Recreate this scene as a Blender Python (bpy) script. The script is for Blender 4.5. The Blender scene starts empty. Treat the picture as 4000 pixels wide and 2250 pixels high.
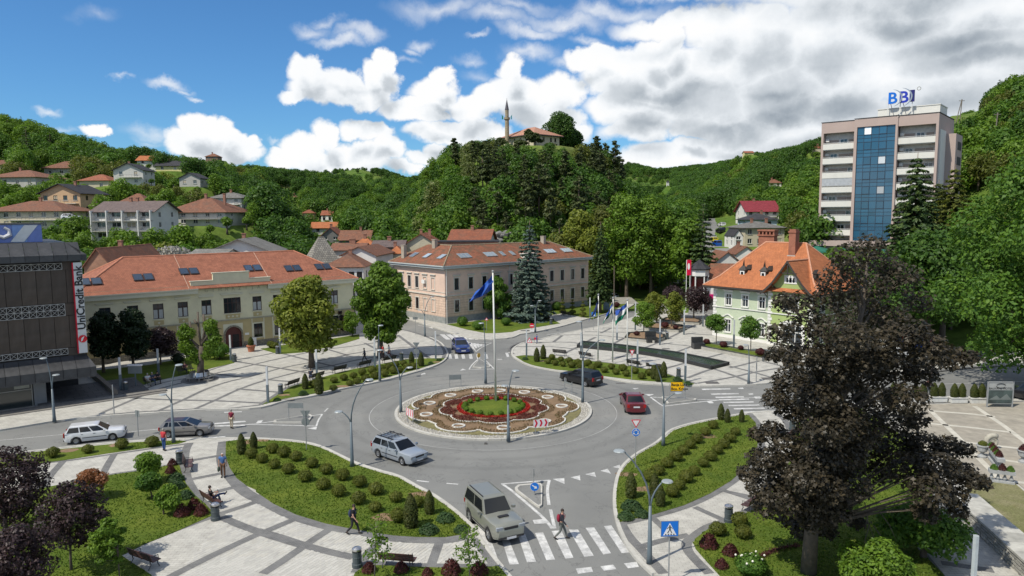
from math import cos,sin,sqrt,atan2
import bpy,math,random
import numpy as np
from mathutils import Vector,Matrix,Euler
random.seed(7);RNG=np.random.default_rng(11)
S=bpy.context.scene;COL=S.collection
rad=math.radians;PI=math.pi
# camera
CAM_H=18.;FPX=2775.;PITCH=.103218;ROLL=-.006873
cam_d=bpy.data.cameras.new('camera');cam=bpy.data.objects.new('camera',cam_d);COL.objects.link(cam)
cp,sp,cr,sr=cos(PITCH),sin(PITCH),cos(ROLL),sin(ROLL)
FW=Vector((0,cp,-sp));U0=Vector((0,sp,cp));R0=Vector((1,0,0))
RI=R0*cr+U0*sr;UP=-R0*sr+U0*cr
m=Matrix(((RI.x,UP.x,-FW.x,0),(RI.y,UP.y,-FW.y,0),(RI.z,UP.z,-FW.z,CAM_H),(0,0,0,1)))
cam.matrix_world=m
cam_d.sensor_width=36.;cam_d.lens=FPX/4000*36.
cam_d.clip_start=.5;cam_d.clip_end=9000
S.camera=cam
# light and exposure
SUN_DIR=Vector((-.79,-.61,1.36)).normalized()
sun_d=bpy.data.lights.new('sun','SUN');sun=bpy.data.objects.new('sun',sun_d);COL.objects.link(sun)
sun_d.energy=4.6;sun_d.angle=rad(.6);sun_d.color=(1.,.935,.82)
sun.rotation_euler=SUN_DIR.to_track_quat('Z','Y').to_euler();sun.location=(-60,-40,120)
S.view_settings.view_transform='Standard';S.view_settings.look='None'
S.view_settings.exposure=.12;S.view_settings.gamma=1.;S.view_settings.use_curve_mapping=False
S.render.engine='CYCLES'
try:
 S.cycles.max_bounces=6;S.cycles.diffuse_bounces=3;S.cycles.glossy_bounces=3
 S.cycles.transmission_bounces=4;S.cycles.transparent_max_bounces=8;S.cycles.use_denoising=True
except Exception:pass
def ray(u,v):
 return(FW+RI*((u-2000)/FPX)-UP*((v-1125)/FPX))
def G(u,v,z=0.):
 d=ray(u,v);t=(z-CAM_H)/d.z
 return Vector((d.x*t,d.y*t,z))
def PD(u,v,Y):
 d=ray(u,v);t=Y/d.y
 return Vector((d.x*t,Y,CAM_H+d.z*t))
def ZA(u,v,Y):return PD(u,v,Y).z
_row={'a':350,'b':950,'c':1600}
_zz={'d':(400,1250,.5823),'e':(1900,1150,.50466),'f':(0,1650,.46584),'h':(2800,1350,.62112),'r':(1500,1450,.33),'P':(1480,880,.3494),'T':(3150,300,.5522),'Y':(300,950,.4464),'V':(2700,880,.3865),'o':(0,0,1.5528)}
def q(r,x,y):
 if r in _zz:a,b,c=_zz[r];return a+x*c,b+y*c
 return(int(r[1])*1000+x/2.229,_row[r[0]]+y/2.229)
def g(r,x,y,z=0.):return G(*q(r,x,y),z)
def gl(r,pts,z=0.):return[g(r,x,y,z)for x,y in pts]
# materials
class NT:
 def __init__(s,nt):s.nt=nt
 def n(s,typ,**kw):
  nd=s.nt.nodes.new(typ)
  for k,v in kw.items():
   if k.startswith('i_'):
    key=k[2:]
    key=int(key)if key.isdigit()else key.replace('_',' ')
    nd.inputs[key].default_value=v
   else:setattr(nd,k,v)
  return nd
 def l(s,a,b):s.nt.links.new(a,b)
 def math(s,op,a,b=None,clamp=False):
  nd=s.n('ShaderNodeMath',operation=op);nd.use_clamp=clamp
  for i,x in enumerate((a,b)):
   if x is None:continue
   if isinstance(x,(int,float)):nd.inputs[i].default_value=x
   else:s.l(x,nd.inputs[i])
  return nd.outputs[0]
 def mix(s,f,a,b,blend='MIX'):
  nd=s.n('ShaderNodeMix',data_type='RGBA',blend_type=blend)
  for i,x in((0,f),(6,a),(7,b)):
   if isinstance(x,(int,float)):nd.inputs[i].default_value=x
   elif isinstance(x,(tuple,list)):nd.inputs[i].default_value=(*x[:3],1)
   else:s.l(x,nd.inputs[i])
  return nd.outputs[2]
 def ramp(s,f,stops):
  nd=s.n('ShaderNodeValToRGB');e=nd.color_ramp.elements
  while len(e)<len(stops):e.new(.5)
  for i,(p,c)in enumerate(stops):
   e[i].position=p;e[i].color=(c,c,c,1)if isinstance(c,(int,float))else(*c[:3],1)
  s.l(f,nd.inputs[0]);return nd.outputs[0]
 def noise(s,vec,scale,detail=3,rough=.55,dist=0.):
  nd=s.n('ShaderNodeTexNoise');nd.inputs['Scale'].default_value=scale
  nd.inputs['Detail'].default_value=detail;nd.inputs['Roughness'].default_value=rough
  nd.inputs['Distortion'].default_value=dist
  if vec is not None:s.l(vec,nd.inputs['Vector'])
  return nd.outputs['Fac']if 'Fac' in nd.outputs else nd.outputs[0]
def newmat(name):
 mt=bpy.data.materials.new(name);mt.use_nodes=True
 nt=mt.node_tree;b=nt.nodes.get('Principled BSDF')
 return mt,NT(nt),b
_M={}
def mat(name,col,rough=.8,var=.12,scale=2.,bump=0.,bscale=None,metal=0.,spec=.5,coat=0.,rnd=0.,dirt=None,dirt_scale=.4,dirt_amt=.5,emis=None):
 if name in _M:return _M[name]
 mt,N,b=newmat(name)
 tc=N.n('ShaderNodeTexCoord')
 n1=N.noise(tc.outputs['Object'],scale,4)
 f=N.ramp(n1,[(.3,1-var),(.7,1+var)])
 c=N.mix(1.,col,f,'MULTIPLY')
 if dirt is not None:
  n2=N.noise(tc.outputs['Object'],dirt_scale,6,.65)
  c=N.mix(N.ramp(n2,[(.48,0.),(.68,dirt_amt)]),c,dirt)
 if rnd:
  oi=N.n('ShaderNodeObjectInfo')
  r=N.ramp(oi.outputs['Random'],[(0,1-rnd),(1,1+rnd)])
  c=N.mix(1.,c,r,'MULTIPLY')
 N.l(c,b.inputs['Base Color'])
 b.inputs['Roughness'].default_value=rough;b.inputs['Metallic'].default_value=metal
 b.inputs['Specular IOR Level'].default_value=spec
 if coat:b.inputs['Coat Weight'].default_value=coat;b.inputs['Coat Roughness'].default_value=.08
 if bump:
  bn=N.n('ShaderNodeBump');bn.inputs['Strength'].default_value=bump;bn.inputs['Distance'].default_value=.05
  N.l(N.noise(tc.outputs['Object'],bscale or scale*5,4),bn.inputs['Height']);N.l(bn.outputs[0],b.inputs['Normal'])
 _M[name]=mt;return mt
def glass(name,col=(.02,.025,.03),rough=.06,lo=.5,hi=1.7):
 if name in _M:return _M[name]
 mt,N,b=newmat(name)
 oi=N.n('ShaderNodeObjectInfo')
 c=N.mix(1.,col,N.ramp(oi.outputs['Random'],[(0,lo),(1,hi)]),'MULTIPLY')
 N.l(c,b.inputs['Base Color']);b.inputs['Roughness'].default_value=rough
 b.inputs['Specular IOR Level'].default_value=.9
 _M[name]=mt;return mt
def bricky(name,c1,c2,mortar,bw,bh,msize=.02,rough=.85,bump=.4,blot=None,blot_amt=.5,blot_scale=.35,rnd=0.,offs=.5,bias=0.):
 """courses on the face's own plane (UV in metres)"""
 if name in _M:return _M[name]
 mt,N,b=newmat(name)
 uv=N.n('ShaderNodeUVMap')
 br=N.n('ShaderNodeTexBrick');br.offset=offs
 br.inputs['Color1'].default_value=(*c1,1);br.inputs['Color2'].default_value=(*c2,1);br.inputs['Mortar'].default_value=(*mortar,1)
 br.inputs['Scale'].default_value=1.;br.inputs['Mortar Size'].default_value=msize;br.inputs['Bias'].default_value=bias
 br.inputs['Brick Width'].default_value=bw;br.inputs['Row Height'].default_value=bh
 N.l(uv.outputs[0],br.inputs['Vector'])
 tc=N.n('ShaderNodeTexCoord')
 n1=N.noise(tc.outputs['Object'],1.3,5,.6)
 c=N.mix(1.,br.outputs['Color'],N.ramp(n1,[(.3,.8),(.7,1.18)]),'MULTIPLY')
 if blot is not None:
  n2=N.noise(tc.outputs['Object'],blot_scale,6,.7)
  c=N.mix(N.ramp(n2,[(.45,0.),(.65,blot_amt)]),c,blot)
 if rnd:
  oi=N.n('ShaderNodeObjectInfo')
  c=N.mix(1.,c,N.ramp(oi.outputs['Random'],[(0,1-rnd),(1,1+rnd)]),'MULTIPLY')
 N.l(c,b.inputs['Base Color']);b.inputs['Roughness'].default_value=rough
 b.inputs['Specular IOR Level'].default_value=.25
 if bump:
  bn=N.n('ShaderNodeBump');bn.inputs['Strength'].default_value=bump;bn.inputs['Distance'].default_value=.03
  inv=N.math('SUBTRACT',1.,br.outputs['Fac']);N.l(inv,bn.inputs['Height']);N.l(bn.outputs[0],b.inputs['Normal'])
 _M[name]=mt;return mt
def leafmat(name,c1,c2,c3=None,trans=.35,rnd=.12,scale=.9,rough=.55):
 """leaves: colour varies with a large noise over the crown and from tree to tree"""
 if name in _M:return _M[name]
 mt,N,b=newmat(name);nt=N.nt
 geo=N.n('ShaderNodeNewGeometry');tc=N.n('ShaderNodeTexCoord')
 n1=N.noise(tc.outputs['Object'],scale,2,.6)
 rl=geo.outputs['Random Per Island']
 f=N.math('ADD',N.math('MULTIPLY',n1,.75),N.math('MULTIPLY',rl,.35))
 stops=[(.28,c1),(.72,c2)]if c3 is None else[(.25,c1),(.55,c2),(.85,c3)]
 c=N.ramp(f,stops)
 oi=N.n('ShaderNodeObjectInfo')
 c=N.mix(1.,c,N.ramp(oi.outputs['Random'],[(0,1-rnd),(1,1+rnd)]),'MULTIPLY')
 N.l(c,b.inputs['Base Color']);b.inputs['Roughness'].default_value=rough
 b.inputs['Specular IOR Level'].default_value=.25
 tr=N.n('ShaderNodeBsdfTranslucent');N.l(N.mix(1.,c,(1.25,1.35,.7),'MULTIPLY'),tr.inputs['Color'])
 mx=N.n('ShaderNodeMixShader');mx.inputs[0].default_value=trans
 N.l(b.outputs[0],mx.inputs[1]);N.l(tr.outputs[0],mx.inputs[2])
 out=nt.nodes.get('Material Output');N.l(mx.outputs[0],out.inputs['Surface'])
 _M[name]=mt;return mt
# mesh building
class MB:
 def __init__(s):s.v=[];s.f=[];s.m=[];s.mi=0
 def add(s,vs,fs):
  o=len(s.v);s.v.extend([tuple(p)for p in vs]);s.f.extend([tuple(i+o for i in f)for f in fs]);s.m.extend([s.mi]*len(fs));return s
 def obox(s,o,a,b,c):
  o,a,b,c=map(Vector,(o,a,b,c))
  vs=[o,o+a,o+a+b,o+b,o+c,o+a+c,o+a+b+c,o+b+c]
  fs=[(0,3,2,1),(4,5,6,7),(0,1,5,4),(1,2,6,5),(2,3,7,6),(3,0,4,7)]
  if a.cross(b).dot(c)<0:fs=[f[::-1]for f in fs]
  return s.add(vs,fs)
 def box(s,x0,x1,y0,y1,z0,z1):return s.obox((x0,y0,z0),(x1-x0,0,0),(0,y1-y0,0),(0,0,z1-z0))
 def cbox(s,c,size,rz=0.):
  ca,sa=cos(rz),sin(rz);a=Vector((ca,sa,0))*size[0];b=Vector((-sa,ca,0))*size[1];cc=Vector((0,0,size[2]))
  return s.obox(Vector(c)-a/2-b/2-cc/2,a,b,cc)
 def quad(s,a,b,c,d):return s.add([a,b,c,d],[(0,1,2,3)])
 def tri(s,a,b,c):return s.add([a,b,c],[(0,1,2)])
 def poly(s,pts):return s.add(pts,[tuple(range(len(pts)))])
 def prism(s,pts,z0,z1,bottom=True):
  n=len(pts);ar=sum(pts[i][0]*pts[(i+1)%n][1]-pts[(i+1)%n][0]*pts[i][1]for i in range(n))
  if ar<0:pts=pts[::-1]
  vs=[(p[0],p[1],z0)for p in pts]+[(p[0],p[1],z1)for p in pts]
  fs=[tuple(range(n,2*n))]+[(i,(i+1)%n,n+(i+1)%n,n+i)for i in range(n)]
  if bottom:fs.append(tuple(range(n-1,-1,-1)))
  return s.add(vs,fs)
 def tube(s,pts,rs,n=8,cap=True):
  pts=[Vector(p)for p in pts]
  if not isinstance(rs,(list,tuple)):rs=[rs]*len(pts)
  vs=[];fs=[];prev=None
  for i,p in enumerate(pts):
   d=(pts[min(i+1,len(pts)-1)]-pts[max(i-1,0)])
   d=d.normalized()if d.length>1e-9 else Vector((0,0,1))
   if prev is None:
    x=d.cross(Vector((0,0,1)))
    if x.length<.05:x=d.cross(Vector((0,1,0)))
    x.normalize()
   else:
    x=prev-d*prev.dot(d);x.normalize()
   prev=x;y=d.cross(x)
   for k in range(n):
    a=2*PI*k/n;vs.append(p+(x*cos(a)+y*sin(a))*rs[i])
  for i in range(len(pts)-1):
   for k in range(n):
    a,b=i*n+k,i*n+(k+1)%n;fs.append((a,b,b+n,a+n))
  if cap:fs.append(tuple(range(n-1,-1,-1)));fs.append(tuple(range((len(pts)-1)*n,len(pts)*n)))
  return s.add(vs,fs)
 def lathe(s,prof,n=12,c=(0,0,0),cap=True):
  vs=[];fs=[]
  for r,z in prof:
   for k in range(n):
    a=2*PI*k/n;vs.append((c[0]+r*cos(a),c[1]+r*sin(a),c[2]+z))
  for i in range(len(prof)-1):
   for k in range(n):
    a,b=i*n+k,i*n+(k+1)%n;fs.append((a,b,b+n,a+n))
  if cap:fs.append(tuple(range(n-1,-1,-1)));fs.append(tuple(range((len(prof)-1)*n,len(prof)*n)))
  return s.add(vs,fs)
 def ball(s,c,r,nu=10,nv=7):
  rx,ry,rz=r if isinstance(r,(tuple,list))else(r,r,r)
  vs=[(c[0],c[1],c[2]-rz)]
  for j in range(1,nv):
   t=PI*j/nv
   for k in range(nu):
    a=2*PI*k/nu;vs.append((c[0]+rx*sin(t)*cos(a),c[1]+ry*sin(t)*sin(a),c[2]-rz*cos(t)))
  vs.append((c[0],c[1],c[2]+rz));fs=[]
  for k in range(nu):fs.append((0,1+(k+1)%nu,1+k))
  for j in range(nv-2):
   for k in range(nu):
    a,b=1+j*nu+k,1+j*nu+(k+1)%nu;fs.append((a,b,b+nu,a+nu))
  t=len(vs)-1;o=1+(nv-2)*nu
  for k in range(nu):fs.append((o+k,o+(k+1)%nu,t))
  return s.add(vs,fs)
 def strip(s,pts,w,z,z2=None):
  """a ribbon of width w along ground points"""
  pts=[Vector((p[0],p[1],0))for p in pts];L=[];Rr=[]
  for i,p in enumerate(pts):
   d=(pts[min(i+1,len(pts)-1)]-pts[max(i-1,0)]).normalized();nrm=Vector((-d.y,d.x,0))*(w/2)
   L.append(p+nrm);Rr.append(p-nrm)
  n=len(pts);vs=[(p.x,p.y,z)for p in L]+[(p.x,p.y,z)for p in Rr]
  fs=[(n+i,n+i+1,i+1,i)for i in range(n-1)]
  return s.add(vs,fs)
 def mesh(s,name,mats):
  me=bpy.data.meshes.new(name);me.from_pydata(s.v,[],s.f)
  if not isinstance(mats,(list,tuple)):mats=[mats]
  for m_ in mats:me.materials.append(m_)
  if len(mats)>1:me.polygons.foreach_set('material_index',s.m)
  face_uv(me);return me
 def build(s,name,mats,parent=None,smooth=False,loc=None,rz=0.,kind=None,label=None):
  me=s.mesh(name,mats);return link(name,me,parent,smooth,loc,rz,kind,label)
def face_uv(me):
 nl=len(me.loops)
 if nl==0:return
 uvl=me.uv_layers.new(name='UVMap')
 vi=np.empty(nl,np.int32);me.loops.foreach_get('vertex_index',vi)
 co=np.empty(len(me.vertices)*3,np.float32);me.vertices.foreach_get('co',co);co=co.reshape(-1,3)
 nf=len(me.polygons);nr=np.empty(nf*3,np.float32);me.polygons.foreach_get('normal',nr);nr=nr.reshape(-1,3)
 lt=np.empty(nf,np.int32);me.polygons.foreach_get('loop_total',lt)
 fi=np.repeat(np.arange(nf),lt);n=nr[fi]
 h=np.stack([-n[:,1],n[:,0],np.zeros(nl)],1);ln=np.linalg.norm(h,axis=1)
 flat=ln<.08;h[flat]=(1,0,0);h[~flat]/=ln[~flat][:,None]
 w=np.cross(n,h);p=co[vi]
 uv=np.stack([(p*h).sum(1),(p*w).sum(1)],1).astype(np.float32)
 uvl.data.foreach_set('uv',uv.ravel())
def link(name,me,parent=None,smooth=False,loc=None,rz=0.,kind=None,label=None):
 o=bpy.data.objects.new(name,me);COL.objects.link(o)
 if parent is not None:o.parent=parent
 if loc is not None:o.location=loc
 if rz:o.rotation_euler[2]=rz
 if smooth:
  me.polygons.foreach_set('use_smooth',[True]*len(me.polygons))
  if smooth!=True:me.set_sharp_from_angle(angle=smooth)
 if kind:o['kind']=kind
 if label:o['label']=label
 return o
def tag(o,label,cat,group=None,kind=None):
 o['label']=label;o['category']=cat
 if group:o['group']=group
 if kind:o['kind']=kind
 return o
def thing(name,label,cat,loc=(0,0,0),rz=0.,group=None,scale=None):
 o=bpy.data.objects.new(name,None);COL.objects.link(o);o.empty_display_size=.3
 o.location=loc;o.rotation_euler=(0,0,rz)
 if scale is not None:o.scale=(scale,)*3 if isinstance(scale,(int,float))else scale
 return tag(o,label,cat,group)
def copy_tree(o,loc=None,rz=None,label=None,group=None,scale=None,parent=None):
 c=o.copy();COL.objects.link(c)
 if parent is not None:c.parent=parent
 if loc is not None:c.location=loc
 if rz is not None:c.rotation_euler=(0,0,rz)
 if scale is not None:c.scale=(scale,)*3 if isinstance(scale,(int,float))else scale
 if label:c['label']=label
 if group:c['group']=group
 for ch in o.children:copy_tree(ch,parent=c)
 return c
def struct(name,mb,mats,z=None,label=None):
 o=mb.build(name,mats);o['kind']='structure'
 if label:o['label']=label
 return o
def smooth_line(pts,n=6,closed=False):
 """Catmull-Rom through the points"""
 P=[Vector((p[0],p[1],p[2]if len(p)>2 else 0))for p in pts];out=[];N_=len(P)
 rng=range(N_)if closed else range(N_-1)
 for i in rng:
  if closed:a,b,c,d=P[i-1],P[i],P[(i+1)%N_],P[(i+2)%N_]
  else:a,b,c,d=P[max(i-1,0)],P[i],P[i+1],P[min(i+2,N_-1)]
  for k in range(n):
   t=k/n
   out.append(.5*((2*b)+(c-a)*t+(2*a-5*b+4*c-d)*t*t+(3*b-a-3*c+d)*t**3))
 if not closed:out.append(P[-1])
 return out
def inside(poly,x,y):
 r=False;n=len(poly);j=n-1
 for i in range(n):
  xi,yi,xj,yj=poly[i][0],poly[i][1],poly[j][0],poly[j][1]
  if(yi>y)!=(yj>y)and x<(xj-xi)*(y-yi)/(yj-yi)+xi:r=not r
  j=i
 return r
def ngon_sheet(name,pts,z,m_,kind='structure',thick=0.,parent=None):
 """a sheet over a simple outline, concave allowed"""
 from mathutils.geometry import tessellate_polygon
 P=[Vector((p[0],p[1],0))for p in pts];tr=tessellate_polygon([P]);vs=[(p.x,p.y,z)for p in P];fs=[]
 for t in tr:
  a,b,c=[P[i]for i in t]
  fs.append(tuple(t)if(b-a).cross(c-a).z>0 else tuple(t[::-1]))
 mb=MB();mb.add(vs,fs)
 if thick:
  n=len(P)
  mb.add([(p.x,p.y,z)for p in P]+[(p.x,p.y,z-thick)for p in P],[(i,(i+1)%n,n+(i+1)%n,n+i)for i in range(n)])
 o=mb.build(name,m_,parent);
 if kind:o['kind']=kind
 return o
# world: physical sky with cloud field
W=bpy.data.worlds.new('World');S.world=W;W.use_nodes=True
N=NT(W.node_tree);bg=W.node_tree.nodes['Background']
sky=N.n('ShaderNodeTexSky',sky_type='NISHITA',sun_disc=False)
sky.sun_elevation=math.asin(SUN_DIR.z);sky.sun_rotation=atan2(SUN_DIR.x,SUN_DIR.y)
sky.altitude=250;sky.air_density=1.;sky.dust_density=.35;sky.ozone_density=2.2
def dirf(x,y):
 d=ray(x*1.5528,y*1.5528).normalized();return atan2(d.x,d.y),math.asin(d.z)
def group_clouds(name,blobs,wob=.02,nscale=9.):
 gt=bpy.data.node_groups.new(name,'ShaderNodeTree')
 gt.interface.new_socket('P',in_out='INPUT',socket_type='NodeSocketVector')
 gt.interface.new_socket('D',in_out='OUTPUT',socket_type='NodeSocketFloat')
 K=NT(gt);gi=K.n('NodeGroupInput');go=K.n('NodeGroupOutput')
 P=gi.outputs[0]
 nz=K.n('ShaderNodeTexNoise');nz.inputs['Scale'].default_value=nscale;nz.inputs['Detail'].default_value=7;nz.inputs['Roughness'].default_value=.58
 K.l(P,nz.inputs['Vector'])
 sub=K.n('ShaderNodeVectorMath',operation='SUBTRACT');K.l(nz.outputs['Color'],sub.inputs[0]);sub.inputs[1].default_value=(.5,.5,.5)
 ma=K.n('ShaderNodeVectorMath',operation='MULTIPLY_ADD');K.l(sub.outputs[0],ma.inputs[0]);ma.inputs[1].default_value=(wob,wob*.9,0);K.l(P,ma.inputs[2])
 Q=ma.outputs[0];acc=None
 for(x,y,rx,ry,amp)in blobs:
  az,el=dirf(x,y);s=1.5528/FPX
  a=K.n('ShaderNodeVectorMath',operation='SUBTRACT');K.l(Q,a.inputs[0]);a.inputs[1].default_value=(az,el,0)
  b=K.n('ShaderNodeVectorMath',operation='MULTIPLY');K.l(a.outputs[0],b.inputs[0]);b.inputs[1].default_value=(1/(rx*s),1/(ry*s),0)
  c=K.n('ShaderNodeVectorMath',operation='LENGTH');K.l(b.outputs[0],c.inputs[0])
  d=K.math('MULTIPLY',K.math('SUBTRACT',1.,c.outputs['Value']),amp)
  acc=d if acc is None else K.math('MAXIMUM',acc,d)
 K.l(acc,go.inputs[0]);return gt
CUM=[(770,170,45,45,1),(800,215,75,45,1),(860,225,80,38,1),(962,150,26,34,1),(955,200,45,40,1),(925,235,70,35,1),(750,240,50,18,.8),(1010,270,60,30,.9),(1100,235,75,45,1),(1118,190,35,30,1),(1080,285,80,22,.9),(1285,170,45,42,1),(1300,240,90,65,1.1),(1410,225,80,55,1),(1240,250,60,45,1),(1380,290,110,40,1),(1180,270,60,40,.9),(500,325,48,36,1),(575,335,50,30,1),(480,370,55,38,1),(560,375,90,35,1),(625,350,34,22,1),(240,328,30,14,.8),(268,340,22,12,.8),(815,340,40,42,1),(760,380,55,40,1),(720,400,50,30,1),(900,320,60,28,1),(960,335,60,30,1),(900,385,100,45,1),(985,375,50,40,1),(840,410,150,30,1),(1020,420,80,18,.7),(1085,330,70,35,.9),(1130,350,80,32,.9),(1180,320,70,25,.9),(1090,385,35,22,.8),(1230,330,70,28,.9),(1060,400,60,22,.7),(1640,130,60,40,1),(1690,115,55,40,1),(1800,75,90,65,1),(1880,100,110,90,1.1),(1560,180,100,55,1),(1480,140,60,28,.9),(1760,190,170,90,1.1),(1950,190,170,100,1.1),(2150,200,170,90,1.1),(2080,90,150,80,1),(2380,60,260,80,1),(2420,180,200,80,1),(2500,240,200,60,1),(1820,270,220,60,1),(2050,300,250,60,1),(1580,260,120,50,1),(1600,320,110,40,.8),(1730,330,50,26,1),(1640,390,90,30,.9),(1850,330,120,40,.8),(1760,385,120,30,.9),(1700,60,160,35,.7),(2250,30,200,60,.9),(1450,330,60,36,.7),(1500,390,60,26,.6),(1680,395,150,40,.9),(1900,385,170,45,1),(1560,420,90,30,.8),(2030,350,150,60,1),(2700,100,200,150,1),(2800,250,200,100,1),(2300,-100,500,100,.9),(1800,-60,250,60,.8)]
THIN=[(900,75,75,25,1),(850,95,60,20,.9),(790,65,50,22,.7),(1060,100,40,22,.8),(1040,120,24,14,.8),(1190,105,40,9,.8),(820,45,40,14,.6),(1120,20,160,30,.7),(1250,50,120,26,.8),(1330,80,110,22,1),(1420,50,150,30,1),(1520,20,150,28,.9),(1300,20,130,20,.6),(1480,95,60,16,.7),(1600,20,120,30,.8),(395,212,52,15,1),(440,225,36,10,.7),(480,240,32,9,.8),(295,200,18,8,.6),(115,275,38,12,.9),(240,20,70,20,.35),(150,320,60,10,.5),(390,350,50,12,.5),(400,330,90,22,.6),(680,345,22,8,.7),(1010,150,50,14,.5),(1180,150,50,16,.6),(1330,130,80,26,.8),(1420,150,70,20,.8),(1200,190,60,25,.5)]
SHADE=[(2230,30,230,50,1),(2420,90,190,36,.7),(2150,60,150,30,.6),(1750,225,140,26,.6),(1950,250,110,24,.6),(2070,285,150,36,1),(1990,310,160,30,.9),(1640,265,120,22,.5),(1500,330,70,26,.45),(1680,240,130,26,.8),(2330,270,160,40,.6),(2500,130,140,30,.8),(1830,330,150,30,.6),(900,238,90,16,.7),(1100,285,100,16,.8),(1740,10,150,22,.5),(2500,40,120,30,.6),(1650,310,150,30,.6),(850,415,120,16,.4)]
tc=N.n('ShaderNodeTexCoord');sep=N.n('ShaderNodeSeparateXYZ');N.l(tc.outputs['Generated'],sep.inputs[0])
az=N.math('ARCTAN2',sep.outputs[0],sep.outputs[1]);el=N.math('ARCSINE',sep.outputs[2])
comb=N.n('ShaderNodeCombineXYZ');N.l(az,comb.inputs[0]);N.l(el,comb.inputs[1])
gc=group_clouds('heaps',CUM,.062,15.);gt_=group_clouds('streaks',THIN,.1,9.);gs=group_clouds('thick',SHADE,.09,9.)
def use(gr,off=None):
 nd=N.n('ShaderNodeGroup');nd.node_tree=gr
 if off is None:N.l(comb.outputs[0],nd.inputs[0])
 else:
  ad=N.n('ShaderNodeVectorMath',operation='ADD');N.l(comb.outputs[0],ad.inputs[0]);ad.inputs[1].default_value=(*off,0);N.l(ad.outputs[0],nd.inputs[0])
 return nd.outputs[0]
def sstep(x,a,b):
 mr=N.n('ShaderNodeMapRange',interpolation_type='SMOOTHSTEP');N.l(x,mr.inputs[0]);mr.inputs[1].default_value=a;mr.inputs[2].default_value=b
 return mr.outputs[0]
brk=N.math('MULTIPLY',N.math('SUBTRACT',N.noise(comb.outputs[0],7.5,6,.6),.47),1.1)
d0=N.math('SUBTRACT',use(gc),brk);d1=N.math('SUBTRACT',use(gc,(-.008,.03)),brk);th=use(gt_);sh=use(gs)
far_n=N.noise(comb.outputs[0],3.2,7,.6)
outv=N.math('MAXIMUM',sstep(N.math('ABSOLUTE',az),.72,.95),sstep(el,.36,.5))
far_c=N.math('MULTIPLY',sstep(far_n,.45,.61),outv)  # unseen cloud cover outside the view, widened to whiten the fill light
a_heap=N.math('MAXIMUM',sstep(d0,-.08,.26),far_c)
fine=N.noise(comb.outputs[0],38,5,.6)
a_thin=N.math('MULTIPLY',sstep(th,-.05,.9),N.math('ADD',.35,N.math('MULTIPLY',fine,.9)))
alpha=N.math('MAXIMUM',a_heap,N.math('MULTIPLY',a_thin,.8),True)
lit=N.math('SUBTRACT',N.math('SUBTRACT',1.,N.math('MULTIPLY',sstep(d1,-.1,.9),.42)),N.math('MULTIPLY',N.math('SUBTRACT',N.noise(comb.outputs[0],10,8,.6),.5),.55))
lit2=N.math('SUBTRACT',lit,N.math('MULTIPLY',sstep(sh,0.,.8),N.math('ADD',.16,N.math('MULTIPLY',fine,.16))))
CLOUD_V=9.2
ccol=N.mix(1.,N.ramp(lit2,[(.2,(.2,.25,.31)),(.5,(.48,.53,.58)),(.76,(.82,.86,.9)),(.92,(.96,.98,1.)),(1.,(1.,1.,1.))]),(CLOUD_V,)*3,'MULTIPLY')
skyc=N.mix(1.,sky.outputs[0],(.47,.84,1.16),'MULTIPLY')
fin=N.mix(alpha,skyc,ccol)
N.l(fin,bg.inputs['Color']);bg.inputs['Strength'].default_value=.1
try:W.cycles.sampling_method='MANUAL';W.cycles.sample_map_resolution=512
except Exception:pass
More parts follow.
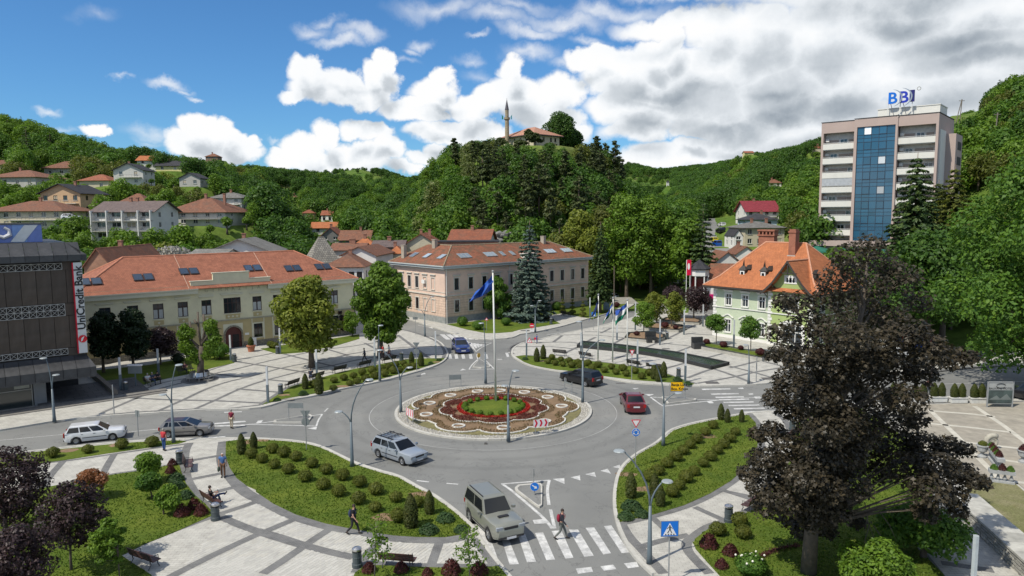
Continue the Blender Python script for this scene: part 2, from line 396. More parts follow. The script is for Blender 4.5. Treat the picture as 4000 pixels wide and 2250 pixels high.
HS=[('cream house with brown hip roof at the left edge, highest on its hillside',-60,38,682,643,625,300,'hip','brown','cream',{}),('grey house under wide brown hip roof at the left edge, below the cream one',-60,160,730,692,666,240,'hip','brown','grey',{}),('small grey house with brown hip roof among trees, under the bare hedge line',166,306,686,656,630,290,'hip','brown','grey',{'ch':2}),('cream orange gabled house with dark windows and a recessed brick balcony',152,334,838,752,717,190,'gable','dark','orange',{'rows':2,'cols':4,'balc':1,'depth':11,'ch':1}),('pale house with red brown hip roof left of the big white gable',304,436,742,705,682,250,'hip','red','cream',{'cols':2}),('tall pale grey gable house with dark roof edges and two shuttered windows',438,566,722,662,636,250,'gable','dark','pale',{'rows':2,'cols':2,'balc':1}),('white gabled house with bright orange roof just under the left tree line',530,628,642,624,608,300,'side','orange','white',{'cols':2}),('yellow house under a long dark sloping roof, right of the orange roofed gable',602,716,668,645,628,292,'side','dark','yellow',{'cols':2}),('dark roofed gable house half hidden in trees beneath the yellow one',696,790,728,694,674,252,'gable','dark','grey',{'cols':2}),('lone brown house on the wooded skyline below the big left cloud',800,853,622,611,600,420,'hip','brown','brown',{'cols':2}),('long white three storey house with dark taupe roof and balconies',358,632,940,822,786,165,'side','taupe','white',{'rows':3,'cols':4,'wide':1,'balc':2,'depth':10,'ch':2,'rz':-.1}),('low house with a broad brown hip roof and dark balcony above the dark bank roof',-60,262,894,824,785,172,'hip','brown','cream',{'rows':2,'cols':6,'balc':1,'depth':13,'ch':1}),('small brown hip roof showing behind the long white house',468,576,812,787,756,205,'hip','brown','pale',{}),('big brown tiled hip roof house with pale walls right of the long white house',634,900,880,829,770,178,'hip','brownb','pale',{'rows':2,'cols':5,'balc':1,'depth':15,'ch':2}),('pale grey house with light grey hip roof and balcony up behind the big brown roof',808,958,825,773,752,215,'hip','grey','pale',{'rows':2,'cols':3,'balc':1,'ch':1}),('white gable barn with weathered grey roof behind the school',808,1080,1040,982,933,122,'gable','grey','white',{'cols':0,'rows':0,'depth':11}),('low weathered brown roof in front of the white gable barn',735,890,1040,1002,972,116,'side','greyb','pale',{'cols':0,'rows':0,'depth':8}),('orange brick gable house with brown roof behind the left end of the school',340,462,1090,1035,968,106,'gable','brown','brick',{'cols':1,'rows':1,'depth':16}),('small white house, left of two close together on the far wooded slope',1084,1122,786,774,766,420,'side','red','white',{'cols':2}),('small white house with hip roof, right of two close together on the far wooded slope',1119,1166,790,771,760,425,'hip','brown','white',{'cols':2}),('small brick house with orange hip roof beside the white gable on the valley slope',1178,1229,848,832,819,300,'hip','red','brick',{'cols':2}),('white gabled house with balcony and red roof standing on the valley slope',1252,1304,864,838,822,302,'side','red','white',{'rows':2,'cols':2,'balc':1}),('bright orange roofed house at the back of the old quarter',1212,1318,915,888,867,232,'side','orange','pale',{}),('dark grey gable house with brown roof and small white windows',1246,1336,962,922,888,188,'gable','red','darkgrey',{'cols':2,'rows':2,'depth':11}),('long brown roofed house with a black flue in the old quarter',1318,1448,965,935,899,184,'side','brown','darkgrey',{'ch':1,'depth':10}),('house with bright orange hip roof and washing on its balcony',1384,1468,1000,955,928,160,'hip','orange','pale',{'cols':2,'balc':1}),('wide house with low taupe sheet roof and brown walls',1450,1585,1022,963,938,152,'side','taupe','brownw',{'ch':2,'depth':11}),('brown roofed row house behind the white gable with one square window',1290,1432,1010,975,949,142,'side','brown','pale',{'ch':3,'cols':0,'rows':0,'depth':8}),('white gable house with one square dark window in the old quarter',1332,1488,1060,994,962,130,'gable','brown','white',{'cols':1,'rows':1,'depth':12}),('small beige house with orange pyramid roof next to the pink corner building',1517,1584,1035,990,960,142,'hip','orange','cream',{'cols':2,'depth':5}),('beige gable house with brown roof and a square attic window',1584,1712,1015,948,912,156,'gable','red','cream',{'rows':2,'cols':2,'ch':2,'depth':12}),('large brown roofed house with white half gable above the pink building',1748,1922,968,937,895,152,'side','red','white',{'ch':1,'cols':0,'rows':0,'depth':10}),('low brick building with a flat edge just behind the pink roof',1700,1965,1000,946,942,141,'flat','dark','brick',{'cols':0,'rows':0,'depth':5}),('balconied white house with brown tiled hip roof between school and dark green tree',1262,1436,1130,1042,990,122,'hip','brownb','white',{'rows':3,'cols':5,'balc':1,'depth':12,'ch':1}),('small white house at the bend of the valley road',2783,2812,882,864,852,330,'side','dark','white',{'cols':2}),('white block of flats under a maroon roof at the valley mouth',2908,3050,872,822,784,232,'side','maroon','white',{'rows':2,'cols':4,'balc':1,'depth':11}),('light blue house with dark slate hip roof below the maroon roof',2906,3040,892,857,832,208,'hip','dark','blue',{'rows':1,'cols':2,'ch':1,'depth':9}),('beige house with grey slate hip roof, lowest of three stacked behind the villa',2898,3076,962,889,864,182,'hip','grey','cream',{'rows':2,'cols':4,'ch':2,'depth':12}),('narrow white gable with dark roof edge beside the beige slate roofed house',2864,2904,966,920,895,176,'gable','dark','white',{'cols':1,'rows':2,'depth':7}),('white gable end, upper of the two behind the orange villa roof',2868,2960,1012,990,962,158,'gable','brown','white',{'cols':0,'rows':0,'depth':9}),('white gable end, lower of the two behind the orange villa roof',2790,2892,1040,1018,983,146,'gable','brown','white',{'cols':0,'rows':0,'depth':9}),('white house with brown hip roof on the slope left of the tower',3000,3054,730,714,700,330,'hip','brown','white',{'cols':2,'ch':1}),('dark roofed house on the skyline of the right hill',2908,2946,603,596,590,442,'side','red','yellow',{'cols':1}),('red roofed house on the right hill just left of the tower top',3176,3206,590,578,570,300,'side','red','cream',{'cols':1}),('tiny pale house with white wall far up the side valley',2604,2614,722,712,706,800,'side','dark','white',{'cols':1}),]
PADS=[]
for _i,_h in enumerate(HS):
 _u,_D=(_h[1]+_h[2])/2,_h[6]
 if _D<165 and _u>300:
  _zm=max(0.,(_D-118)*(.12 if _u>2700 else .06));_z=ZA(_u,_h[3],_D)
  if _z>_zm:HS[_i]=(*_h[:3],_h[3]+(_z-_zm)*FPX/_D,*_h[4:])
def _padinit():
 for h in HS:
  u0,u1,vb,D=h[1],h[2],h[3],h[6];p=PD((u0+u1)/2,vb,D);w=(u1-u0)*D/FPX;dp=h[10].get('depth',w*.75)
  PADS.append((p.x,D+dp/2,p.z-.1,max(w,dp)*.62))
 for(u,v,D,r)in((3440,1012,158,17),(2080,580,240,13),(1985,575,240,4)):
  p=PD(u,v,D);PADS.append((p.x,D,p.z,r))
_padinit()
# terrain
PROF={-3500:[(0,0),(90,0),(160,10),(350,60),(700,70),(2500,60)],-1000:[(0,0),(100,0),(150,8),(220,24),(330,56),(390,72),(600,60),(2500,60)],0:[(0,0),(110,0),(150,6),(200,17),(260,28),(330,50),(385,64),(600,50),(2500,50)],250:[(0,0),(110,0),(150,6),(200,16),(260,27),(330,46),(375,56),(600,45),(2500,50)],500:[(0,0),(115,0),(160,7),(220,18),(300,35),(350,43),(600,35),(2500,50)],800:[(0,0),(120,0),(170,5),(240,15),(330,32),(420,46),(640,35),(2500,50)],1000:[(0,0),(125,0),(180,4),(260,14),(400,34),(560,51),(800,40),(2500,50)],1400:[(0,0),(140,0),(180,2),(300,10),(500,30),(800,63),(900,74),(1200,70),(2500,50)],1600:[(0,0),(150,0),(200,3),(300,12),(500,32),(800,55),(900,61),(1200,60),(2500,50)],1700:[(0,0),(158,0),(185,8),(220,20),(260,32),(330,24),(450,24),(800,50),(900,57),(2500,50)],1850:[(0,0),(155,0),(180,12),(225,33),(260,38),(330,26),(450,20),(900,50),(2500,50)],2000:[(0,0),(155,0),(178,13),(215,32),(245,43),(280,42),(340,22),(900,50),(2500,50)],2150:[(0,0),(155,0),(178,13),(215,32),(245,42),(280,42),(340,22),(900,50),(2500,50)],2300:[(0,0),(150,0),(178,10),(215,27),(245,34),(280,32),(340,18),(900,45),(2500,60)],2450:[(0,0),(145,0),(185,7),(240,21),(280,20),(340,12),(900,40),(1500,110),(2500,60)],2570:[(0,0),(140,0),(190,4),(250,10),(340,12),(900,36),(1500,112),(2500,80)],2700:[(0,0),(125,0),(190,6),(300,14),(600,26),(900,50),(1500,112),(2500,90)],2850:[(0,0),(125,0),(190,7),(300,15),(420,30),(600,45),(1500,110),(2500,90)],2970:[(0,0),(118,0),(150,4),(200,9),(300,22),(450,47),(600,52),(1500,110),(2500,90)],3200:[(0,0),(105,0),(140,8),(190,12),(260,26),(350,47),(600,58),(1500,110),(2500,90)],3450:[(0,0),(100,0),(130,8),(175,11),(260,36),(330,54),(600,60),(2500,90)],3700:[(0,0),(96,0),(125,8),(160,15),(230,47),(300,58),(600,70),(2500,90)],4000:[(0,0),(90,0),(118,8),(150,20),(200,46),(260,58),(600,80),(2500,90)],5500:[(0,0),(85,0),(112,8),(160,30),(250,66),(600,90),(2500,100)],8000:[(0,0),(90,0),(130,10),(250,60),(600,90),(2500,100)],}
_us=sorted(PROF);_az=[math.atan((u-2000)/FPX)for u in _us]
_pd=[np.array([p[0]for p in PROF[u]],float)for u in _us];_pz=[np.array([p[1]for p in PROF[u]],float)for u in _us]
def hnoise(x,y):
 return(sin(x*.021+1.3)*cos(y*.017+.4)+.5*sin(x*.055+y*.043)+.25*sin(x*.13-y*.11+2))
def TZ(x,y):
 if y<20:return 0.
 a=atan2(x,y);d=y
 if a<=_az[0]:z=float(np.interp(d,_pd[0],_pz[0]))
 elif a>=_az[-1]:z=float(np.interp(d,_pd[-1],_pz[-1]))
 else:
  i=int(np.searchsorted(_az,a))-1;t=(a-_az[i])/(_az[i+1]-_az[i]);t=t*t*(3-2*t)
  z=float(np.interp(d,_pd[i],_pz[i]))*(1-t)+float(np.interp(d,_pd[i+1],_pz[i+1]))*t
 if z>1:z+=hnoise(x,y)*min(1.,(z-1)/10)*(min(3.,.5+d/400)if d<950 else .6)
 for px_,py_,pz_,r in PADS:
  dx=x-px_;dy=y-py_
  if abs(dx)<r+12 and abs(dy)<r+12:
   dd=math.hypot(dx,dy)
   if dd<r+12:t=min(1.,(r+12-dd)/12);z+=(pz_-z)*t*t*(3-2*t)
 return z
def TP(u,Y):
 """terrain point in the photo column u at distance Y"""
 a=(u-2000)/FPX;x=a*Y*1.;return Vector((x,Y,TZ(x,Y)))
def terrain():
 ds=[40+5*i for i in range(12)]+[100+5*i for i in range(62)]+[410+15*i for i in range(30)]+[870+40*i for i in range(20)]+[1700,1900,2200,2600,4000,8000]
 az=np.linspace(-1.05,1.05,260);vs=[];fs=[]
 for d in ds:
  for a in az:
   x=math.tan(a)*d;z=TZ(x,min(d,2500));vs.append((x,d,z-.06))
 n=len(az)
 for i in range(len(ds)-1):
  for j in range(n-1):
   k=i*n+j;fs.append((k,k+1,k+1+n,k+n))
 mt,N,b=newmat('hill_grass')
 tc=N.n('ShaderNodeTexCoord')
 n1=N.noise(tc.outputs['Object'],.02,6,.65);n2=N.noise(tc.outputs['Object'],.35,5,.7)
 c=N.ramp(n1,[(.35,(.06,.12,.018)),(.55,(.11,.16,.03)),(.7,(.16,.17,.06))])
 c=N.mix(1.,c,N.ramp(n2,[(.3,.55),(.7,1.3)]),'MULTIPLY')
 N.l(c,b.inputs['Base Color']);b.inputs['Roughness'].default_value=.95;b.inputs['Specular IOR Level'].default_value=.1
 mb=MB();mb.add(vs,fs);o=mb.build('terrain',mt,smooth=True);o['kind']='structure'
 mb=MB();mb.box(-900,900,-600,45,-.8,-.1);struct('ground',mb,mat('town_ground',(.14,.14,.13),.95))
terrain()
# ground materials
def asphalt():
 mt,N,b=newmat('asphalt');tc=N.n('ShaderNodeTexCoord');o=tc.outputs['Object']
 c=N.ramp(N.noise(o,.09,6,.6),[(.3,(.145,.148,.143)),(.6,(.195,.197,.187)),(.8,(.25,.24,.215))])
 c=N.mix(1.,c,N.ramp(N.noise(o,14,4,.8),[(.3,.86),(.7,1.14)]),'MULTIPLY')
 sx=N.n('ShaderNodeSeparateXYZ');N.l(o,sx.inputs[0])
 dx=N.math('ADD',sx.outputs[0],1.78);dy=N.math('SUBTRACT',sx.outputs[1],64.3)
 rr=N.math('SQRT',N.math('ADD',N.math('MULTIPLY',dx,dx),N.math('MULTIPLY',dy,dy)))
 w=N.math('SINE',N.math('MULTIPLY',rr,3.4));near=N.n('ShaderNodeMapRange');N.l(rr,near.inputs[0])
 near.inputs[1].default_value=17.5;near.inputs[2].default_value=15.5
 wn=N.math('MULTIPLY',N.math('MULTIPLY',w,near.outputs[0]),N.noise(o,.25,2))
 c=N.mix(1.,c,N.ramp(wn,[(0.,1.),(.7,.86)]),'MULTIPLY')
 n3=N.noise(o,.3,6,.62,.5)
 c=N.mix(N.ramp(n3,[(.492,0.),(.498,.4),(.502,.4),(.508,0.)]),c,(.06,.06,.06))
 N.l(c,b.inputs['Base Color']);b.inputs['Roughness'].default_value=.85;b.inputs['Specular IOR Level'].default_value=.3
 bn=N.n('ShaderNodeBump');bn.inputs['Strength'].default_value=.2;bn.inputs['Distance'].default_value=.02
 N.l(N.noise(o,30,3,.7),bn.inputs['Height']);N.l(bn.outputs[0],b.inputs['Normal'])
 return mt
def lawnmat(name,a,bcol,dry=.35):
 mt,N,b=newmat(name);tc=N.n('ShaderNodeTexCoord');o=tc.outputs['Object']
 c=N.ramp(N.noise(o,.35,6,.65),[(.32,a),(.68,bcol)])
 c=N.mix(N.ramp(N.noise(o,.8,5,.7),[(.6,0.),(.75,dry)]),c,(.17,.15,.055))
 c=N.mix(1.,c,N.ramp(N.noise(o,9,5,.8),[(.3,.6),(.7,1.35)]),'MULTIPLY')
 N.l(c,b.inputs['Base Color']);b.inputs['Roughness'].default_value=.9;b.inputs['Specular IOR Level'].default_value=.15
 bn=N.n('ShaderNodeBump');bn.inputs['Strength'].default_value=.7;bn.inputs['Distance'].default_value=.06
 N.l(N.noise(o,16,4,.8),bn.inputs['Height']);N.l(bn.outputs[0],b.inputs['Normal'])
 return mt
M_ASPH=asphalt()
M_LAWN=lawnmat('lawn_grass',(.058,.098,.012),(.118,.152,.02))
M_LAWN2=lawnmat('dry_lawn',(.13,.14,.05),(.24,.215,.13),.6)
M_LIGHTPAVE=bricky('light_pavers',(.425,.415,.375),(.39,.38,.345),(.27,.26,.235),.42,.21,.012,.85,.25,blot=(.34,.33,.29),blot_amt=.2,blot_scale=.35)
M_DARKPAVE=bricky('dark_pavers',(.17,.17,.165),(.135,.135,.135),(.08,.08,.08),.21,.105,.008,.9,.25,blot=(.21,.21,.2),blot_amt=.4)
M_KERB=mat('kerb_concrete',(.44,.43,.39),.9,.18,1.2,.15,dirt=(.22,.21,.19),dirt_scale=.8,dirt_amt=.5,rnd=.1)
M_PAINT=None
def roadpaint():
 mt,N,b=newmat('road_paint');tc=N.n('ShaderNodeTexCoord');o=tc.outputs['Object']
 c=N.mix(N.ramp(N.noise(o,1.4,8,.8),[(.4,.75),(.6,0.)]),(.62,.62,.6),(.24,.24,.235))
 c=N.mix(1.,c,N.ramp(N.noise(o,25,3,.8),[(.35,.8),(.6,1.05)]),'MULTIPLY')
 N.l(c,b.inputs['Base Color']);b.inputs['Roughness'].default_value=.7;return mt
M_PAINT=roadpaint()
Z_W,Z_L=.12,.15
# road surface
mb=MB();mb.add([(-95,-60,0),(85,-60,0),(85,84,0),(45,100,0),(42,118,0),(-8,150,0),(-70,125,0),(-95,100,0)],[tuple(range(8))])
struct('road',mb,M_ASPH)
# pavements (top 12 cm above the road) and lawns on them
def pts(*segs):
 out=[]
 for r,lst in segs:out+=[g(r,x,y)for x,y in lst]
 return out
PAVE={}
sw_road=pts(('c0',[(-700,500),(-300,440),(0,405),(290,372),(800,318),(1100,290),(1380,275),(1640,268),(1985,262),(2229,262)]),('c1',[(250,275),(420,295),(560,330),(700,395),(880,480),(1100,552),(1240,590),(1400,680),(1560,765),(1740,898),(1880,1030),(1930,1110),(2060,1290),(2190,1449),(2380,1700)]))
PAVE['sw']=sw_road+pts(('c0',[(800,2100),(-1800,2100),(-1500,600)]))
PAVE['se']=pts(('c2',[(1560,1700),(1235,1449),(1090,1310),(1010,1200),(950,1080),(918,990),(893,850),(898,700),(928,570),(985,480),(1095,390),(1240,310),(1320,245),(1395,182),(1560,132),(1700,102),(1850,75),(2000,48),(2229,25)]),('h',[(375,425),(480,405),(590,392),(900,372),(1290,358),(1500,352),(1932,345),(2400,345),(2600,1449),(2400,2400),(500,2400)]))
PAVE['nw']=pts(('c0',[(-600,270),(0,187),(480,108),(800,74),(1100,52),(1390,34),(1700,14),(1850,6)]),('b1',[(20,1442),(250,1380),(500,1338),(750,1276),(1080,1210),(1400,1125),(1560,1072),(1640,1025),(1668,975),(1650,925),(1600,868),(1500,818),(1290,762),(1130,700),(1000,620),(900,540),(840,430),(820,330)]),('b0',[(1600,900),(600,1150),(-600,1200)]))
PAVE['ne']=pts(('b2',[(5,985),(0,960),(12,925),(60,888),(140,862),(230,846),(440,792),(750,730),(900,690),(1060,645),(1090,590),(1200,520),(1400,470),(1800,470)]),('b3',[(300,700),(620,820),(700,920),(560,960),(430,985),(330,1030),(210,1090),(150,1135),(125,1180),(60,1212),(0,1226)]),('b2',[(2100,1238),(1850,1246),(1600,1250),(1400,1243),(1150,1228),(950,1205),(780,1168),(600,1138),(400,1118),(250,1092),(140,1065),(50,1020)]))
PAVE['pink']=pts(('b1',[(1295,655),(1450,705),(1645,768),(1850,825),(2000,842),(2120,838),(2229,828)]),('b2',[(60,800),(200,778),(430,728),(640,668),(880,605),(1010,570),(1060,540),(1070,500),(1000,440),(760,430)]),('b1',[(1900,500),(1290,560)]))
PAVE['north']=pts(('b2',[(900,430),(1060,470),(1075,500),(1300,470),(1500,430),(1480,380),(1250,330),(900,300)]))
PAVE['east']=pts(('h',[(940,205),(1100,175),(1300,160),(1450,140),(1600,128),(1750,120),(2000,110),(2300,105)]),('b3',[(2400,960),(2000,985),(1500,1050),(1200,1095),(800,1160)]))
for k,P_ in PAVE.items():
 if k in('sw','se','nw','ne','pink','east','north'):
  ngon_sheet('pavement',P_,Z_W,M_LIGHTPAVE,thick=.14)
_ks={}
def kerb(pts_,closed=False,step=1.,w=.22,h=.16,label=None,far=False):
 P=[Vector((p[0],p[1],0))for p in pts_]
 P=smooth_line(P,5,closed)
 if closed:P.append(P[0])
 root=bpy.data.objects.new('kerb',None);COL.objects.link(root);root['kind']='structure'
 acc=[P[0].copy()];need=step;i=0;cur=P[0].copy()
 while i<len(P)-1:
  d=(P[i+1]-cur).length
  if d>=need:cur=cur+(P[i+1]-cur).normalized()*need;acc.append(cur.copy());need=step
  else:need-=d;i+=1;cur=P[i].copy()
 for a,b_ in zip(acc[:-1],acc[1:]):
  L=round((b_-a).length,2);key=(L,w,h)
  if L<.2:continue
  if key not in _ks:
   mk=MB();mk.box(-L/2+.006,L/2-.006,-w/2,w/2,-.1,h);mk2=mk.mesh('kerbstone',M_KERB);_ks[key]=mk2
  o=bpy.data.objects.new('kerbstone',_ks[key]);COL.objects.link(o);o.parent=root
  o.location=(a+b_)/2;d=b_-a;o.rotation_euler[2]=atan2(d.y,d.x)
 return root
kerb(sw_road[2:]);kerb(PAVE['se'][1:26],step=1.)
kerb(PAVE['nw'][0:20],step=1.);kerb(PAVE['ne'][0:9][::-1]+PAVE['ne'][-1:12:-1],step=1.2)
kerb(PAVE['pink'][0:13],step=2.);kerb(PAVE['east'][0:8],step=1.5)
LAWNS={}
LAWNS['wedge']=pts(('c0',[(1968,292),(1965,420),(2000,520),(2060,610),(2150,680),(2229,715)]),('c1',[(0,732),(150,835),(350,932),(600,1008),(800,1050),(1000,1085),(1200,1115),(1400,1128),(1650,1130),(1830,1100),(1868,1055),(1862,1035),(1725,908),(1548,778),(1390,695),(1235,605),(1090,566),(870,496),(700,410),(560,345),(420,308),(250,288)]),('c0',[(2229,275),(2100,275)]))
LAWNS['strip']=pts(('c0',[(-600,640),(0,530),(290,490),(560,455),(960,393),(1300,345),(1560,310),(1625,290),(1560,283),(1380,288),(1100,303),(800,332),(500,362),(290,386),(0,420),(-600,520)]))
LAWNS['park']=pts(('c0',[(-1100,950),(0,765),(230,732),(530,668),(920,592),(1250,545),(1440,507),(1562,492),(1580,560),(1620,660),(1700,765),(1790,840),(1842,900),(1838,945),(1500,1095),(1250,1195),(1060,1290),(1150,1355),(1300,1449),(1700,1800),(-900,2000)]))
LAWNS['front']=pts(('c1',[(800,1600),(860,1449),(950,1378),(1100,1378),(1300,1388),(1600,1398),(1900,1398),(2110,1385),(2180,1449),(2350,1750),(1500,1900)]))
LAWNS['bank']=pts(('c2',[(938,998),(905,850),(910,700),(940,580),(1000,492),(1105,402),(1250,322),(1335,258),(1405,195),(1560,145),(1700,115),(1850,88),(1990,60),(2060,62),(2120,130),(2148,250),(2130,370),(2050,510),(1900,640),(1720,750),(1500,850),(1230,932)]))
LAWNS['maple']=pts(('c2',[(2100,1800),(1790,1449),(1700,1350),(1600,1235),(1578,1180),(1600,1140),(1700,1065),(1850,1010),(2000,940),(2100,890),(2229,812)]),('h',[(300,960),(400,850),(470,700),(500,500),(600,430),(900,400),(1230,620),(1380,900),(1250,1200),(1260,1290),(1420,1449),(1700,1900)]))
LAWNS['ring_nw']=pts(('b1',[(55,1418),(200,1325),(300,1262),(420,1225),(640,1160),(850,1105),(1100,1060),(1300,1020),(1500,1012),(1640,1010),(1652,1020),(1620,1040),(1550,1062),(1395,1110),(1080,1195),(750,1262),(500,1322),(250,1365)]))
LAWNS['ring_ne']=pts(('e',[(225,488),(300,478),(420,492),(640,510),(860,530),(1100,560),(1380,618),(1480,655),(1610,702),(1600,705),(1400,690),(1150,672),(900,640),(700,605),(500,588),(380,565),(290,530)]))
LAWNS['school']=pts(('b0',[(950,1310),(1085,1302),(1130,1275),(1400,1200),(1700,1138),(1850,1095),(2040,1052),(2010,985),(1900,950),(1700,990),(1300,1070),(800,1120)]))
LAWNS['school_east']=pts(('b1',[(40,930),(200,975),(400,960),(700,900),(900,840),(900,800),(600,850),(200,900)]))
LAWNS['pink_front']=pts(('b1',[(1660,712),(1850,762),(2000,790),(2100,790),(2229,780)]),('b2',[(60,762),(240,735),(420,705),(285,640),(430,618),(700,665),(850,600),(1000,540),(880,500),(700,480),(300,560),(0,650)]))
for k,P_ in LAWNS.items():ngon_sheet('lawn',P_,Z_L,M_LAWN,thick=.05)
# dark bands in the pavings
BANDS=[('d',[(0,630),(130,575),(260,520),(400,465),(530,430),(640,400),(780,360),(900,335),(1100,285),(1350,230),(1500,202),(1650,185),(1820,160),(2000,145)],.45),('d',[(350,630),(540,545),(700,470),(850,420),(1000,385),(1200,330),(1400,290),(1700,228),(1900,200),(2100,186),(2290,182)],.45),('d',[(610,610),(760,545),(900,480),(1050,425),(1200,385),(1340,350),(1560,308),(1760,265),(2000,240),(2300,238)],.45),('d',[(900,272),(1080,242),(1240,205),(1330,190)],.45),('d',[(1070,195),(1300,255),(1500,305),(1640,335)],.45),('d',[(890,285),(1060,310),(1250,340),(1400,365)],.45),('d',[(740,366),(970,395)],.45),('d',[(1080,405),(1270,422)],.45),('d',[(900,470),(1180,492)],.45),('d',[(160,528),(450,543),(760,550),(1110,568)],.45),('d',[(1520,205),(1650,245)],.45),('d',[(1760,160),(1850,205),(2020,262)],.45),('d',[(1980,105),(2080,180),(2190,262)],.5),('d',[(1060,578),(1170,505),(1220,470),(1330,430),(1560,375),(1800,322),(1990,290)],.5),('d',[(0,645),(300,622),(620,606),(850,600),(1060,578)],.35),('d',[(2290,262),(2300,215),(2260,160),(2180,118),(2060,80),(1960,60)],.6),('d',[(150,525),(400,430),(640,385),(700,352),(800,318),(900,285)],.35),('e',[(225,382),(600,376),(715,386)],.45),('e',[(205,412),(500,412),(705,432)],.45),('e',[(480,322),(800,320),(1070,342)],.45),('e',[(760,295),(1180,300)],.45),('e',[(900,265),(1150,270)],.45),('e',[(520,375),(585,325)],.45),('e',[(885,306),(968,265)],.45),('e',[(598,466),(712,412)],.45),('e',[(770,375),(845,338)],.45),('e',[(980,390),(1065,345)],.45),('e',[(980,512),(1110,465)],.45),('e',[(1230,418),(1330,380),(1440,330),(1560,270),(1640,232)],.45),('e',[(1475,452),(1600,405)],.45),('e',[(1690,502),(1850,460),(1870,452)],.45),('e',[(1385,582),(1560,532)],.45),('e',[(1555,655),(1700,600),(1765,582)],.45),('e',[(1630,697),(1900,650),(2100,606),(2380,560)],.45),('e',[(1885,577),(2100,525),(2200,498)],.45),('e',[(1540,308),(1790,324)],.45),('e',[(1340,382),(1500,398),(1625,412)],.45),('e',[(1640,418),(1900,470),(2120,520),(2330,575)],.45),('e',[(1765,586),(1900,632),(2060,695)],.5),('e',[(1880,562),(2100,620),(2290,680)],.45),('e',[(215,470),(180,440),(190,410),(280,370),(380,345)],.3),('e',[(300,478),(640,508),(880,530),(1100,560),(1380,618),(1480,655),(1630,700)],.4),('f',[(1878,172),(1865,290),(1880,380),(1945,480),(2045,590),(2180,668),(2350,740),(2576,828)],.85),('c1',[(0,762),(150,862),(350,955),(650,1040),(900,1082),(1200,1138),(1500,1155),(1700,1150),(1850,1110)],.8),('f',[(1590,185),(1558,250),(1548,350),(1565,470),(1610,570),(1690,680),(1780,762),(1850,805),(2000,872),(2190,942),(2400,1008),(2576,1060)],.62),('c1',[(0,1068),(200,1125),(400,1192),(600,1248),(850,1305)],.6),('f',[(1610,332),(1850,290)],.5),('f',[(1600,492),(1880,436)],.5),('f',[(1800,602),(2000,548)],.5),('f',[(1840,785),(2010,730),(2190,668)],.5),('f',[(1400,1330),(1480,1288),(1750,1150),(2000,1030),(2190,945),(2350,880),(2530,800)],.55),('c1',[(60,1449),(250,1325),(430,1200),(560,1112),(680,1035)],.55),('c1',[(870,1440),(960,1290),(1030,1222),(1110,1125)],.55),('c1',[(1530,1360),(1570,1250),(1605,1150)],.5),('f',[(1810,795),(1500,905),(1250,1005),(1040,1105),(1010,1130)],.6),('c1',[(860,1435),(950,1365),(1100,1362),(1300,1372),(1900,1382),(2130,1370)],.45),('c1',[(1900,1140),(2020,1300),(2130,1449)],.5),('f',[(-100,430),(290,362),(560,335),(930,282),(1300,228),(1580,190)],.35),('f',[(-100,650),(230,590),(520,540),(900,458),(1200,412),(1350,384),(1500,362)],.4),('f',[(960,278),(915,350),(865,445)],.5),('f',[(530,340),(440,440),(350,560)],.5),('c2',[(945,1012),(1230,945),(1500,866),(1720,770),(1900,660),(2060,525),(2150,390),(2175,250),(2140,130),(2070,45)],.5),('c2',[(1225,960),(1400,1120)],.45),('c2',[(1590,865),(1845,980)],.45),('c2',[(1850,722),(2080,795)],.45),('c2',[(1720,1449),(1600,1330),(1535,1250),(1520,1180),(1570,1130),(1700,1040),(1850,990),(2000,925),(2229,800)],.55),('c2',[(955,1010),(1020,1120),(1130,1240),(1320,1449)],.55),('c2',[(1100,1222),(1300,1160),(1540,1110)],.5),('h',[(190,440),(250,480),(280,560)],.4),('h',[(360,430),(420,470),(450,520),(460,580)],.5),('h',[(290,540),(450,545)],.4),('h',[(295,722),(420,735)],.4),('h',[(70,930),(240,965)],.4),('h',[(1300,178),(1480,155),(1700,135),(1932,128)],.35),('h',[(1500,95),(1580,125)],.4),('h',[(1620,82),(1710,115)],.4),('h',[(1410,1380),(1740,1430)],.5),('h',[(1240,1250),(1440,1500)],.4),('h',[(1300,372),(1932,358)],.3),]
mb=MB()
for i,(r,pl,w)in enumerate(BANDS):
 mb.strip(smooth_line([g(r,x,y)for x,y in pl],4),w,Z_W+.004+.0006*(i%9))
struct('paving_bands',mb,M_DARKPAVE)
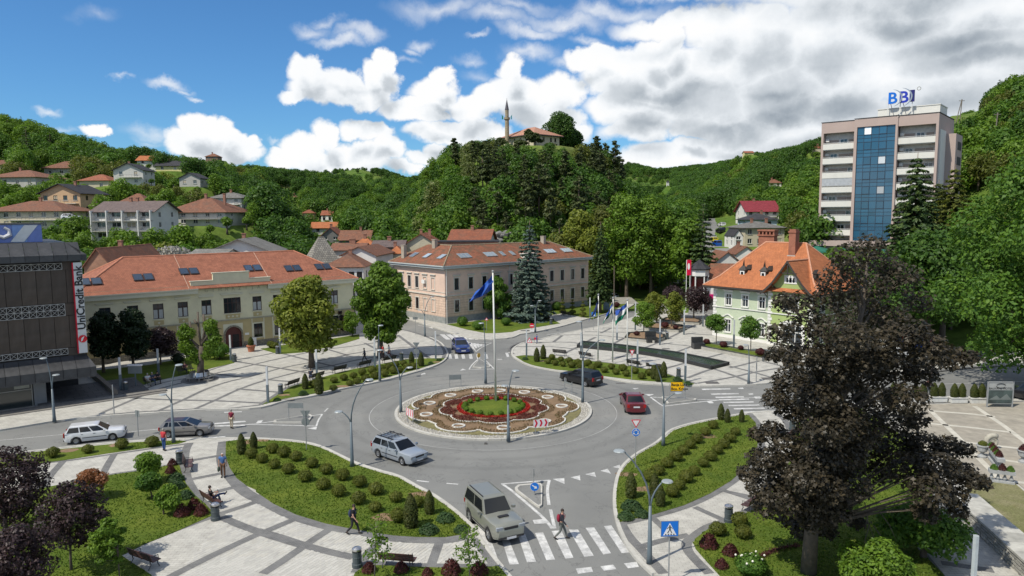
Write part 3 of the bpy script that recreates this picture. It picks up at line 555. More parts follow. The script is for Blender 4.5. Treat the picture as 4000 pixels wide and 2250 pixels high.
# paving stones of the near square, raised from their joints
def band_dist(p,segs):
 best=9
 for a,b_,w in segs:
  ab=b_-a;t=max(0,min(1,(p-a).dot(ab)/max(ab.length_squared,1e-6)));d=(a+ab*t-p).length-w/2
  if d<best:best=d
 return best
def stones():
 segs=[]
 for r,pl,w in BANDS:
  if r in('f','c1'):
   P=[Vector(g(r,x,y)[:2])for x,y in pl]
   segs+=[(a,b_,w)for a,b_ in zip(P[:-1],P[1:])if min(a.y,b_.y)<56]
 no=[LAWNS[k]for k in('wedge','park','front')]
 A=g('c0',1060,1290);B=g('c0',1838,945);dr=Vector((B.x-A.x,B.y-A.y)).normalized();nr=Vector((-dr.y,dr.x))
 L,Wd,ga=.4,.21,.024;cand=[]
 for j in range(-75,90):
  for i in range(-40,75):
   c=Vector((A.x,A.y))+dr*(i*L+(j%2)*L/2)+nr*(j*Wd)
   if not(27<c.y<50 and-17<c.x<9):continue
   if not inside(PAVE['sw'],c.x,c.y)or any(inside(l,c.x,c.y)for l in no):continue
   pr=project(c);
   if pr is None or pr[1]<1790 or pr[1]>2300 or pr[0]>2150 or pr[0]<500:continue
   if band_dist(c,segs)<.14:continue
   cand.append((c.y,c,j))
 cand.sort(key=lambda t:t[0])
 root=bpy.data.objects.new('stone_paving',None);COL.objects.link(root);root['kind']='structure'
 mk=MB();a,b_=L/2-ga/2,Wd/2-ga/2
 mk.add([(-a,-b_,0),(a,-b_,0),(a,b_,0),(-a,b_,0),(-a+.01,-b_+.01,.012),(a-.01,-b_+.01,.012),(a-.01,b_-.01,.012),(-a+.01,b_-.01,.012)],[(4,5,6,7),(0,1,5,4),(1,2,6,5),(2,3,7,6),(3,0,4,7)])
 m_s=mat('paving_stone',(.41,.4,.365),.85,.14,1.5,.15,rnd=.1)
 me=mk.mesh('paving_stone',m_s);ang=atan2(dr.y,dr.x)
 for yy,c,j in cand[:300]:
  o=bpy.data.objects.new('paving_stone',me);COL.objects.link(o);o.parent=root;o.location=(c.x,c.y,Z_W);o.rotation_euler=(0,0,ang)
 big=MB();ca,sa=cos(ang),sin(ang);rr=random.Random(3)
 for yy,c,j in cand[300:]:
  dz=rr.uniform(0,.003);big.mi=rr.randrange(4)
  big.add([(c.x+x*ca-y*sa,c.y+x*sa+y*ca,Z_W+z+dz)for x,y,z in mk.v],mk.f)
 ms=[mat('paving_stone_%s'%n_,col,.85,.12,1.5,.15)for n_,col in(('pale',(.43,.42,.38)),('mid',(.4,.39,.355)),('grey',(.375,.365,.335)),('warm',(.415,.4,.355)))]
 o=big.build('paving_stones',ms,root);o['kind']='stuff'
def project(p,z=None):
 v=Vector((p[0],p[1],(z if z is not None else(p[2]if len(p)>2 else 0))-CAM_H));d=v.dot(FW)
 if d<=0:return None
 return 2000+FPX*v.dot(RI)/d,1125-FPX*v.dot(UP)/d
stones()
# road markings
mb=MB();_zq=[0]
def mk_quad(r,q4):
 _zq[0]+=1;z=.004+.0003*(_zq[0]%7);P=[g(r,x,y)for x,y in q4]
 P=[(p.x,p.y,z)for p in P]
 ar=sum(P[i][0]*P[(i+1)%len(P)][1]-P[(i+1)%len(P)][0]*P[i][1]for i in range(len(P)))
 mb.poly(P if ar>0 else P[::-1])
def mk_line(r,pl,w=.13,sm=3):
 _zq[0]+=1;mb.strip(smooth_line([g(r,x,y)for x,y in pl],sm),w,.0045+.0003*(_zq[0]%7))
for q4 in[[(800,1015),(865,1008),(1025,1245),(955,1250)],[(640,1030),(715,1025),(862,1250),(795,1262)],[(495,1045),(575,1045),(712,1272),(630,1282)],[(345,1058),(430,1050),(535,1290),(465,1298)],[(200,1075),(270,1068),(375,1305),(300,1312)],[(50,1090),(115,1085),(210,1325),(130,1330)],[(-100,1100),(-40,1098),(60,1345),(-20,1350)],[(-250,1120),(-190,1115),(-100,1365),(-180,1370)],[(975,1340),(1085,1325),(1105,1370),(1010,1382)],[(770,1365),(880,1350),(910,1390),(800,1403)],[(555,1385),(690,1370),(705,1412),(575,1430)],[(355,605),(455,595),(458,648)],[(508,590),(592,573),(595,617)],[(637,563),(718,545),(733,587)],[(770,533),(832,515),(862,558)],[(878,500),(938,480),(950,515)],[(180,962),(270,952),(300,990),(195,995)]]:mk_quad('c2',q4)
mk_quad('c1',[(1880,1005),(1960,1000),(2085,1285),(2060,1260)])
for a,b_ in(((1400,618),(1505,630)),((1660,642),(1760,650)),((1920,652),(2060,652))):mk_line('c1',[a,b_],.16)
mk_line('c2',[(-95,648),(330,615)],.18);mk_line('c2',[(325,615),(308,700),(322,830)],.2);mk_line('c2',[(335,870),(372,1035)],.2);mk_line('c2',[(-80,652),(10,715),(260,930),(350,1035)],.2)
mk_line('d',[(960,702),(1150,680),(1475,632)],.15);mk_line('d',[(1475,632),(1450,670),(1435,712)],.15);mk_line('d',[(1435,712),(1200,705),(960,702),(740,715)],.15)
for q4 in[[(745,692),(955,676),(965,684),(750,700)],[(740,708),(950,702),(960,709),(745,716)],[(1030,692),(1045,675),(1078,673),(1062,692)],[(1375,728),(1440,715),(1435,735)],[(815,617),(935,613),(935,618),(818,622)],[(1485,615),(1508,592),(1518,592),(1495,615)],[(1130,362),(1168,358),(1135,368)],[(2400,336),(2440,331),(2405,340)]]:mk_quad('d',q4)
for q4 in[[(1640,160),(1925,147),(1915,162),(1660,168)],[(1500,146),(1520,134),(1560,132),(1540,146)],[(1660,130),(1890,115),(1890,121),(1665,138)]]:mk_quad('f',q4)
for y,x0,x1 in[(735,1665,1885),(772,1735,1950),(797,1770,1990),(815,1797,2030),(836,1832,2065),(860,1870,2110),(885,1912,2150),(911,1960,2190)]:
 mk_quad('e',[(x0,y-4),(x1,y-8),(x1+6,y),(x0+8,y+5)])
mk_line('e',[(1270,795),(1450,802),(1625,812),(1800,818)],.15);mk_line('e',[(1270,795),(1320,832),(1370,866)],.17);mk_line('e',[(1370,866),(1600,838),(1800,818)],.17)
for q4 in[[(1945,724),(1985,722),(1992,731),(1955,732)],[(2070,792),(2115,790),(2130,805),(2085,806)],[(1225,772),(1298,772),(1260,788)],[(1130,727),(1180,725),(1150,736)],[(1700,826),(1745,824),(1760,842),(1725,844)],[(2025,768),(2060,766),(2068,774),(2035,776)],[(2030,915),(2290,893),(2290,899),(2035,922)]]:mk_quad('e',q4)
for x in(1680,1735,1795,1860,1925,1995):mk_quad('b1',[(x-8,968),(x+18,966),(x+28,1005),(x,1007)])
mk_line('b1',[(1855,1100),(1880,1060),(1930,1012)],.14);mk_line('b1',[(1855,1100),(1960,1098),(2075,1096)],.12);mk_line('b1',[(2075,1096),(2030,1050),(1990,1010)],.14)
for x in(1660,1715,1765,1815,1865,1915):mk_quad('b1',[(x-60,795),(x-20,793),(x+35,838),(x-5,840)])
for k in range(5):mk_quad('b1',[(1850+30*k,868+4*k),(1880+30*k,866+4*k),(1905+22*k,920-8*k),(1890+22*k,925-8*k)])
mk_line('b1',[(1835,850),(1880,890),(1915,945)],.12);mk_line('b1',[(1835,860),(1950,862),(2050,868)],.12);mk_line('b1',[(2050,868),(1970,905),(1915,945)],.12)
mk_line('b1',[(1410,715),(1500,730),(1540,745)],.14);mk_quad('b1',[(1500,738),(1590,740),(1540,728)])
for q4 in[[(1435,1140),(1465,1128),(1480,1138),(1440,1146)],[(1780,1105),(1800,1092),(1830,1105)],[(2170,955),(2195,953),(2205,990),(2185,992)],[(2100,1010),(2140,1009),(2145,1014),(2105,1014)],[(2195,950),(2229,948),(2229,955),(2200,956)]]:mk_quad('b1',q4)
mk_line('b2',[(300,800),(440,772)],.12);mk_line('b2',[(740,735),(840,715)],.12);mk_line('b2',[(860,690),(970,668)],.12)
mk_line('f',[(1080,80),(1340,55)],.1);mk_line('f',[(-100,160),(540,100)],.08)
mk_line('h',[(150,330),(400,322)],.12);mk_line('h',[(950,262),(1300,246),(1932,225)],.1)
CX,CY,CR=-1.78,64.3,9.06
ml_=MB();ml_.strip([(CX+11.3*cos(rad(a0)),CY+11.3*sin(rad(a0)))for a0 in range(0,361,3)],.07,.004);struct('circle_line',ml_,mat('worn_paint',(.3,.3,.29),.8,.3,.6))
struct('road_markings',mb,M_PAINT)
def island(r,outl):
 P=[g(r,x,y)for x,y in outl];c=sum(P,Vector())/len(P)
 inn=[c+(p-c)*(1-.22/max((p-c).length,.5))for p in P]
 mb=MB();n=len(P)
 o=ngon_sheet('traffic_island',P,.13,M_KERB,thick=.14)
 i_=ngon_sheet('traffic_island_top',inn,.134,M_ASPH)
island('c2',[(25,692),(55,668),(150,660),(250,655),(265,672),(262,845),(240,860),(222,852),(28,712)])
island('d',[(1150,680),(1395,640),(1410,652),(1378,694),(1150,694)])
island('e',[(1355,800),(1490,806),(1625,816),(1620,824),(1405,852),(1380,830)])
island('b1',[(1885,1085),(1935,1022),(1960,1022),(2040,1072),(2040,1084),(1960,1092)])
M_IRON=mat('cast_iron',(.09,.085,.08),.7,.2,8,.3)
mb=MB()
for r,x,y,a,b_ in[('e',1390,428,.5,.35),('e',1745,692,.7,.5),('e',2190,660,.8,.5),('e',1040,688,.5,.2),('e',330,287,.5,.4),('b2',110,768,.6,.4),('c1',2000,300,.1,.1),('b3',1570,1078,.7,.4),('e',410,568,.4,.15)]:
 p=g(r,x,y);mb.box(p.x-a,p.x+a,p.y-b_,p.y+b_,0.,(Z_W if(r,x)not in(('e',1040),('e',410))else 0.)+.012)
struct('drain_covers',mb,M_IRON)
M_EARTH=mat('bare_earth',(.2,.13,.075),.95,.3,3,.3)
mb=MB()
def patch(r,x,y,a,b_,z=Z_L+.004):
 p=g(r,x,y);n=14;rr=[random.uniform(.7,1.15)for _ in range(n)]
 mb.poly([(p.x+a*rr[i]*cos(2*PI*i/n),p.y+b_*rr[i]*sin(2*PI*i/n),z)for i in range(n)])
for a in[('c1',1130,960,1.,.7),('c1',1430,760,.8,.5),('c0',590,372,.9,.5),('c0',1000,325,.4,.5),('c0',2150,300,.6,.5),('c2',1690,250,.9,.6),('c2',1160,710,.7,.5),('c2',985,580,.8,.5),('b1',775,1258,1.1,.5),('b1',290,1372,.6,.3),('b1',245,1335,.7,.4),('b1',1580,1045,.6,.4),('e',440,525,.6,.5),('c1',60,285,.5,.3)]:patch(*a)
struct('bare_earth',mb,M_EARTH)
M_BEIGE=bricky('beige_slabs',(.31,.285,.235),(.285,.26,.215),(.25,.23,.19),.9,.9,.01,.9,.2,blot=(.22,.205,.175),blot_amt=.5,blot_scale=.25,offs=0.)
sq=pts(('h',[(1150,400),(1300,382),(1932,366),(2500,360),(2900,900),(2300,1100),(1990,960),(1870,862),(1700,835),(1560,790),(1300,720),(1180,560)]))
ngon_sheet('square',sq,.17,M_BEIGE,thick=.1)
mb=MB()
for pl in([(1340,405),(1500,560),(1700,760),(1790,850)],[(1620,380),(1800,500),(1932,600),(2300,930)],[(1340,410),(1600,430),(1750,448)],[(1340,490),(1600,515),(1850,545)],[(1320,585),(1600,612),(1932,650)],[(1500,690),(1700,705),(1932,738)],[(1860,855),(2100,880)]):mb.strip([g('h',x,y,.17)for x,y in pl],.42,.174)
struct('pale_bands',mb,mat('pale_slab',(.44,.42,.36),.9,.15,1.5))
dry=pts(('h',[(1560,870),(1870,880),(2100,1080),(2500,1500),(2400,1900),(1932,1290),(1600,985)]))
ngon_sheet('rough_grass_ground',dry,.19,M_LAWN2,thick=.1)
# building kit
class Fac:
 """vertical plane through O with horizontal direction az (from +Y); at() reads a photo point on it as (along, height)"""
 def __init__(s,O,az):s.O=Vector(O);s.az=az;s.d=Vector((sin(az),cos(az),0));s.n=Vector((s.d.y,-s.d.x,0));s.rz=atan2(s.d.y,s.d.x)
 def at(s,r,x,y):
  d=ray(*q(r,x,y));O2=Vector((s.O.x,s.O.y,0));t=O2.dot(s.n)/d.dot(s.n);P=d*t
  return(Vector((P.x,P.y,0))-O2).dot(s.d),CAM_H+P.z
M_GLASS=glass('window_glass');M_WHITE=mat('white_paint',(.68,.68,.65),.55,.06,3)
M_BROWNF=mat('brown_window_wood',(.045,.018,.014),.5,.2,6)
M_STONE=bricky('rubble_stone',(.3,.27,.21),(.22,.2,.16),(.13,.12,.1),.45,.22,.03,.95,.6,blot=(.12,.11,.09),blot_amt=.5)
def wall(mb,p0,dr,Wd,z0,z1,ops=(),rec=.16):
 """one wall face with real openings: ops = (s0, s1, z0, z1)"""
 p0=Vector((p0[0],p0[1],0));d=Vector((dr[0],dr[1],0)).normalized();inn=Vector((-d.y,d.x,0))
 xs=sorted({0.,Wd,*[o[0]for o in ops],*[o[1]for o in ops]});zs=sorted({z0,z1,*[o[2]for o in ops],*[o[3]for o in ops]})
 P=lambda s,z,k=0.:p0+d*s+inn*k+Vector((0,0,z))
 for i in range(len(xs)-1):
  for j in range(len(zs)-1):
   cx_,cz_=(xs[i]+xs[i+1])/2,(zs[j]+zs[j+1])/2
   if any(o[0]<cx_<o[1]and o[2]<cz_<o[3]for o in ops):continue
   mb.quad(P(xs[i],zs[j]),P(xs[i+1],zs[j]),P(xs[i+1],zs[j+1]),P(xs[i],zs[j+1]))
 for a,b_,c,e in ops:
  mb.quad(P(a,c),P(b_,c),P(b_,c,rec),P(a,c,rec));mb.quad(P(a,e,rec),P(b_,e,rec),P(b_,e),P(a,e))
  mb.quad(P(a,c,rec),P(a,e,rec),P(a,e),P(a,c));mb.quad(P(b_,c),P(b_,e),P(b_,e,rec),P(b_,c,rec))
_wm={}
def window(root,p0,dr,s,z,w,h,frame=None,pane=None,sill=None,surround=None,hood=None,cols=2,rows=1,curtain=None,rec=.14,fw=.07,blind=None,name='window'):
 """w x h window centred at s, its foot at z; parts: window (frame) > pane, sill, surround, hood, curtain"""
 frame=frame or M_BROWNF;pane=pane or M_GLASS
 key=(w,h,frame.name,cols,rows,fw,rec)
 if key not in _wm:
  m_=MB();y0,y1=rec-.05,rec
  m_.box(-w/2,w/2,y0,y1,0,fw);m_.box(-w/2,w/2,y0,y1,h-fw,h)
  m_.box(-w/2,-w/2+fw,y0,y1,fw,h-fw);m_.box(w/2-fw,w/2,y0,y1,fw,h-fw)
  for k in range(1,cols):x=-w/2+w*k/cols;m_.box(x-fw/2,x+fw/2,y0,y1,fw,h-fw)
  for k in range(1,rows):
   zz=h*(.66 if rows==2 else k/rows)
   m_.box(-w/2+fw,w/2-fw,y0+.005,y1-.005,zz-fw/2,zz+fw/2)
  _wm[key]=m_.mesh('window_frame',frame)
 d=Vector((dr[0],dr[1],0)).normalized()
 f=link(name,_wm[key],root,loc=(p0[0]+d.x*s,p0[1]+d.y*s,z),rz=atan2(d.y,d.x))
 def sub(nm,k2,fn,m2):
  if k2 not in _wm:mm=MB();fn(mm);_wm[k2]=mm.mesh(nm,m2)
  return link(nm,_wm[k2],f)
 sub('pane',('pane',w,h,pane.name,rec),lambda m_:m_.quad((-w/2,rec-.02,0),(w/2,rec-.02,0),(w/2,rec-.02,h),(-w/2,rec-.02,h)),pane)
 if curtain:sub('curtain',('cur',w,h,curtain.name),lambda m_:[m_.quad((x0,rec-.024,fw),(x1,rec-.024,fw),(x1,rec-.024,h*.6),(x0,rec-.024,h*.6))for x0,x1 in((-w/2+fw,-w*.07),(w*.07,w/2-fw))],curtain)
 if blind:sub('blind',('bl',w,h,blind.name),lambda m_:m_.box(-w/2+fw,w/2-fw,rec-.045,rec-.03,h*.25,h-fw),blind)
 if sill:sub('sill',('sill',w,sill.name),lambda m_:m_.box(-w/2-.12,w/2+.12,-.12,.06,-.11,-.003),sill)
 if surround:
  def fs(m_):
   t=.16
   m_.box(-w/2-t,-w/2-.002,-.045,.02,0,h+t);m_.box(w/2+.002,w/2+t,-.045,.02,0,h+t);m_.box(-w/2-.002,w/2+.002,-.045,.02,h+.002,h+t)
  sub('surround',('sur',w,h,surround.name),fs,surround)
 if hood:
  def fh(m_):
   m_.box(-w/2-.28,w/2+.28,-.06,.02,h+.3,h+.46);m_.box(-w/2-.36,w/2+.36,-.2,.02,h+.46,h+.58)
  sub('hood',('hood',w,h,hood.name),fh,hood)
 return f
def plane_box(mb,p0,dr,s0,s1,z0,z1,y0,y1):
 """box in a wall's own frame: y negative is outward"""
 d=Vector((dr[0],dr[1],0)).normalized();inn=Vector((-d.y,d.x,0));o=Vector((p0[0],p0[1],0))+d*s0+inn*y0+Vector((0,0,z0))
 mb.obox(o,d*(s1-s0),inn*(y1-y0),(0,0,z1-z0))
def thick_faces(mb,faces,t=.14):
 for f in faces:
  P=[Vector(p)for p in f];n=(P[1]-P[0]).cross(P[2]-P[0]).normalized()
  if n.z<0:P=P[::-1];n=-n
  k=len(P);Q=[p-n*t for p in P]
  mb.add(P+Q,[tuple(range(k)),tuple(range(2*k-1,k-1,-1))]+[(i,k+i,k+(i+1)%k,(i+1)%k)for i in range(k)])
def hip_roof(x0,x1,y0,y1,ze,zr,inset=None,t=.14):
 w=(y1-y0)/2;ins=w if inset is None else inset;ym=(y0+y1)/2
 if x1-x0<y1-y0:
  w=(x1-x0)/2;ins=w if inset is None else inset;xm=(x0+x1)/2
  A,B=(xm,y0+ins,zr),(xm,y1-ins,zr);c=[(x0,y0,ze),(x1,y0,ze),(x1,y1,ze),(x0,y1,ze)]
  F=[[c[0],c[1],A],[c[1],c[2],B,A],[c[2],c[3],B],[c[3],c[0],A,B]]
 else:
  A,B=(x0+ins,ym,zr),(x1-ins,ym,zr);c=[(x0,y0,ze),(x1,y0,ze),(x1,y1,ze),(x0,y1,ze)]
  F=[[c[0],c[1],B,A],[c[1],c[2],B],[c[2],c[3],A,B],[c[3],c[0],A]]
 return F
def ridge_tiles(mb,pts_,r=.11):
 for a,b_ in pts_:mb.tube([a,b_],r,6)
def roofm(name,c1,c2,blot=None,amt=.5,bw=.2,bh=.16,rnd=0.):return bricky(name,c1,c2,tuple(x*.45 for x in c1),bw,bh,.012,.85,.7,blot=blot,blot_amt=amt,blot_scale=.6,rnd=rnd)
R_GYM=roofm('red_clay_tiles',(.35,.14,.085),(.27,.105,.065),(.22,.09,.06),.4,.24,.22)
R_OLD=roofm('old_clay_tiles',(.27,.1,.055),(.17,.075,.045),(.1,.085,.055),.75,.3,.3)
R_ORANGE=roofm('orange_tiles',(.43,.155,.065),(.37,.135,.06),(.3,.12,.06),.3,.25,.24)
R_BROWN=roofm('brown_tiles',(.22,.1,.06),(.16,.075,.05),(.12,.08,.06),.6,.3,.28,.12)
R_DARK=roofm('dark_sheet_roof',(.045,.045,.05),(.035,.035,.04),None,0,.5,1.2,.1)
R_GREY=roofm('grey_slate_roof',(.2,.195,.18),(.15,.145,.135),(.11,.105,.09),.6,.5,.4,.1)
R_TAUPE=roofm('taupe_sheet_roof',(.15,.115,.105),(.13,.1,.095),None,0,.4,.8,.1)
R_MAROON=roofm('maroon_roof',(.22,.035,.045),(.19,.03,.04),None,0,.35,.4,.1)
# the school with the long red roof
def school():
 O=g('Y',2430,800);F_=Fac(O,rad(51.64));L=36.;Dp=13.
 root=thing('school_building','long cream school with red tiled hip roof and an arched doorway','building',O,F_.rz)
 cream=mat('cream_render',(.67,.625,.43),.9,.06,.8,.05,dirt=(.38,.36,.26),dirt_scale=.5,dirt_amt=.3)
 tan=mat('tan_render',(.44,.36,.19),.9,.07,.8);trim=mat('cream_trim',(.6,.575,.44),.85,.06,1)
 cs=[-32.95,-29.9,-26.98,-24.05,-21.13,-17.8,-14.45,-11.58,-8.7,-5.85,-3.1]
 ops_u=[(L+c-.62,L+c+.62,5.03,6.98)if abs(c+17.8)>.1 else(L+c-1.12,L+c+1.12,4.95,7.05)for c in cs]
 ops_l=[(L+c-.6,L+c+.6,1.28,3.2)for c in cs if abs(c+17.8)>.1]
 p0=(-L,0);X=(1,0)
 mu,ml,mst=MB(),MB(),MB()
 wall(mu,p0,X,L,4.,9.,ops_u)
 door=(L-18.95,L-16.72,.9,3.1)
 wall(ml,p0,X,L,.9,4.,ops_l+[door],.25);wall(mst,p0,X,L,-.5,.9,[(L-18.95,L-16.72,0.,.9)],.25)
 for p,d,w in(((0,0),(0,1),Dp),((0,Dp),(-1,0),L),((-L,Dp),(0,-1),Dp)):
  so=[(2.5+4*k-.6,2.5+4*k+.6,5.03,6.98)for k in range(3)]if w==Dp else[]
  wall(mu,p,d,w,4.,9.,so);wall(ml,p,d,w,.9,4.,[]);wall(mst,p,d,w,-.5,.9)
  for o in so:window(root,p,d,(o[0]+o[1])/2,o[2],1.24,1.95,sill=trim,hood=trim,rows=2)
 mu.build('upper_wall',cream,root);ml.build('lower_wall',tan,root);mst.build('stone_plinth',M_STONE,root)
 mb=MB();
 for a,b_,z1 in((-22.96,-20.15,9.5),(-20.15,-15.4,10.46),(-15.4,-12.52,9.5)):mb.box(a,b_,-.002,.35,9.,z1)
 mb.mi=1
 for a,b_,z1 in((-23.05,-20.2,9.5),(-20.25,-15.3,10.46),(-15.35,-12.43,9.5)):mb.box(a,b_,-.08,.4,z1+.002,z1+.1)
 mb.build('parapet',[cream,trim],root)
 mb=MB()
 for a,b_ in((-36.5,-22.2),(-13.,.5)):mb=MB();mb.box(a,b_,-.5,0.,7.95,8.45);mb.box(a,b_,-.62,0.,8.451,8.62);mb.build('cornice',trim,root)
 mb=MB()
 mb.box(.002,.5,-0.,Dp+.5,7.95,8.6);mb.box(-36.5,-36.002,-0.,Dp+.5,7.95,8.6)
 mb.build('cornice',trim,root)
 mb=MB();mb.box(-L-.06,.06,-.09,-.002,3.95,4.14);mb.build('string_course',mat('grey_trim',(.33,.31,.23),.9),root)
 cur=mat('net_curtain',(.42,.43,.42),.9,.1)
 for o in ops_u:
  w=round(o[1]-o[0],2);c=(o[0]+o[1])/2
  window(root,p0,X,c,o[2],w,round(o[3]-o[2],2),sill=trim,hood=trim,cols=2 if w<2 else 4,rows=2,curtain=cur if w<2 else None)
 for o in ops_l:window(root,p0,X,(o[0]+o[1])/2,o[2],1.2,1.92,sill=trim,surround=trim,cols=2,rows=2)
 mp,mlz,mf=MB(),MB(),MB()
 for c in cs:
  wide=abs(c+17.8)<.1;hw=.95 if wide else .58
  mp.box(c-hw,c+hw,-.03,-.002,4.25,4.8)
  for k in((-.55,0,.55)if wide else(0,)):
   mlz.add([(c+k-.17,-.05,4.52),(c+k,-.05,4.36),(c+k+.17,-.05,4.52),(c+k,-.05,4.68),(c+k-.17,-.031,4.52),(c+k,-.031,4.36),(c+k+.17,-.031,4.52),(c+k,-.031,4.68)],[(0,1,2,3),(0,4,5,1),(1,5,6,2),(2,6,7,3),(3,7,4,0)])
  if not wide:
   for s_ in(-1,1):mf.box(c+s_*.82-.06,c+s_*.82+.06,-.04,-.002,.95,3.93)
 mp.build('panel',tan,root);mlz.build('lozenge',trim,root);mf.build('pilaster_strip',trim,root)
 mb=MB();n=12;R1,R0_=1.3,1.08;cz=1.98;cx_=-17.83
 arc=[(cos(PI*i/n),sin(PI*i/n))for i in range(n+1)]
 for i in range(n):
  (a,b_),(c,d)=arc[i],arc[i+1]
  mb.add([(cx_+R0_*a,-.1,cz+R0_*b_),(cx_+R1*a,-.1,cz+R1*b_),(cx_+R1*c,-.1,cz+R1*d),(cx_+R0_*c,-.1,cz+R0_*d),(cx_+R0_*a,0.,cz+R0_*b_),(cx_+R1*a,0.,cz+R1*b_),(cx_+R1*c,0.,cz+R1*d),(cx_+R0_*c,0.,cz+R0_*d)],[(0,1,2,3)[::-1],(1,5,6,2)[::-1],(0,3,7,4)[::-1]])
 for s_ in(-1,1):mb.box(cx_+s_*1.19-.11,cx_+s_*1.19+.11,-.1,0,0,cz)
 mb.build('door_arch',M_STONE,root)
 mb=MB()
 for i in range(n):
  (a,b_),(c,d)=arc[i],arc[i+1]
  mb.quad((cx_+R1*a,-.01,cz+R1*b_),(cx_+R1*a,-.01,3.5),(cx_+R1*c,-.01,3.5),(cx_+R1*c,-.01,cz+R1*d))
 mb.build('spandrel',trim,root)
 red=mat('dark_red_door',(.075,.012,.012),.5,.15,4)
 mb=MB();mb.poly([(cx_+1.1*cos(PI*i/16),.12,cz+1.07*sin(PI*i/16))for i in range(17)]+[(cx_-1.1,.12,0),(cx_+1.1,.12,0)])
 dr=mb.build('door',red,root)
 mb=MB();mb.box(cx_-.1,cx_+.75,.06,.11,.02,2.);mb.build('door_leaf',mat('dark_opening',(.012,.01,.01),.8),dr)  # flat black panel, paints the dark inside of the open doorway
 mb=MB();mb.box(cx_-1.5,cx_+1.5,-.9,-.1,0,.13);mb.box(cx_-1.4,cx_+1.4,-.5,-.1,.13,.2);mb.build('doorstep',M_KERB,root)
 for i,ch in enumerate(''):
  c_=bpy.data.curves.new('letter','FONT');c_.body=ch;c_.size=.62;c_.extrude=.03;c_.align_x='CENTER'
  o=bpy.data.objects.new('letter',c_);COL.objects.link(o);o.parent=root;c_.materials.append(mat('raised_letter',(.5,.475,.345),.8))
  o.location=(-21.05+i*.865,-.03,8.05);o.rotation_euler=(PI/2,0,0)
 F1=hip_roof(-36.6,.6,-.6,13.6,8.62,12.75);mb=MB();thick_faces(mb,F1,.1);rf=mb.build('roof',R_GYM,root)
 mb=MB();A,B=Vector(F1[0][3]),Vector(F1[0][2])
 ridge_tiles(mb,[(A,B),(F1[0][0],A),(F1[0][1],B),(F1[2][1],A),(F1[2][0],B)],.12);mb.build('ridge_tiles',mat('ridge_tile',(.42,.17,.1),.85,.15,3),rf)
 sl=(12.75-8.62)/7.1
 mb=MB()
 for x in(-23.3,-12.5):mb.tube([(x,-.6,8.68),(x+0.,6.5,12.8)],.045,5)
 mb.build('roof_seam',mat('pale_seam',(.42,.27,.2),.9),rf)
 for x,yy in((-34.,1.2),(-28.1,1.5),(-22.4,2.2),(-13.9,2.2),(-8.3,1.7),(-3.7,1.7)):
  m_=MB();z0=8.62+(yy+.6)*sl
  for k in(-.62,.62):
   m_.mi=0;o=Vector((x+k-.55,yy,z0+.1));up=Vector((0,1,sl)).normalized();nn=Vector((0,-sl,1)).normalized()
   m_.obox(o,(1.1,0,0),up*1.45,nn*.09);m_.mi=1;m_.obox(o+Vector((.1,0,0))+up*.12+nn*.092,(.9,0,0),up*1.2,nn*.01)
  m_.build('skylight',[mat('dark_alu',(.03,.03,.035),.4),glass('blue_glass',(.02,.035,.06),.25)],rf)
 mb=MB();mb.tube([(.12,-.12,.1),(.12,-.12,8.2)],.06,6);mb.build('downpipe',mat('dark_metal',(.04,.04,.042),.5),root)
 mb=MB();mb.box(-16.3,-15.75,-.05,-.004,1.75,2.05);mb.build('plaque',M_WHITE,root)
 mb=MB();mb.box(-20.1,-19.85,-.12,-.004,3.45,3.75);mb.build('alarm_box',mat('red_box',(.35,.02,.02),.5),root)
 return root
school()
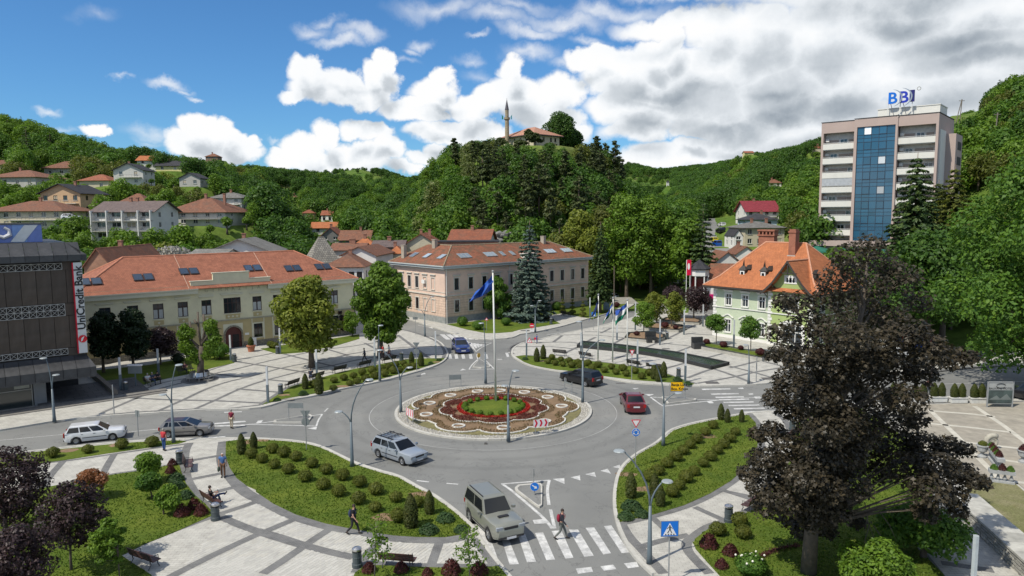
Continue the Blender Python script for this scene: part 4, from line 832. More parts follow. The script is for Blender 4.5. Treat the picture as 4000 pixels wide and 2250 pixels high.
# the pink corner building
def pink():
 O=g('P',745,1110);az=rad(49);F_=Fac(O,az)
 root=thing('corner_building','two storey pale pink corner building under an old brown tiled roof','building',O,F_.rz)
 pk=mat('pink_render',(.62,.462,.37),.9,.06,.7,.04,dirt=(.38,.3,.25),dirt_scale=.5,dirt_amt=.35)
 pk2=bricky('pink_rustication',(.6,.45,.35),(.58,.435,.34),(.3,.22,.18),30,.42,.02,.9,.5,blot=(.36,.28,.23),blot_amt=.4)
 tr=mat('grey_white_trim',(.52,.5,.44),.85,.08,1.2,dirt=(.3,.29,.26),dirt_scale=1,dirt_amt=.4);pl=mat('blue_grey_plinth',(.22,.235,.23),.9,.15,2,.2,dirt=(.3,.3,.28),dirt_scale=2)
 RW=[2.4,5.4,8.35,11.3,14.3,17.4,20.5,24.45,27.2,30.,32.8];LW=[3.4,5.8,8.25,10.6,13.1]
 fronts=[((0,0),(1,0),34.4,RW),((0,15.5),(0,-1),15.5,[15.5-c for c in LW])]
 mu,ml,mp=MB(),MB(),MB()
 for p,d,w,cs in fronts:
  wall(mu,p,d,w,4.75,9.2,[(c-.46,c+.46,5.57,7.52)for c in cs]);wall(ml,p,d,w,1.18,4.75,[(c-.46,c+.46,1.88,3.86)for c in cs]);wall(mp,p,d,w,-.5,1.18)
 for p,d,w in(((34.4,0),(0,1),11),((34.4,11),(-1,0),23.4),((11,11),(0,1),4.5),((11,15.5),(-1,0),11)):
  wall(mu,p,d,w,4.75,9.2);wall(ml,p,d,w,1.18,4.75);wall(mp,p,d,w,-.5,1.18)
 mu.build('upper_wall',pk,root);ml.build('lower_wall',pk2,root);mp.build('plinth',pl,root)
 dark=mat('maroon_frame',(.035,.02,.02),.5)
 for k,(p,d,w,cs)in enumerate(fronts):
  for c in cs:
   niche=k==1 and round(15.5-c,1)in(3.4,5.8)
   window(root,p,d,c,5.57,.92,1.95,frame=pk if niche else dark,pane=pk if niche else M_GLASS,sill=tr,surround=tr,hood=tr,rec=.1 if niche else .14,fw=.05)
   window(root,p,d,c,1.88,.92,1.98,frame=pk if niche else dark,pane=pk if niche else M_GLASS,sill=tr,surround=tr,rec=.1 if niche else .14,fw=.05)
 mb=MB()
 for p,d,w in(((0,0),(1,0),34.4),((0,15.5),(0,-1),15.5)):
  e=.2
  plane_box(mb,p,d,-.2,w+.2,4.62,4.78,-.16,-.002);plane_box(mb,p,d,-.05,w+.05,5.2,5.3,-.06,-.003);plane_box(mb,p,d,-.05,w+.05,8.85,8.98,-.1,-.003)
 mb.build('string_course',tr,root)
 mb=MB();mb.box(-.65,35.05,-.65,-.001,9.2,9.55);mb.box(-.65,-.001,0.,16.1,9.2,9.55);mb.box(34.401,35.05,0,11.6,9.2,9.55)
 mb.box(-.85,35.2,-.85,0.,9.552,9.72);mb.box(-.85,0,.001,16.3,9.552,9.72);mb.box(34.4,35.2,.001,11.8,9.552,9.72)
 mb.build('cornice',mat('pale_blue_grey_trim',(.42,.46,.46),.6,.06),root)
 mb=MB()
 for x in(.25,14.,21.2):mb.tube([(x,-.1,.1),(x,-.1,9.2)],.06,6)
 mb.build('downpipe',M_WHITE,root)
 e=.8;ze=9.7;zr=12.7
 C,Rr,Lf=(5.5,5.5,zr),(28.9,5.5,zr),(5.5,12.6,zr)
 Fs=[[(-e,-e,ze),(34.4+e,-e,ze),Rr,C],[(34.4+e,-e,ze),(34.4+e,11+e,ze),Rr],[(34.4+e,11+e,ze),(11+e,11+e,ze),C,Rr],[(11+e,11+e,ze),(11+e,15.5+e,ze),Lf,C],[(11+e,15.5+e,ze),(-e,15.5+e,ze),Lf],[(-e,15.5+e,ze),(-e,-e,ze),C,Lf]]
 mb=MB();thick_faces(mb,Fs,.12);rf=mb.build('roof',R_OLD,root)
 mb=MB();ridge_tiles(mb,[(C,Rr),(C,Lf),((-e,-e,ze),C),((34.4+e,-e,ze),Rr),((-e,15.5+e,ze),Lf)],.13);mb.build('ridge_tiles',mat('old_ridge',(.25,.2,.13),.9,.3,4),rf)
 sl=(zr-ze)/(5.5+e);up=Vector((0,1,sl)).normalized();nn=Vector((0,-sl,1)).normalized()
 upl=Vector((1,0,sl)).normalized();nl=Vector((-sl,0,1)).normalized()
 mw=[mat('zinc',(.35,.37,.38),.45,.1,3,metal=.4),glass('pale_sky_glass',(.25,.3,.33),.1)]
 for x,n in((4.3,3),(10.,3),(13.6,1),(15.9,1),(24.6,3),(29.,3)):
  m_=MB()
  for k in range(n):
   o=Vector((x+k*.82,1.2,ze+(1.2+e)*sl+.06));m_.mi=0;m_.obox(o,(.76,0,0),up*1.5,nn*.1);m_.mi=1;m_.obox(o+Vector((.08,0,0))+up*.12+nn*.102,(.6,0,0),up*1.26,nn*.01)
  m_.build('skylight',mw,rf)
 for y in(2.6,6.9,11.):
  m_=MB();o=Vector((1.1,y,ze+(1.1+e)*sl+.06));m_.obox(o,upl*1.5,(0,1.3,0),nl*.1);m_.mi=1;m_.obox(o+upl*.12+Vector((0,.1,0))+nl*.102,upl*1.26,(0,1.1,0),nl*.01)
  m_.build('skylight',mw,rf)
 mb=MB();mb.box(17.3,20.2,-.4,.8,9.74,10.9);mb.box(17.1,20.4,-.55,.9,10.9,11.02);mb.build('attic',tr,root)
 for x,y,z1 in((4.6,9.3,13.6),(.9,13.6,12.6),(27.,5.,13.7)):
  m_=MB();m_.box(x-.3,x+.3,y-.45,y+.45,ze+.2,z1);m_.box(x-.36,x+.36,y-.5,y+.5,z1,z1+.12);m_.build('chimney',mat('chimney_render',(.33,.29,.23),.9,.15,2),rf)
 m_=MB();m_.box(5.32,6.18,-.42,-.1,6.45,7.05)
 o=m_.build('air_conditioner',M_WHITE,root);o.location=(0,15.5-12,0);o.rotation_euler[2]=0
 o.matrix_local=Matrix.Translation((0,11.55,0))@Matrix.Rotation(-PI/2,4,'Z')
pink()
# the green villa
def villa():
 O=g('V',785,1205);F_=Fac(O,rad(141.2))
 root=thing('villa','pale green villa with white corner stones and steep orange hip roof','building',O,F_.rz)
 mint=mat('mint_render',(.44,.5,.36),.9,.05,.7,dirt=(.33,.38,.28),dirt_scale=.6,dirt_amt=.3);green=mat('olive_green_render',(.31,.39,.145),.9,.05,.7)
 wt=mat('villa_white',(.66,.65,.61),.8,.05,1);dk=mat('dark_timber',(.04,.033,.028),.7,.2,4)
 Dp=12.;bw=6.3;pj=.45;ZE=7.7
 mm,mg=MB(),MB()
 cs=[-6.6,-3.87,-1.26]
 ops=[(c+9.1-.47,c+9.1+.47,4.83,6.47)for c in cs]+[(c+9.1-.47,c+9.1+.47,.92,2.75)for c in cs]
 wall(mm,(-9.1,0),(1,0),9.1,-.3,ZE,ops);wall(mm,(bw,Dp),(-1,0),bw+9.1,-.3,ZE);wall(mm,(-9.1,Dp),(0,-1),Dp,-.3,ZE,[(3,3.9,.92,2.75),(7,7.9,.92,2.75),(3,3.9,4.83,6.47),(7,7.9,4.83,6.47)])
 wall(mg,(0,-pj),(1,0),bw,-.3,ZE,[(2.1,4.9,.5,3.05),(2.2,4.3,4.9,6.5)])
 wall(mg,(0,0),(0,-1),pj,-.3,ZE)
 so=[(2.,3.,.92,2.75),(5.5,6.5,.92,2.75),(9,10,.92,2.75),(2.,3.,4.83,6.47),(5.5,6.5,4.83,6.47),(9,10,4.83,6.47)]
 wall(mg,(bw,-pj),(0,1),Dp+pj,-.3,ZE,so)
 mm.build('wall',mint,root);mg.build('green_wall',green,root)
 for o in so:window(root,(bw,-pj),(0,1),(o[0]+o[1])/2,o[2],1.,round(o[3]-o[2],2),frame=M_WHITE,sill=wt,surround=wt,hood=wt,rows=2)
 for z,h in((.92,1.83),(4.83,1.64)):
  for s_ in(3.45,7.45):window(root,(-9.1,Dp),(0,-1),s_,z,.9,h,frame=M_WHITE,sill=wt,surround=wt,rows=2)
 for c in cs:
  window(root,(-9.1,0),(1,0),c+9.1,4.83,.94,1.64,frame=M_WHITE,sill=wt,surround=wt,hood=wt,rows=2,fw=.08)
  f=window(root,(-9.1,0),(1,0),c+9.1,.92,.94,1.83,frame=M_WHITE,sill=wt,surround=wt,rows=2,fw=.08)
  mb=MB();P=[(-.95,1.95),(-.6,2.1),(-.35,2.3),(0,2.42),(.35,2.3),(.6,2.1),(.95,1.95)]
  for a,b_ in zip(P[:-1],P[1:]):mb.obox((a[0],-.16,a[1]+.12),(b_[0]-a[0],0,b_[1]-a[1]),(0,.155,0),(0,0,.13))
  mb.build('wavy_hood',wt,f)
 f=window(root,(0,-pj),(1,0),3.5,.5,2.8,2.55,frame=M_WHITE,sill=wt,surround=wt,cols=3,rows=2,fw=.1,curtain=None)
 mb=MB();n=8;
 for i in range(n):
  a0,a1=PI*(.18+.64*i/n),PI*(.18+.64*(i+1)/n)
  for R_ in((1.9,2.25),):
   x0,z0,x1,z1=R_[0]*cos(a0),R_[0]*sin(a0)*.6+1.7,R_[0]*cos(a1),R_[0]*sin(a1)*.6+1.7
   X0,Z0,X1,Z1=R_[1]*cos(a0),R_[1]*sin(a0)*.66+1.75,R_[1]*cos(a1),R_[1]*sin(a1)*.66+1.75
   mb.add([(x0,-.12,z0),(X0,-.12,Z0),(X1,-.12,Z1),(x1,-.12,z1),(x0,0,z0),(X0,0,Z0),(X1,0,Z1),(x1,0,z1)],[(0,3,2,1)[::-1],(1,2,6,5)[::-1],(0,4,7,3)[::-1]])
 mb.build('arched_hood',wt,f)
 mb=MB()
 for s_ in(-1,1):mb.box(s_*1.72-.17,s_*1.72+.17,-.09,0,-.45,2.3)
 for k in range(8):mb.lathe([(.04,-.4),(.09,-.3),(.05,-.12),(.07,-.04)],6,(-1.05+k*.3,-.2,0))
 mb.box(-1.3,1.3,-.3,-.1,-.05,.02);mb.box(-1.3,1.3,-.3,-.1,-.48,-.4);mb.build('balustrade',wt,f)
 window(root,(0,-pj),(1,0),3.25,4.9,2.1,1.6,frame=M_WHITE,sill=wt,surround=wt,hood=wt,cols=2,rows=2,fw=.1)
 qa,qb=MB(),MB();qa.box(-.02,.62,-.05,-.002,0,.36);qb.box(-.02,.42,-.05,-.002,0,.36);qam,qbm=qa.mesh('quoin',wt),qb.mesh('quoin',wt)
 for x0,y0,sgn in((-9.1,0,1),(0.,-pj,1),(bw,-pj,-1)):
  for k in range(18):
   o=link('quoin',qam if k%2==0 else qbm,root,loc=(x0,y0,.12+k*.42));o.scale=(sgn,1,1)
 for k in range(18):
  o=link('quoin',qam if k%2==0 else qbm,root,loc=(bw,-pj,.12+k*.42));o.rotation_euler[2]=PI/2
 mb=MB();plane_box(mb,(-9.1,0),(1,0),-.08,9.1,4.42,4.55,-.13,-.06);plane_box(mb,(0,-pj),(1,0),-.13,bw+.13,4.42,4.55,-.13,-.06);plane_box(mb,(bw,-pj),(0,1),0,Dp,4.42,4.55,-.13,-.06)
 plane_box(mb,(-9.1,0),(1,0),-.08,9.1,-.1,.5,-.06,-.001);plane_box(mb,(0,-pj),(1,0),-.06,bw+.06,-.1,.5,-.06,-.001);plane_box(mb,(bw,-pj),(0,1),0,Dp,-.1,.5,-.06,-.001)
 mb.build('string_course',wt,root)
 prof=[(-.7,7.25),(0.,7.75),(1.,8.75),(2.,10.1),(3.15,11.7)];prof+=[(6.3-x,z)for x,z in prof[-2::-1]]
 mb=MB();mb.poly([(x,-pj,z-.25)for x,z in prof if 0<=x<=6.3 or True][1:-1]+[(6.3,-pj,7.65),(0,-pj,7.65)])if False else None
 gp=[(0,7.7)]+[(x,z-.18)for x,z in prof[1:-1]]+[(6.3,7.7)]
 mb.poly([(x,-pj,z)for x,z in gp][::-1]);mb.build('gable',green,root)
 window(root,(0,-pj),(1,0),3.15,8.62,1.5,.95,frame=M_WHITE,surround=wt,cols=3,rows=1,fw=.16,rec=-.02)
 mb=MB();Fb=[]
 for(x0,z0),(x1,z1)in zip(prof[:-1],prof[1:]):Fb.append([(x0,-pj-1.,z0),(x1,-pj-1.,z1),(x1,5.2,z1),(x0,5.2,z0)])
 thick_faces(mb,Fb,.12)
 x0,x1,y0,y1=-10.3,7.4,-1.,13.;zr=13.75;kz=8.9;kk=1.7
 a=[(x0,y0,7.55),(x1,y0,7.55),(x1,y1,7.55),(x0,y1,7.55)];k_=[(x0+kk,y0+kk,kz),(x1-kk,y0+kk,kz),(x1-kk,y1-kk,kz),(x0+kk,y1-kk,kz)]
 Rl,Rr_=(-4.6,6.,zr),(1.6,6.,zr)
 Fm=[[a[i],a[(i+1)%4],k_[(i+1)%4],k_[i]]for i in range(4)]+[[k_[0],k_[1],Rr_,Rl],[k_[1],k_[2],Rr_],[k_[2],k_[3],Rl,Rr_],[k_[3],k_[0],Rl]]
 thick_faces(mb,Fm,.12);rf=mb.build('roof',R_ORANGE,root)
 mb=MB();ridge_tiles(mb,[(Rl,Rr_)]+[(a[i],k_[i])for i in range(4)]+[(k_[0],Rl),(k_[3],Rl),(k_[1],Rr_),(k_[2],Rr_),((3.15,-pj-1,11.7),(3.15,5.2,11.7))],.12)
 mb.build('ridge_tiles',mat('orange_ridge',(.48,.24,.15),.85,.15,3),rf)
 mb=MB();mb.box(x0-.06,-.75,y0-.08,y0+.25,7.3,7.5);mb.box(x0-.08,x0+.25,y0,y1,7.3,7.5);mb.box(x0+.1,-.8,y0+.05,0,7.2,7.3);mb.box(7.,x1+.08,y0+.2,y1,7.3,7.5);mb.build('eaves',dk,root)
 mb=MB()
 for(xa,za),(xb,zb)in zip(prof[:-1],prof[1:]):mb.obox((xa,-pj-1.06,za-.3),(xb-xa,0,zb-za),(0,.08,0),(0,0,.36))
 mb.box(1.9,4.4,-pj-.9,-pj-.8,10.,10.14);mb.box(3.08,3.22,-pj-.9,-pj-.8,9.9,11.5)
 for x in(.9,5.4):mb.obox((x,-pj-.95,8.35),(0,.9,-.5),(.14,0,0),(0,0,.16))
 mb.build('bargeboard',dk,root)
 def dorm(x):
  m_=MB();y=1.15;z=8.75
  m_.box(x-.48,x+.48,y,y+1.3,z,z+1.15);d=m_.build('dormer',dk,rf)
  m_=MB();m_.add([(x-.62,y-.15,z+1.15),(x+.62,y-.15,z+1.15),(x+.62,y+.9,z+1.15),(x-.62,y+.9,z+1.15),(x-.2,y+.3,z+1.75),(x+.2,y+.3,z+1.75),(x,y+.4,z+2.75)],[(0,1,5,4),(1,2,5),(3,0,4),(2,3,4,5),(4,5,6),(5,4,6)])
  m_.box(x-.25,x+.9,y+.5,y+1.6,z+1.16,z+1.35);m_.add([(x+.2,y+.4,z+1.35),(x+1.,y+.4,z+1.3),(x+1.,y+2,z+1.3),(x+.2,y+2,z+1.35),(x+.6,y+.4,z+1.9),(x+.6,y+2,z+1.9)],[(0,1,4),(1,2,5,4),(3,0,4,5)])
  m_.build('dormer_cap',dk,d)
  window(d,(x-.48,y),(1,0),.48,z+.08,.8,.98,frame=M_WHITE,cols=1,rows=1,fw=.13,rec=-.02)if False else None
  m_=MB();m_.box(x-.36,x+.36,y-.05,y-.002,z+.05,z+1.05);m_.mi=1;m_.box(x-.2,x+.2,y-.06,y-.051,z+.2,z+.9);m_.build('dormer_window',[M_WHITE,M_GLASS],d)
 dorm(-5.2);dorm(-1.9)
 m_=MB();m_.box(5.3,5.75,1.2,1.9,9.4,10.);m_.add([(5.2,1.1,10.),(5.85,1.1,10.),(5.52,2.2,10.5),(5.52,1.1,10.5)],[(0,1,3),(1,2,3),(2,0,3)]);m_.build('roof_vent',dk,rf)
 brick=bricky('chimney_brick',(.34,.12,.07),(.28,.1,.06),(.24,.16,.12),.25,.08,.012,.9,.4)
 m_=MB();m_.box(-8.2,-5.6,9.8,10.7,9,14.5);m_.box(-8.35,-5.45,9.65,10.85,14.5,14.7)
 for k in range(5):m_.box(-8.2+k*.6,-7.95+k*.6,9.75,10.75,14.7,15.2)
 m_.box(-8.35,-5.45,9.65,10.85,15.2,15.45);m_.build('chimney',brick,rf)
 m_=MB();m_.box(0.,1.,4.2,5.2,11.5,15.2);m_.box(-.08,1.08,4.12,5.28,15.2,15.45);m_.box(.05,.95,4.25,5.15,15.45,15.7);m_.mi=1;m_.box(-.1,1.1,4.05,5.3,11.6,12.1);m_.build('chimney',[brick,M_KERB],rf)
 m_=MB();m_.tube([(-.1,-.12,0),(-.1,-.12,6.3),(-.5,-.6,7.),(-.5,-.95,7.3)],.055,6);m_.build('downpipe',mat('dark_metal',(.04,.04,.042)),root)
villa()
# lettering
_tx={}
def text_part(name,body,size,m_,parent,loc,rot,extrude=.02,sx=1.,bold=0.,align='CENTER',label=None):
 key=(body,size,extrude,m_.name,bold,align)
 if key not in _tx:
  c=bpy.data.curves.new('lettering','FONT');c.body=body;c.size=size;c.extrude=extrude;c.align_x=align;c.offset=bold;c.resolution_u=3
  o=bpy.data.objects.new('tmp',c);COL.objects.link(o);bpy.context.view_layer.update()
  me=bpy.data.meshes.new_from_object(o.evaluated_get(bpy.context.evaluated_depsgraph_get()));me.materials.clear();me.materials.append(m_)
  bpy.data.objects.remove(o);bpy.data.curves.remove(c);_tx[key]=me
 o=link(name,_tx[key],parent,loc=loc,label=label);o.rotation_euler=rot;o.scale=(sx,1,1);return o
RM={'brown':R_BROWN,'brownb':R_BROWN,'red':roofm('red_brown_tiles',(.3,.105,.055),(.22,.08,.05),(.15,.085,.06),.5,.3,.28,.12),'orange':R_ORANGE,'dark':R_DARK,'grey':R_GREY,'greyb':R_GREY,'taupe':R_TAUPE,'maroon':R_MAROON}
WC={'cream':(.5,.45,.33),'grey':(.4,.39,.36),'pale':(.5,.49,.45),'orange':(.5,.34,.2),'white':(.66,.65,.62),'yellow':(.58,.52,.25),'brown':(.2,.14,.1),'darkgrey':(.17,.165,.155),'brownw':(.26,.2,.16),'blue':(.42,.52,.6)}
WM={k:mat('wall_'+k,c,.9,.06,.6,dirt=tuple(x*.7 for x in c),dirt_scale=.35,dirt_amt=.35,rnd=.05)for k,c in WC.items()}
WM['brick']=bricky('house_brick',(.4,.17,.09),(.33,.14,.08),(.3,.24,.19),.3,.1,.015)
M_FLUE=mat('house_chimney',(.26,.13,.09),.9,.2,3);M_RAIL=mat('balcony_rail',(.22,.22,.22),.6)
def house(lab,u0,u1,vb,ve,vr,D,kind,rm,wc,op,k):
 pm=PD((u0+u1)/2,vb,D);x0=PD(u0,vb,D).x;w=(u1-u0)*D/FPX;dp=op.get('depth',round(w*.75,1));z0=pm.z
 he=ZA((u0+u1)/2,ve,D)-z0;hr=ZA((u0+u1)/2,vr,D+(dp/2 if kind!='gable' else 0))-z0;hr=max(hr,he+.9)if kind!='flat' else he+.25
 ov=min(.8,w*.06);rz=op.get('rz',random.Random(k).uniform(-.12,.12))if kind!='flat' else 0
 root=thing('house',lab,'house',(x0+ov,D,z0),rz);w-=2*ov
 rows=op.get('rows',1);cols=op.get('cols',max(2,int(w/4))if he>2 else 0);wall_m=WM[wc];mb=MB()
 ww=1.15 if not op.get('wide')else 2.2;wh=1.25 if he/max(rows,1)<3.2 else 1.5;fl=he/rows if rows else 3
 ops,ops2=[],[]
 if he>1.6 and cols:
  for r in range(rows):
   zb=r*fl+min(.9,fl*.3)
   if zb+wh>he-.15:wh_=max(.5,he-.2-zb)
   else:wh_=wh
   for c in range(cols):
    s=w*(c+.5)/cols;a=min(ww,w/cols*.7)/2;ops.append((s-a,s+a,zb,zb+wh_))
   for c in range(2):s=dp*(c+.5)/2;ops2.append((s-.5,s+.5,zb,zb+wh_))
 wall(mb,(0,0),(1,0),w,-3,he,ops);wall(mb,(w,0),(0,1),dp,-3,he,ops2);wall(mb,(w,dp),(-1,0),w,-3,he);wall(mb,(0,dp),(0,-1),dp,-3,he,ops2)
 if kind=='gable':mb.tri((0,0,he),(w,0,he),(w/2,0,hr-.1));mb.tri((w,dp,he),(0,dp,he),(w/2,dp,hr-.1))
 if kind=='side':mb.tri((w,0,he),(w,dp,he),(w,dp/2,hr-.1));mb.tri((0,dp,he),(0,0,he),(0,dp/2,hr-.1))
 mb.build('wall',wall_m,root)
 fr=M_WHITE if k%3 else M_BROWNF;bl=mat('roller_blind',(.36,.31,.22),.8)
 for i,o in enumerate(ops):window(root,(0,0),(1,0),(o[0]+o[1])/2,o[2],round(o[1]-o[0],1),round(o[3]-o[2],1),frame=fr,cols=2,blind=bl if(i+k)%4==0 else None,sill=M_KERB)
 for o in ops2:
  window(root,(w,0),(0,1),(o[0]+o[1])/2,o[2],1.,round(o[3]-o[2],1),frame=fr);window(root,(0,dp),(0,-1),(o[0]+o[1])/2,o[2],1.,round(o[3]-o[2],1),frame=fr)
 mb=MB()
 if kind=='hip':thick_faces(mb,hip_roof(-ov,w+ov,-ov,dp+ov,he-.05,hr),.12)
 elif kind=='gable':
  sl=(hr-he)/(w/2);e=he-ov*sl
  thick_faces(mb,[[(-ov,-ov,e),(w/2,-ov,hr),(w/2,dp+ov,hr),(-ov,dp+ov,e)],[(w/2,-ov,hr),(w+ov,-ov,e),(w+ov,dp+ov,e),(w/2,dp+ov,hr)]],.14)
 elif kind=='side':
  sl=(hr-he)/(dp/2);e=he-ov*sl
  thick_faces(mb,[[(-ov,-ov,e),(w+ov,-ov,e),(w+ov,dp/2,hr),(-ov,dp/2,hr)],[(-ov,dp/2,hr),(w+ov,dp/2,hr),(w+ov,dp+ov,e),(-ov,dp+ov,e)]],.14)
 else:mb.box(-.2,w+.2,-.2,dp+.2,he,he+.25)
 rf=mb.build('roof',RM[rm],root)
 rr=random.Random(k+50)
 for c in range(op.get('ch',1 if k%2 else 0)):
  x=w*(.3+.4*rr.random()+.12*c)%w;y=dp*(.42+.1*rr.random());m_=MB();m_.box(x-.3,x+.3,y-.25,y+.25,he,hr+.7);m_.box(x-.38,x+.38,y-.33,y+.33,hr+.7,hr+.85);m_.build('chimney',M_FLUE,rf)
 if op.get('balc'):
  for r in range(1,max(rows,2)):
   if r*fl>he-1.5:continue
   zz=r*fl;xa,xb=(0,w)if op['balc']==2 else(w*.3,w*.95);m_=MB();m_.box(xa,xb,-1.2,-.002,zz-.15,zz);b_=m_.build('balcony',M_KERB,root)
   m_=MB();m_.box(xa,xb,-1.2,-1.15,zz+.85,zz+.92);m_.box(xa,xb,-1.19,-1.16,zz+.4,zz+.44)
   n=int((xb-xa)/.9)
   for i in range(n+1):x=xa+(xb-xa)*i/n;m_.box(x-.02,x+.02,-1.19,-1.16,zz,zz+.85)
   m_.build('railing',M_RAIL,b_)
 if lab.startswith('long white'):
  m_=MB()
  for x in(.02,w*.26,w*.52,w*.78,w-.2):m_.box(x,x+.2,-1.3,-.002,0,he-.02)
  m_.build('fin_wall',wall_m,root)
 return root
for k,h in enumerate(HS):house(*h,k)
def shingle():
 P=PD(1258,1030,138);t=thing('mill_house','old house with tall steep grey wooden shingle pyramid roof','house',(P.x,138,0),rad(28));w=3.6;za=ZA(1248,924,138);z0=ZA(1248,1045,138)
 mb=MB();mb.box(-w+.4,w-.4,-w+.4,w-.4,-1,z0+.2);mb.build('wall',WM['pale'],t)
 mb=MB();c=[(-w,-w,z0),(w,-w,z0),(w,w,z0),(-w,w,z0)];a_,b_=(-.5,0,za),(.5,0,za);thick_faces(mb,[[c[0],c[1],b_,a_],[c[1],c[2],b_],[c[2],c[3],a_,b_],[c[3],c[0],a_]],.15);mb.build('roof',bricky('wood_shingles',(.3,.28,.24),(.2,.19,.17),(.07,.065,.06),.45,.42,.03,.9,.9,blot=(.14,.14,.12),blot_amt=.5),t)
shingle()
# tower block
def tower():
 P=PD(*q('T',78,1165),150);Z0=P.z;F_=Fac((P.x,P.y,0),rad(130.7))
 root=thing('tower_block','ten storey tower block with white balconies and a blue glass centre strip','building',(P.x,P.y,0),F_.rz)
 mauve=mat('mauve_render',(.4,.315,.28),.9,.05,.4);wt=mat('tower_white',(.62,.61,.56),.85,.05,.5,dirt=(.42,.41,.38),dirt_scale=.5,dirt_amt=.35)
 back=mat('loggia_wall',(.56,.54,.5),.9);bl=mat('beige_shutter',(.33,.27,.23),.8,.05)
 W_,Dp=21.3,15.;zt=36.4;zb=Z0-8;fl=2.93;zf=[31.98-fl*k-0. for k in range(9)]
 mb=MB();mb.box(0,.45,-0.,Dp,zb,zt);mb.box(W_-.45,W_,-.3,Dp,zb,zt);mb.box(6.5,7.05,-.55,.6,zb,zt);mb.box(14.,14.4,-.55,.6,zb,zt)
 mb.box(.45,W_-.45,Dp-.3,Dp,zb,zt);mb.box(.45,6.5,-0.,.5,34.2,zt);mb.box(7.05,14.,-.55,.5,34.9,zt+.15);mb.box(14.4,W_-.45,-.3,.5,34.5,zt+.1)
 mb.build('frame_wall',mauve,root)
 mb=MB();mb.box(.45,W_-.45,.5,Dp-.3,zt-.3,zt-.05);mb.build('roof',R_GREY,root)
 mb=MB();mb.box(-.1,6.5,-.1,.3,zt,zt+.1);mb.box(6.45,14.5,-.65,.3,zt+.151,zt+.25);mb.box(14.45,W_+.1,-.4,.3,zt+.101,zt+.2);mb.box(W_-.2,W_+.1,.301,Dp,zt+.1,zt+.2);mb.box(-.1,.15,.301,Dp,zt,zt+.1);mb.build('coping',mat('dark_coping',(.05,.05,.05),.6),root)
 mb=MB();mb.box(.45,6.5,1.5,1.7,zb,34.5);mb.box(14.4,W_-.45,1.5,1.7,zb,34.8);mb.build('loggia_wall',back,root)
 sh=MB();sh.box(-.9,.9,-.06,-.001,0,1.5);shm=sh.mesh('shutter',bl)
 for k,z in enumerate(zf):
  for(a,b_)in((.45,6.5),(14.4,W_-.45)):
   off=0. if a<1 else .25
   m_=MB();m_.box(a,b_,-.1,.02,z-1.15+off,z+off);bf=m_.build('balcony_front',wt,root)
   m_=MB();m_.box(a,b_,.02,1.5,z-1.3+off,z-1.15+off);m_.build('balcony_slab',back,root)
   m_=MB();m_.box(a,b_,-.08,-.03,z+.14+off,z+.2+off);m_.build('handrail',M_WHITE,bf)
   for j,s in enumerate(((a+1.7),(a+3.6),(a+5.2))):
    if s>b_-.6:continue
    if(k+j)%3==1:window(root,(0,1.5),(1,0),s,z-.9+off,1.4,1.9,rec=-.02,frame=M_WHITE)
    else:link('shutter',shm,root,loc=(s,1.5,z-.6+off)).scale=((1 if j<2 else .7),1,1)
   m_=MB();m_.box(a+.1,a+.8,1.05,1.45,z+.55+off,z+1.1+off);m_.build('air_conditioner',M_WHITE,root)
 m_=MB();m_.box(.46,6.49,-.05,-.01,zf[3]+.25,zf[3]+1.7);m_.build('roller_screen',mat('grey_screen',(.36,.38,.4),.7),root)
 gb=glass('tower_blue_glass',(.02,.085,.15),.06,.8,1.2);wg=glass('tower_white_glass',(.55,.58,.6),.2);mul=mat('mullion',(.03,.05,.08),.4)
 hts=[(0.,1.02),(1.02,2.05),(2.05,2.93)];cw=[0,1.25,2.65,4.,5.4,6.95];pm_={}
 mb=MB()
 for c in cw:mb.box(7.05+c-.03,7.05+c+.03,-.32,-.2,zb+6,34.9)
 for k in range(8):
  zz=34.85-k*fl
  for a,b_ in((0.,1.55),(1.55,2.2),(2.2,2.93)):
   mb.box(7.05,14.,-.318,-.21,zz-b_-.025,zz-b_+.025)
   for c in range(5):
    w,h=cw[c+1]-cw[c]-.06,b_-a-.05;opn=a==0 and c in(1,3);wh=(k,c)in((2,3),(4,3),(0,1))and opn
    gm=wg if wh else gb;key=(round(w,2),round(h,2),gm.name)
    if key not in pm_:t_=MB();t_.box(0,w,-.02,0,0,h);pm_[key]=t_.mesh('pane',gm)
    o=link('pane',pm_[key],root,loc=(7.05+cw[c]+.03,-.24 if not opn else-.3,zz-b_+.025))
    if wh:o['label']='pale pane standing open'
 mb.build('mullions',mul,root)
 for c in(1,3):
  for k in range(7):
   zz=34.85-k*fl;m_=MB();x0,x1=7.05+cw[c],7.05+cw[c+1]
   for a,b_,e,f in((x0,x0+.08,zz-1.55,zz),(x1-.08,x1,zz-1.55,zz),(x0+.08,x1-.08,zz-.08,zz),(x0+.08,x1-.08,zz-1.55,zz-1.47)):m_.box(a,b_,-.38,-.3,e,f)
   m_.build('sash',mul,root)
 mb=MB();mb.box(-1.2,W_+.8,-2.2,-.1,11.1,12.2);mb.build('canopy',mauve,root)
 mb=MB();mb.box(-1.,W_+.6,-2.,-.12,zb,11.);mb.build('ground_floor',mat('dark_shopfront',(.03,.035,.035),.3),root)
 mb=MB();mb.box(W_,W_+.2,.8,6,zb,33.5);mb.build('side_wall',wt,root)
 mb=MB();mb.box(W_,W_+1.9,6.,13,zb,33.);mb.build('side_block',mauve,root)
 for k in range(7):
  m_=MB();z=31.6-k*fl;m_.box(W_+1.901,W_+1.94,8,12,z-1.6,z);m_.build('loggia',mat('dark_loggia',(.05,.045,.045),.8),root)  # flat dark panels on the wall, painting the shade of open loggias
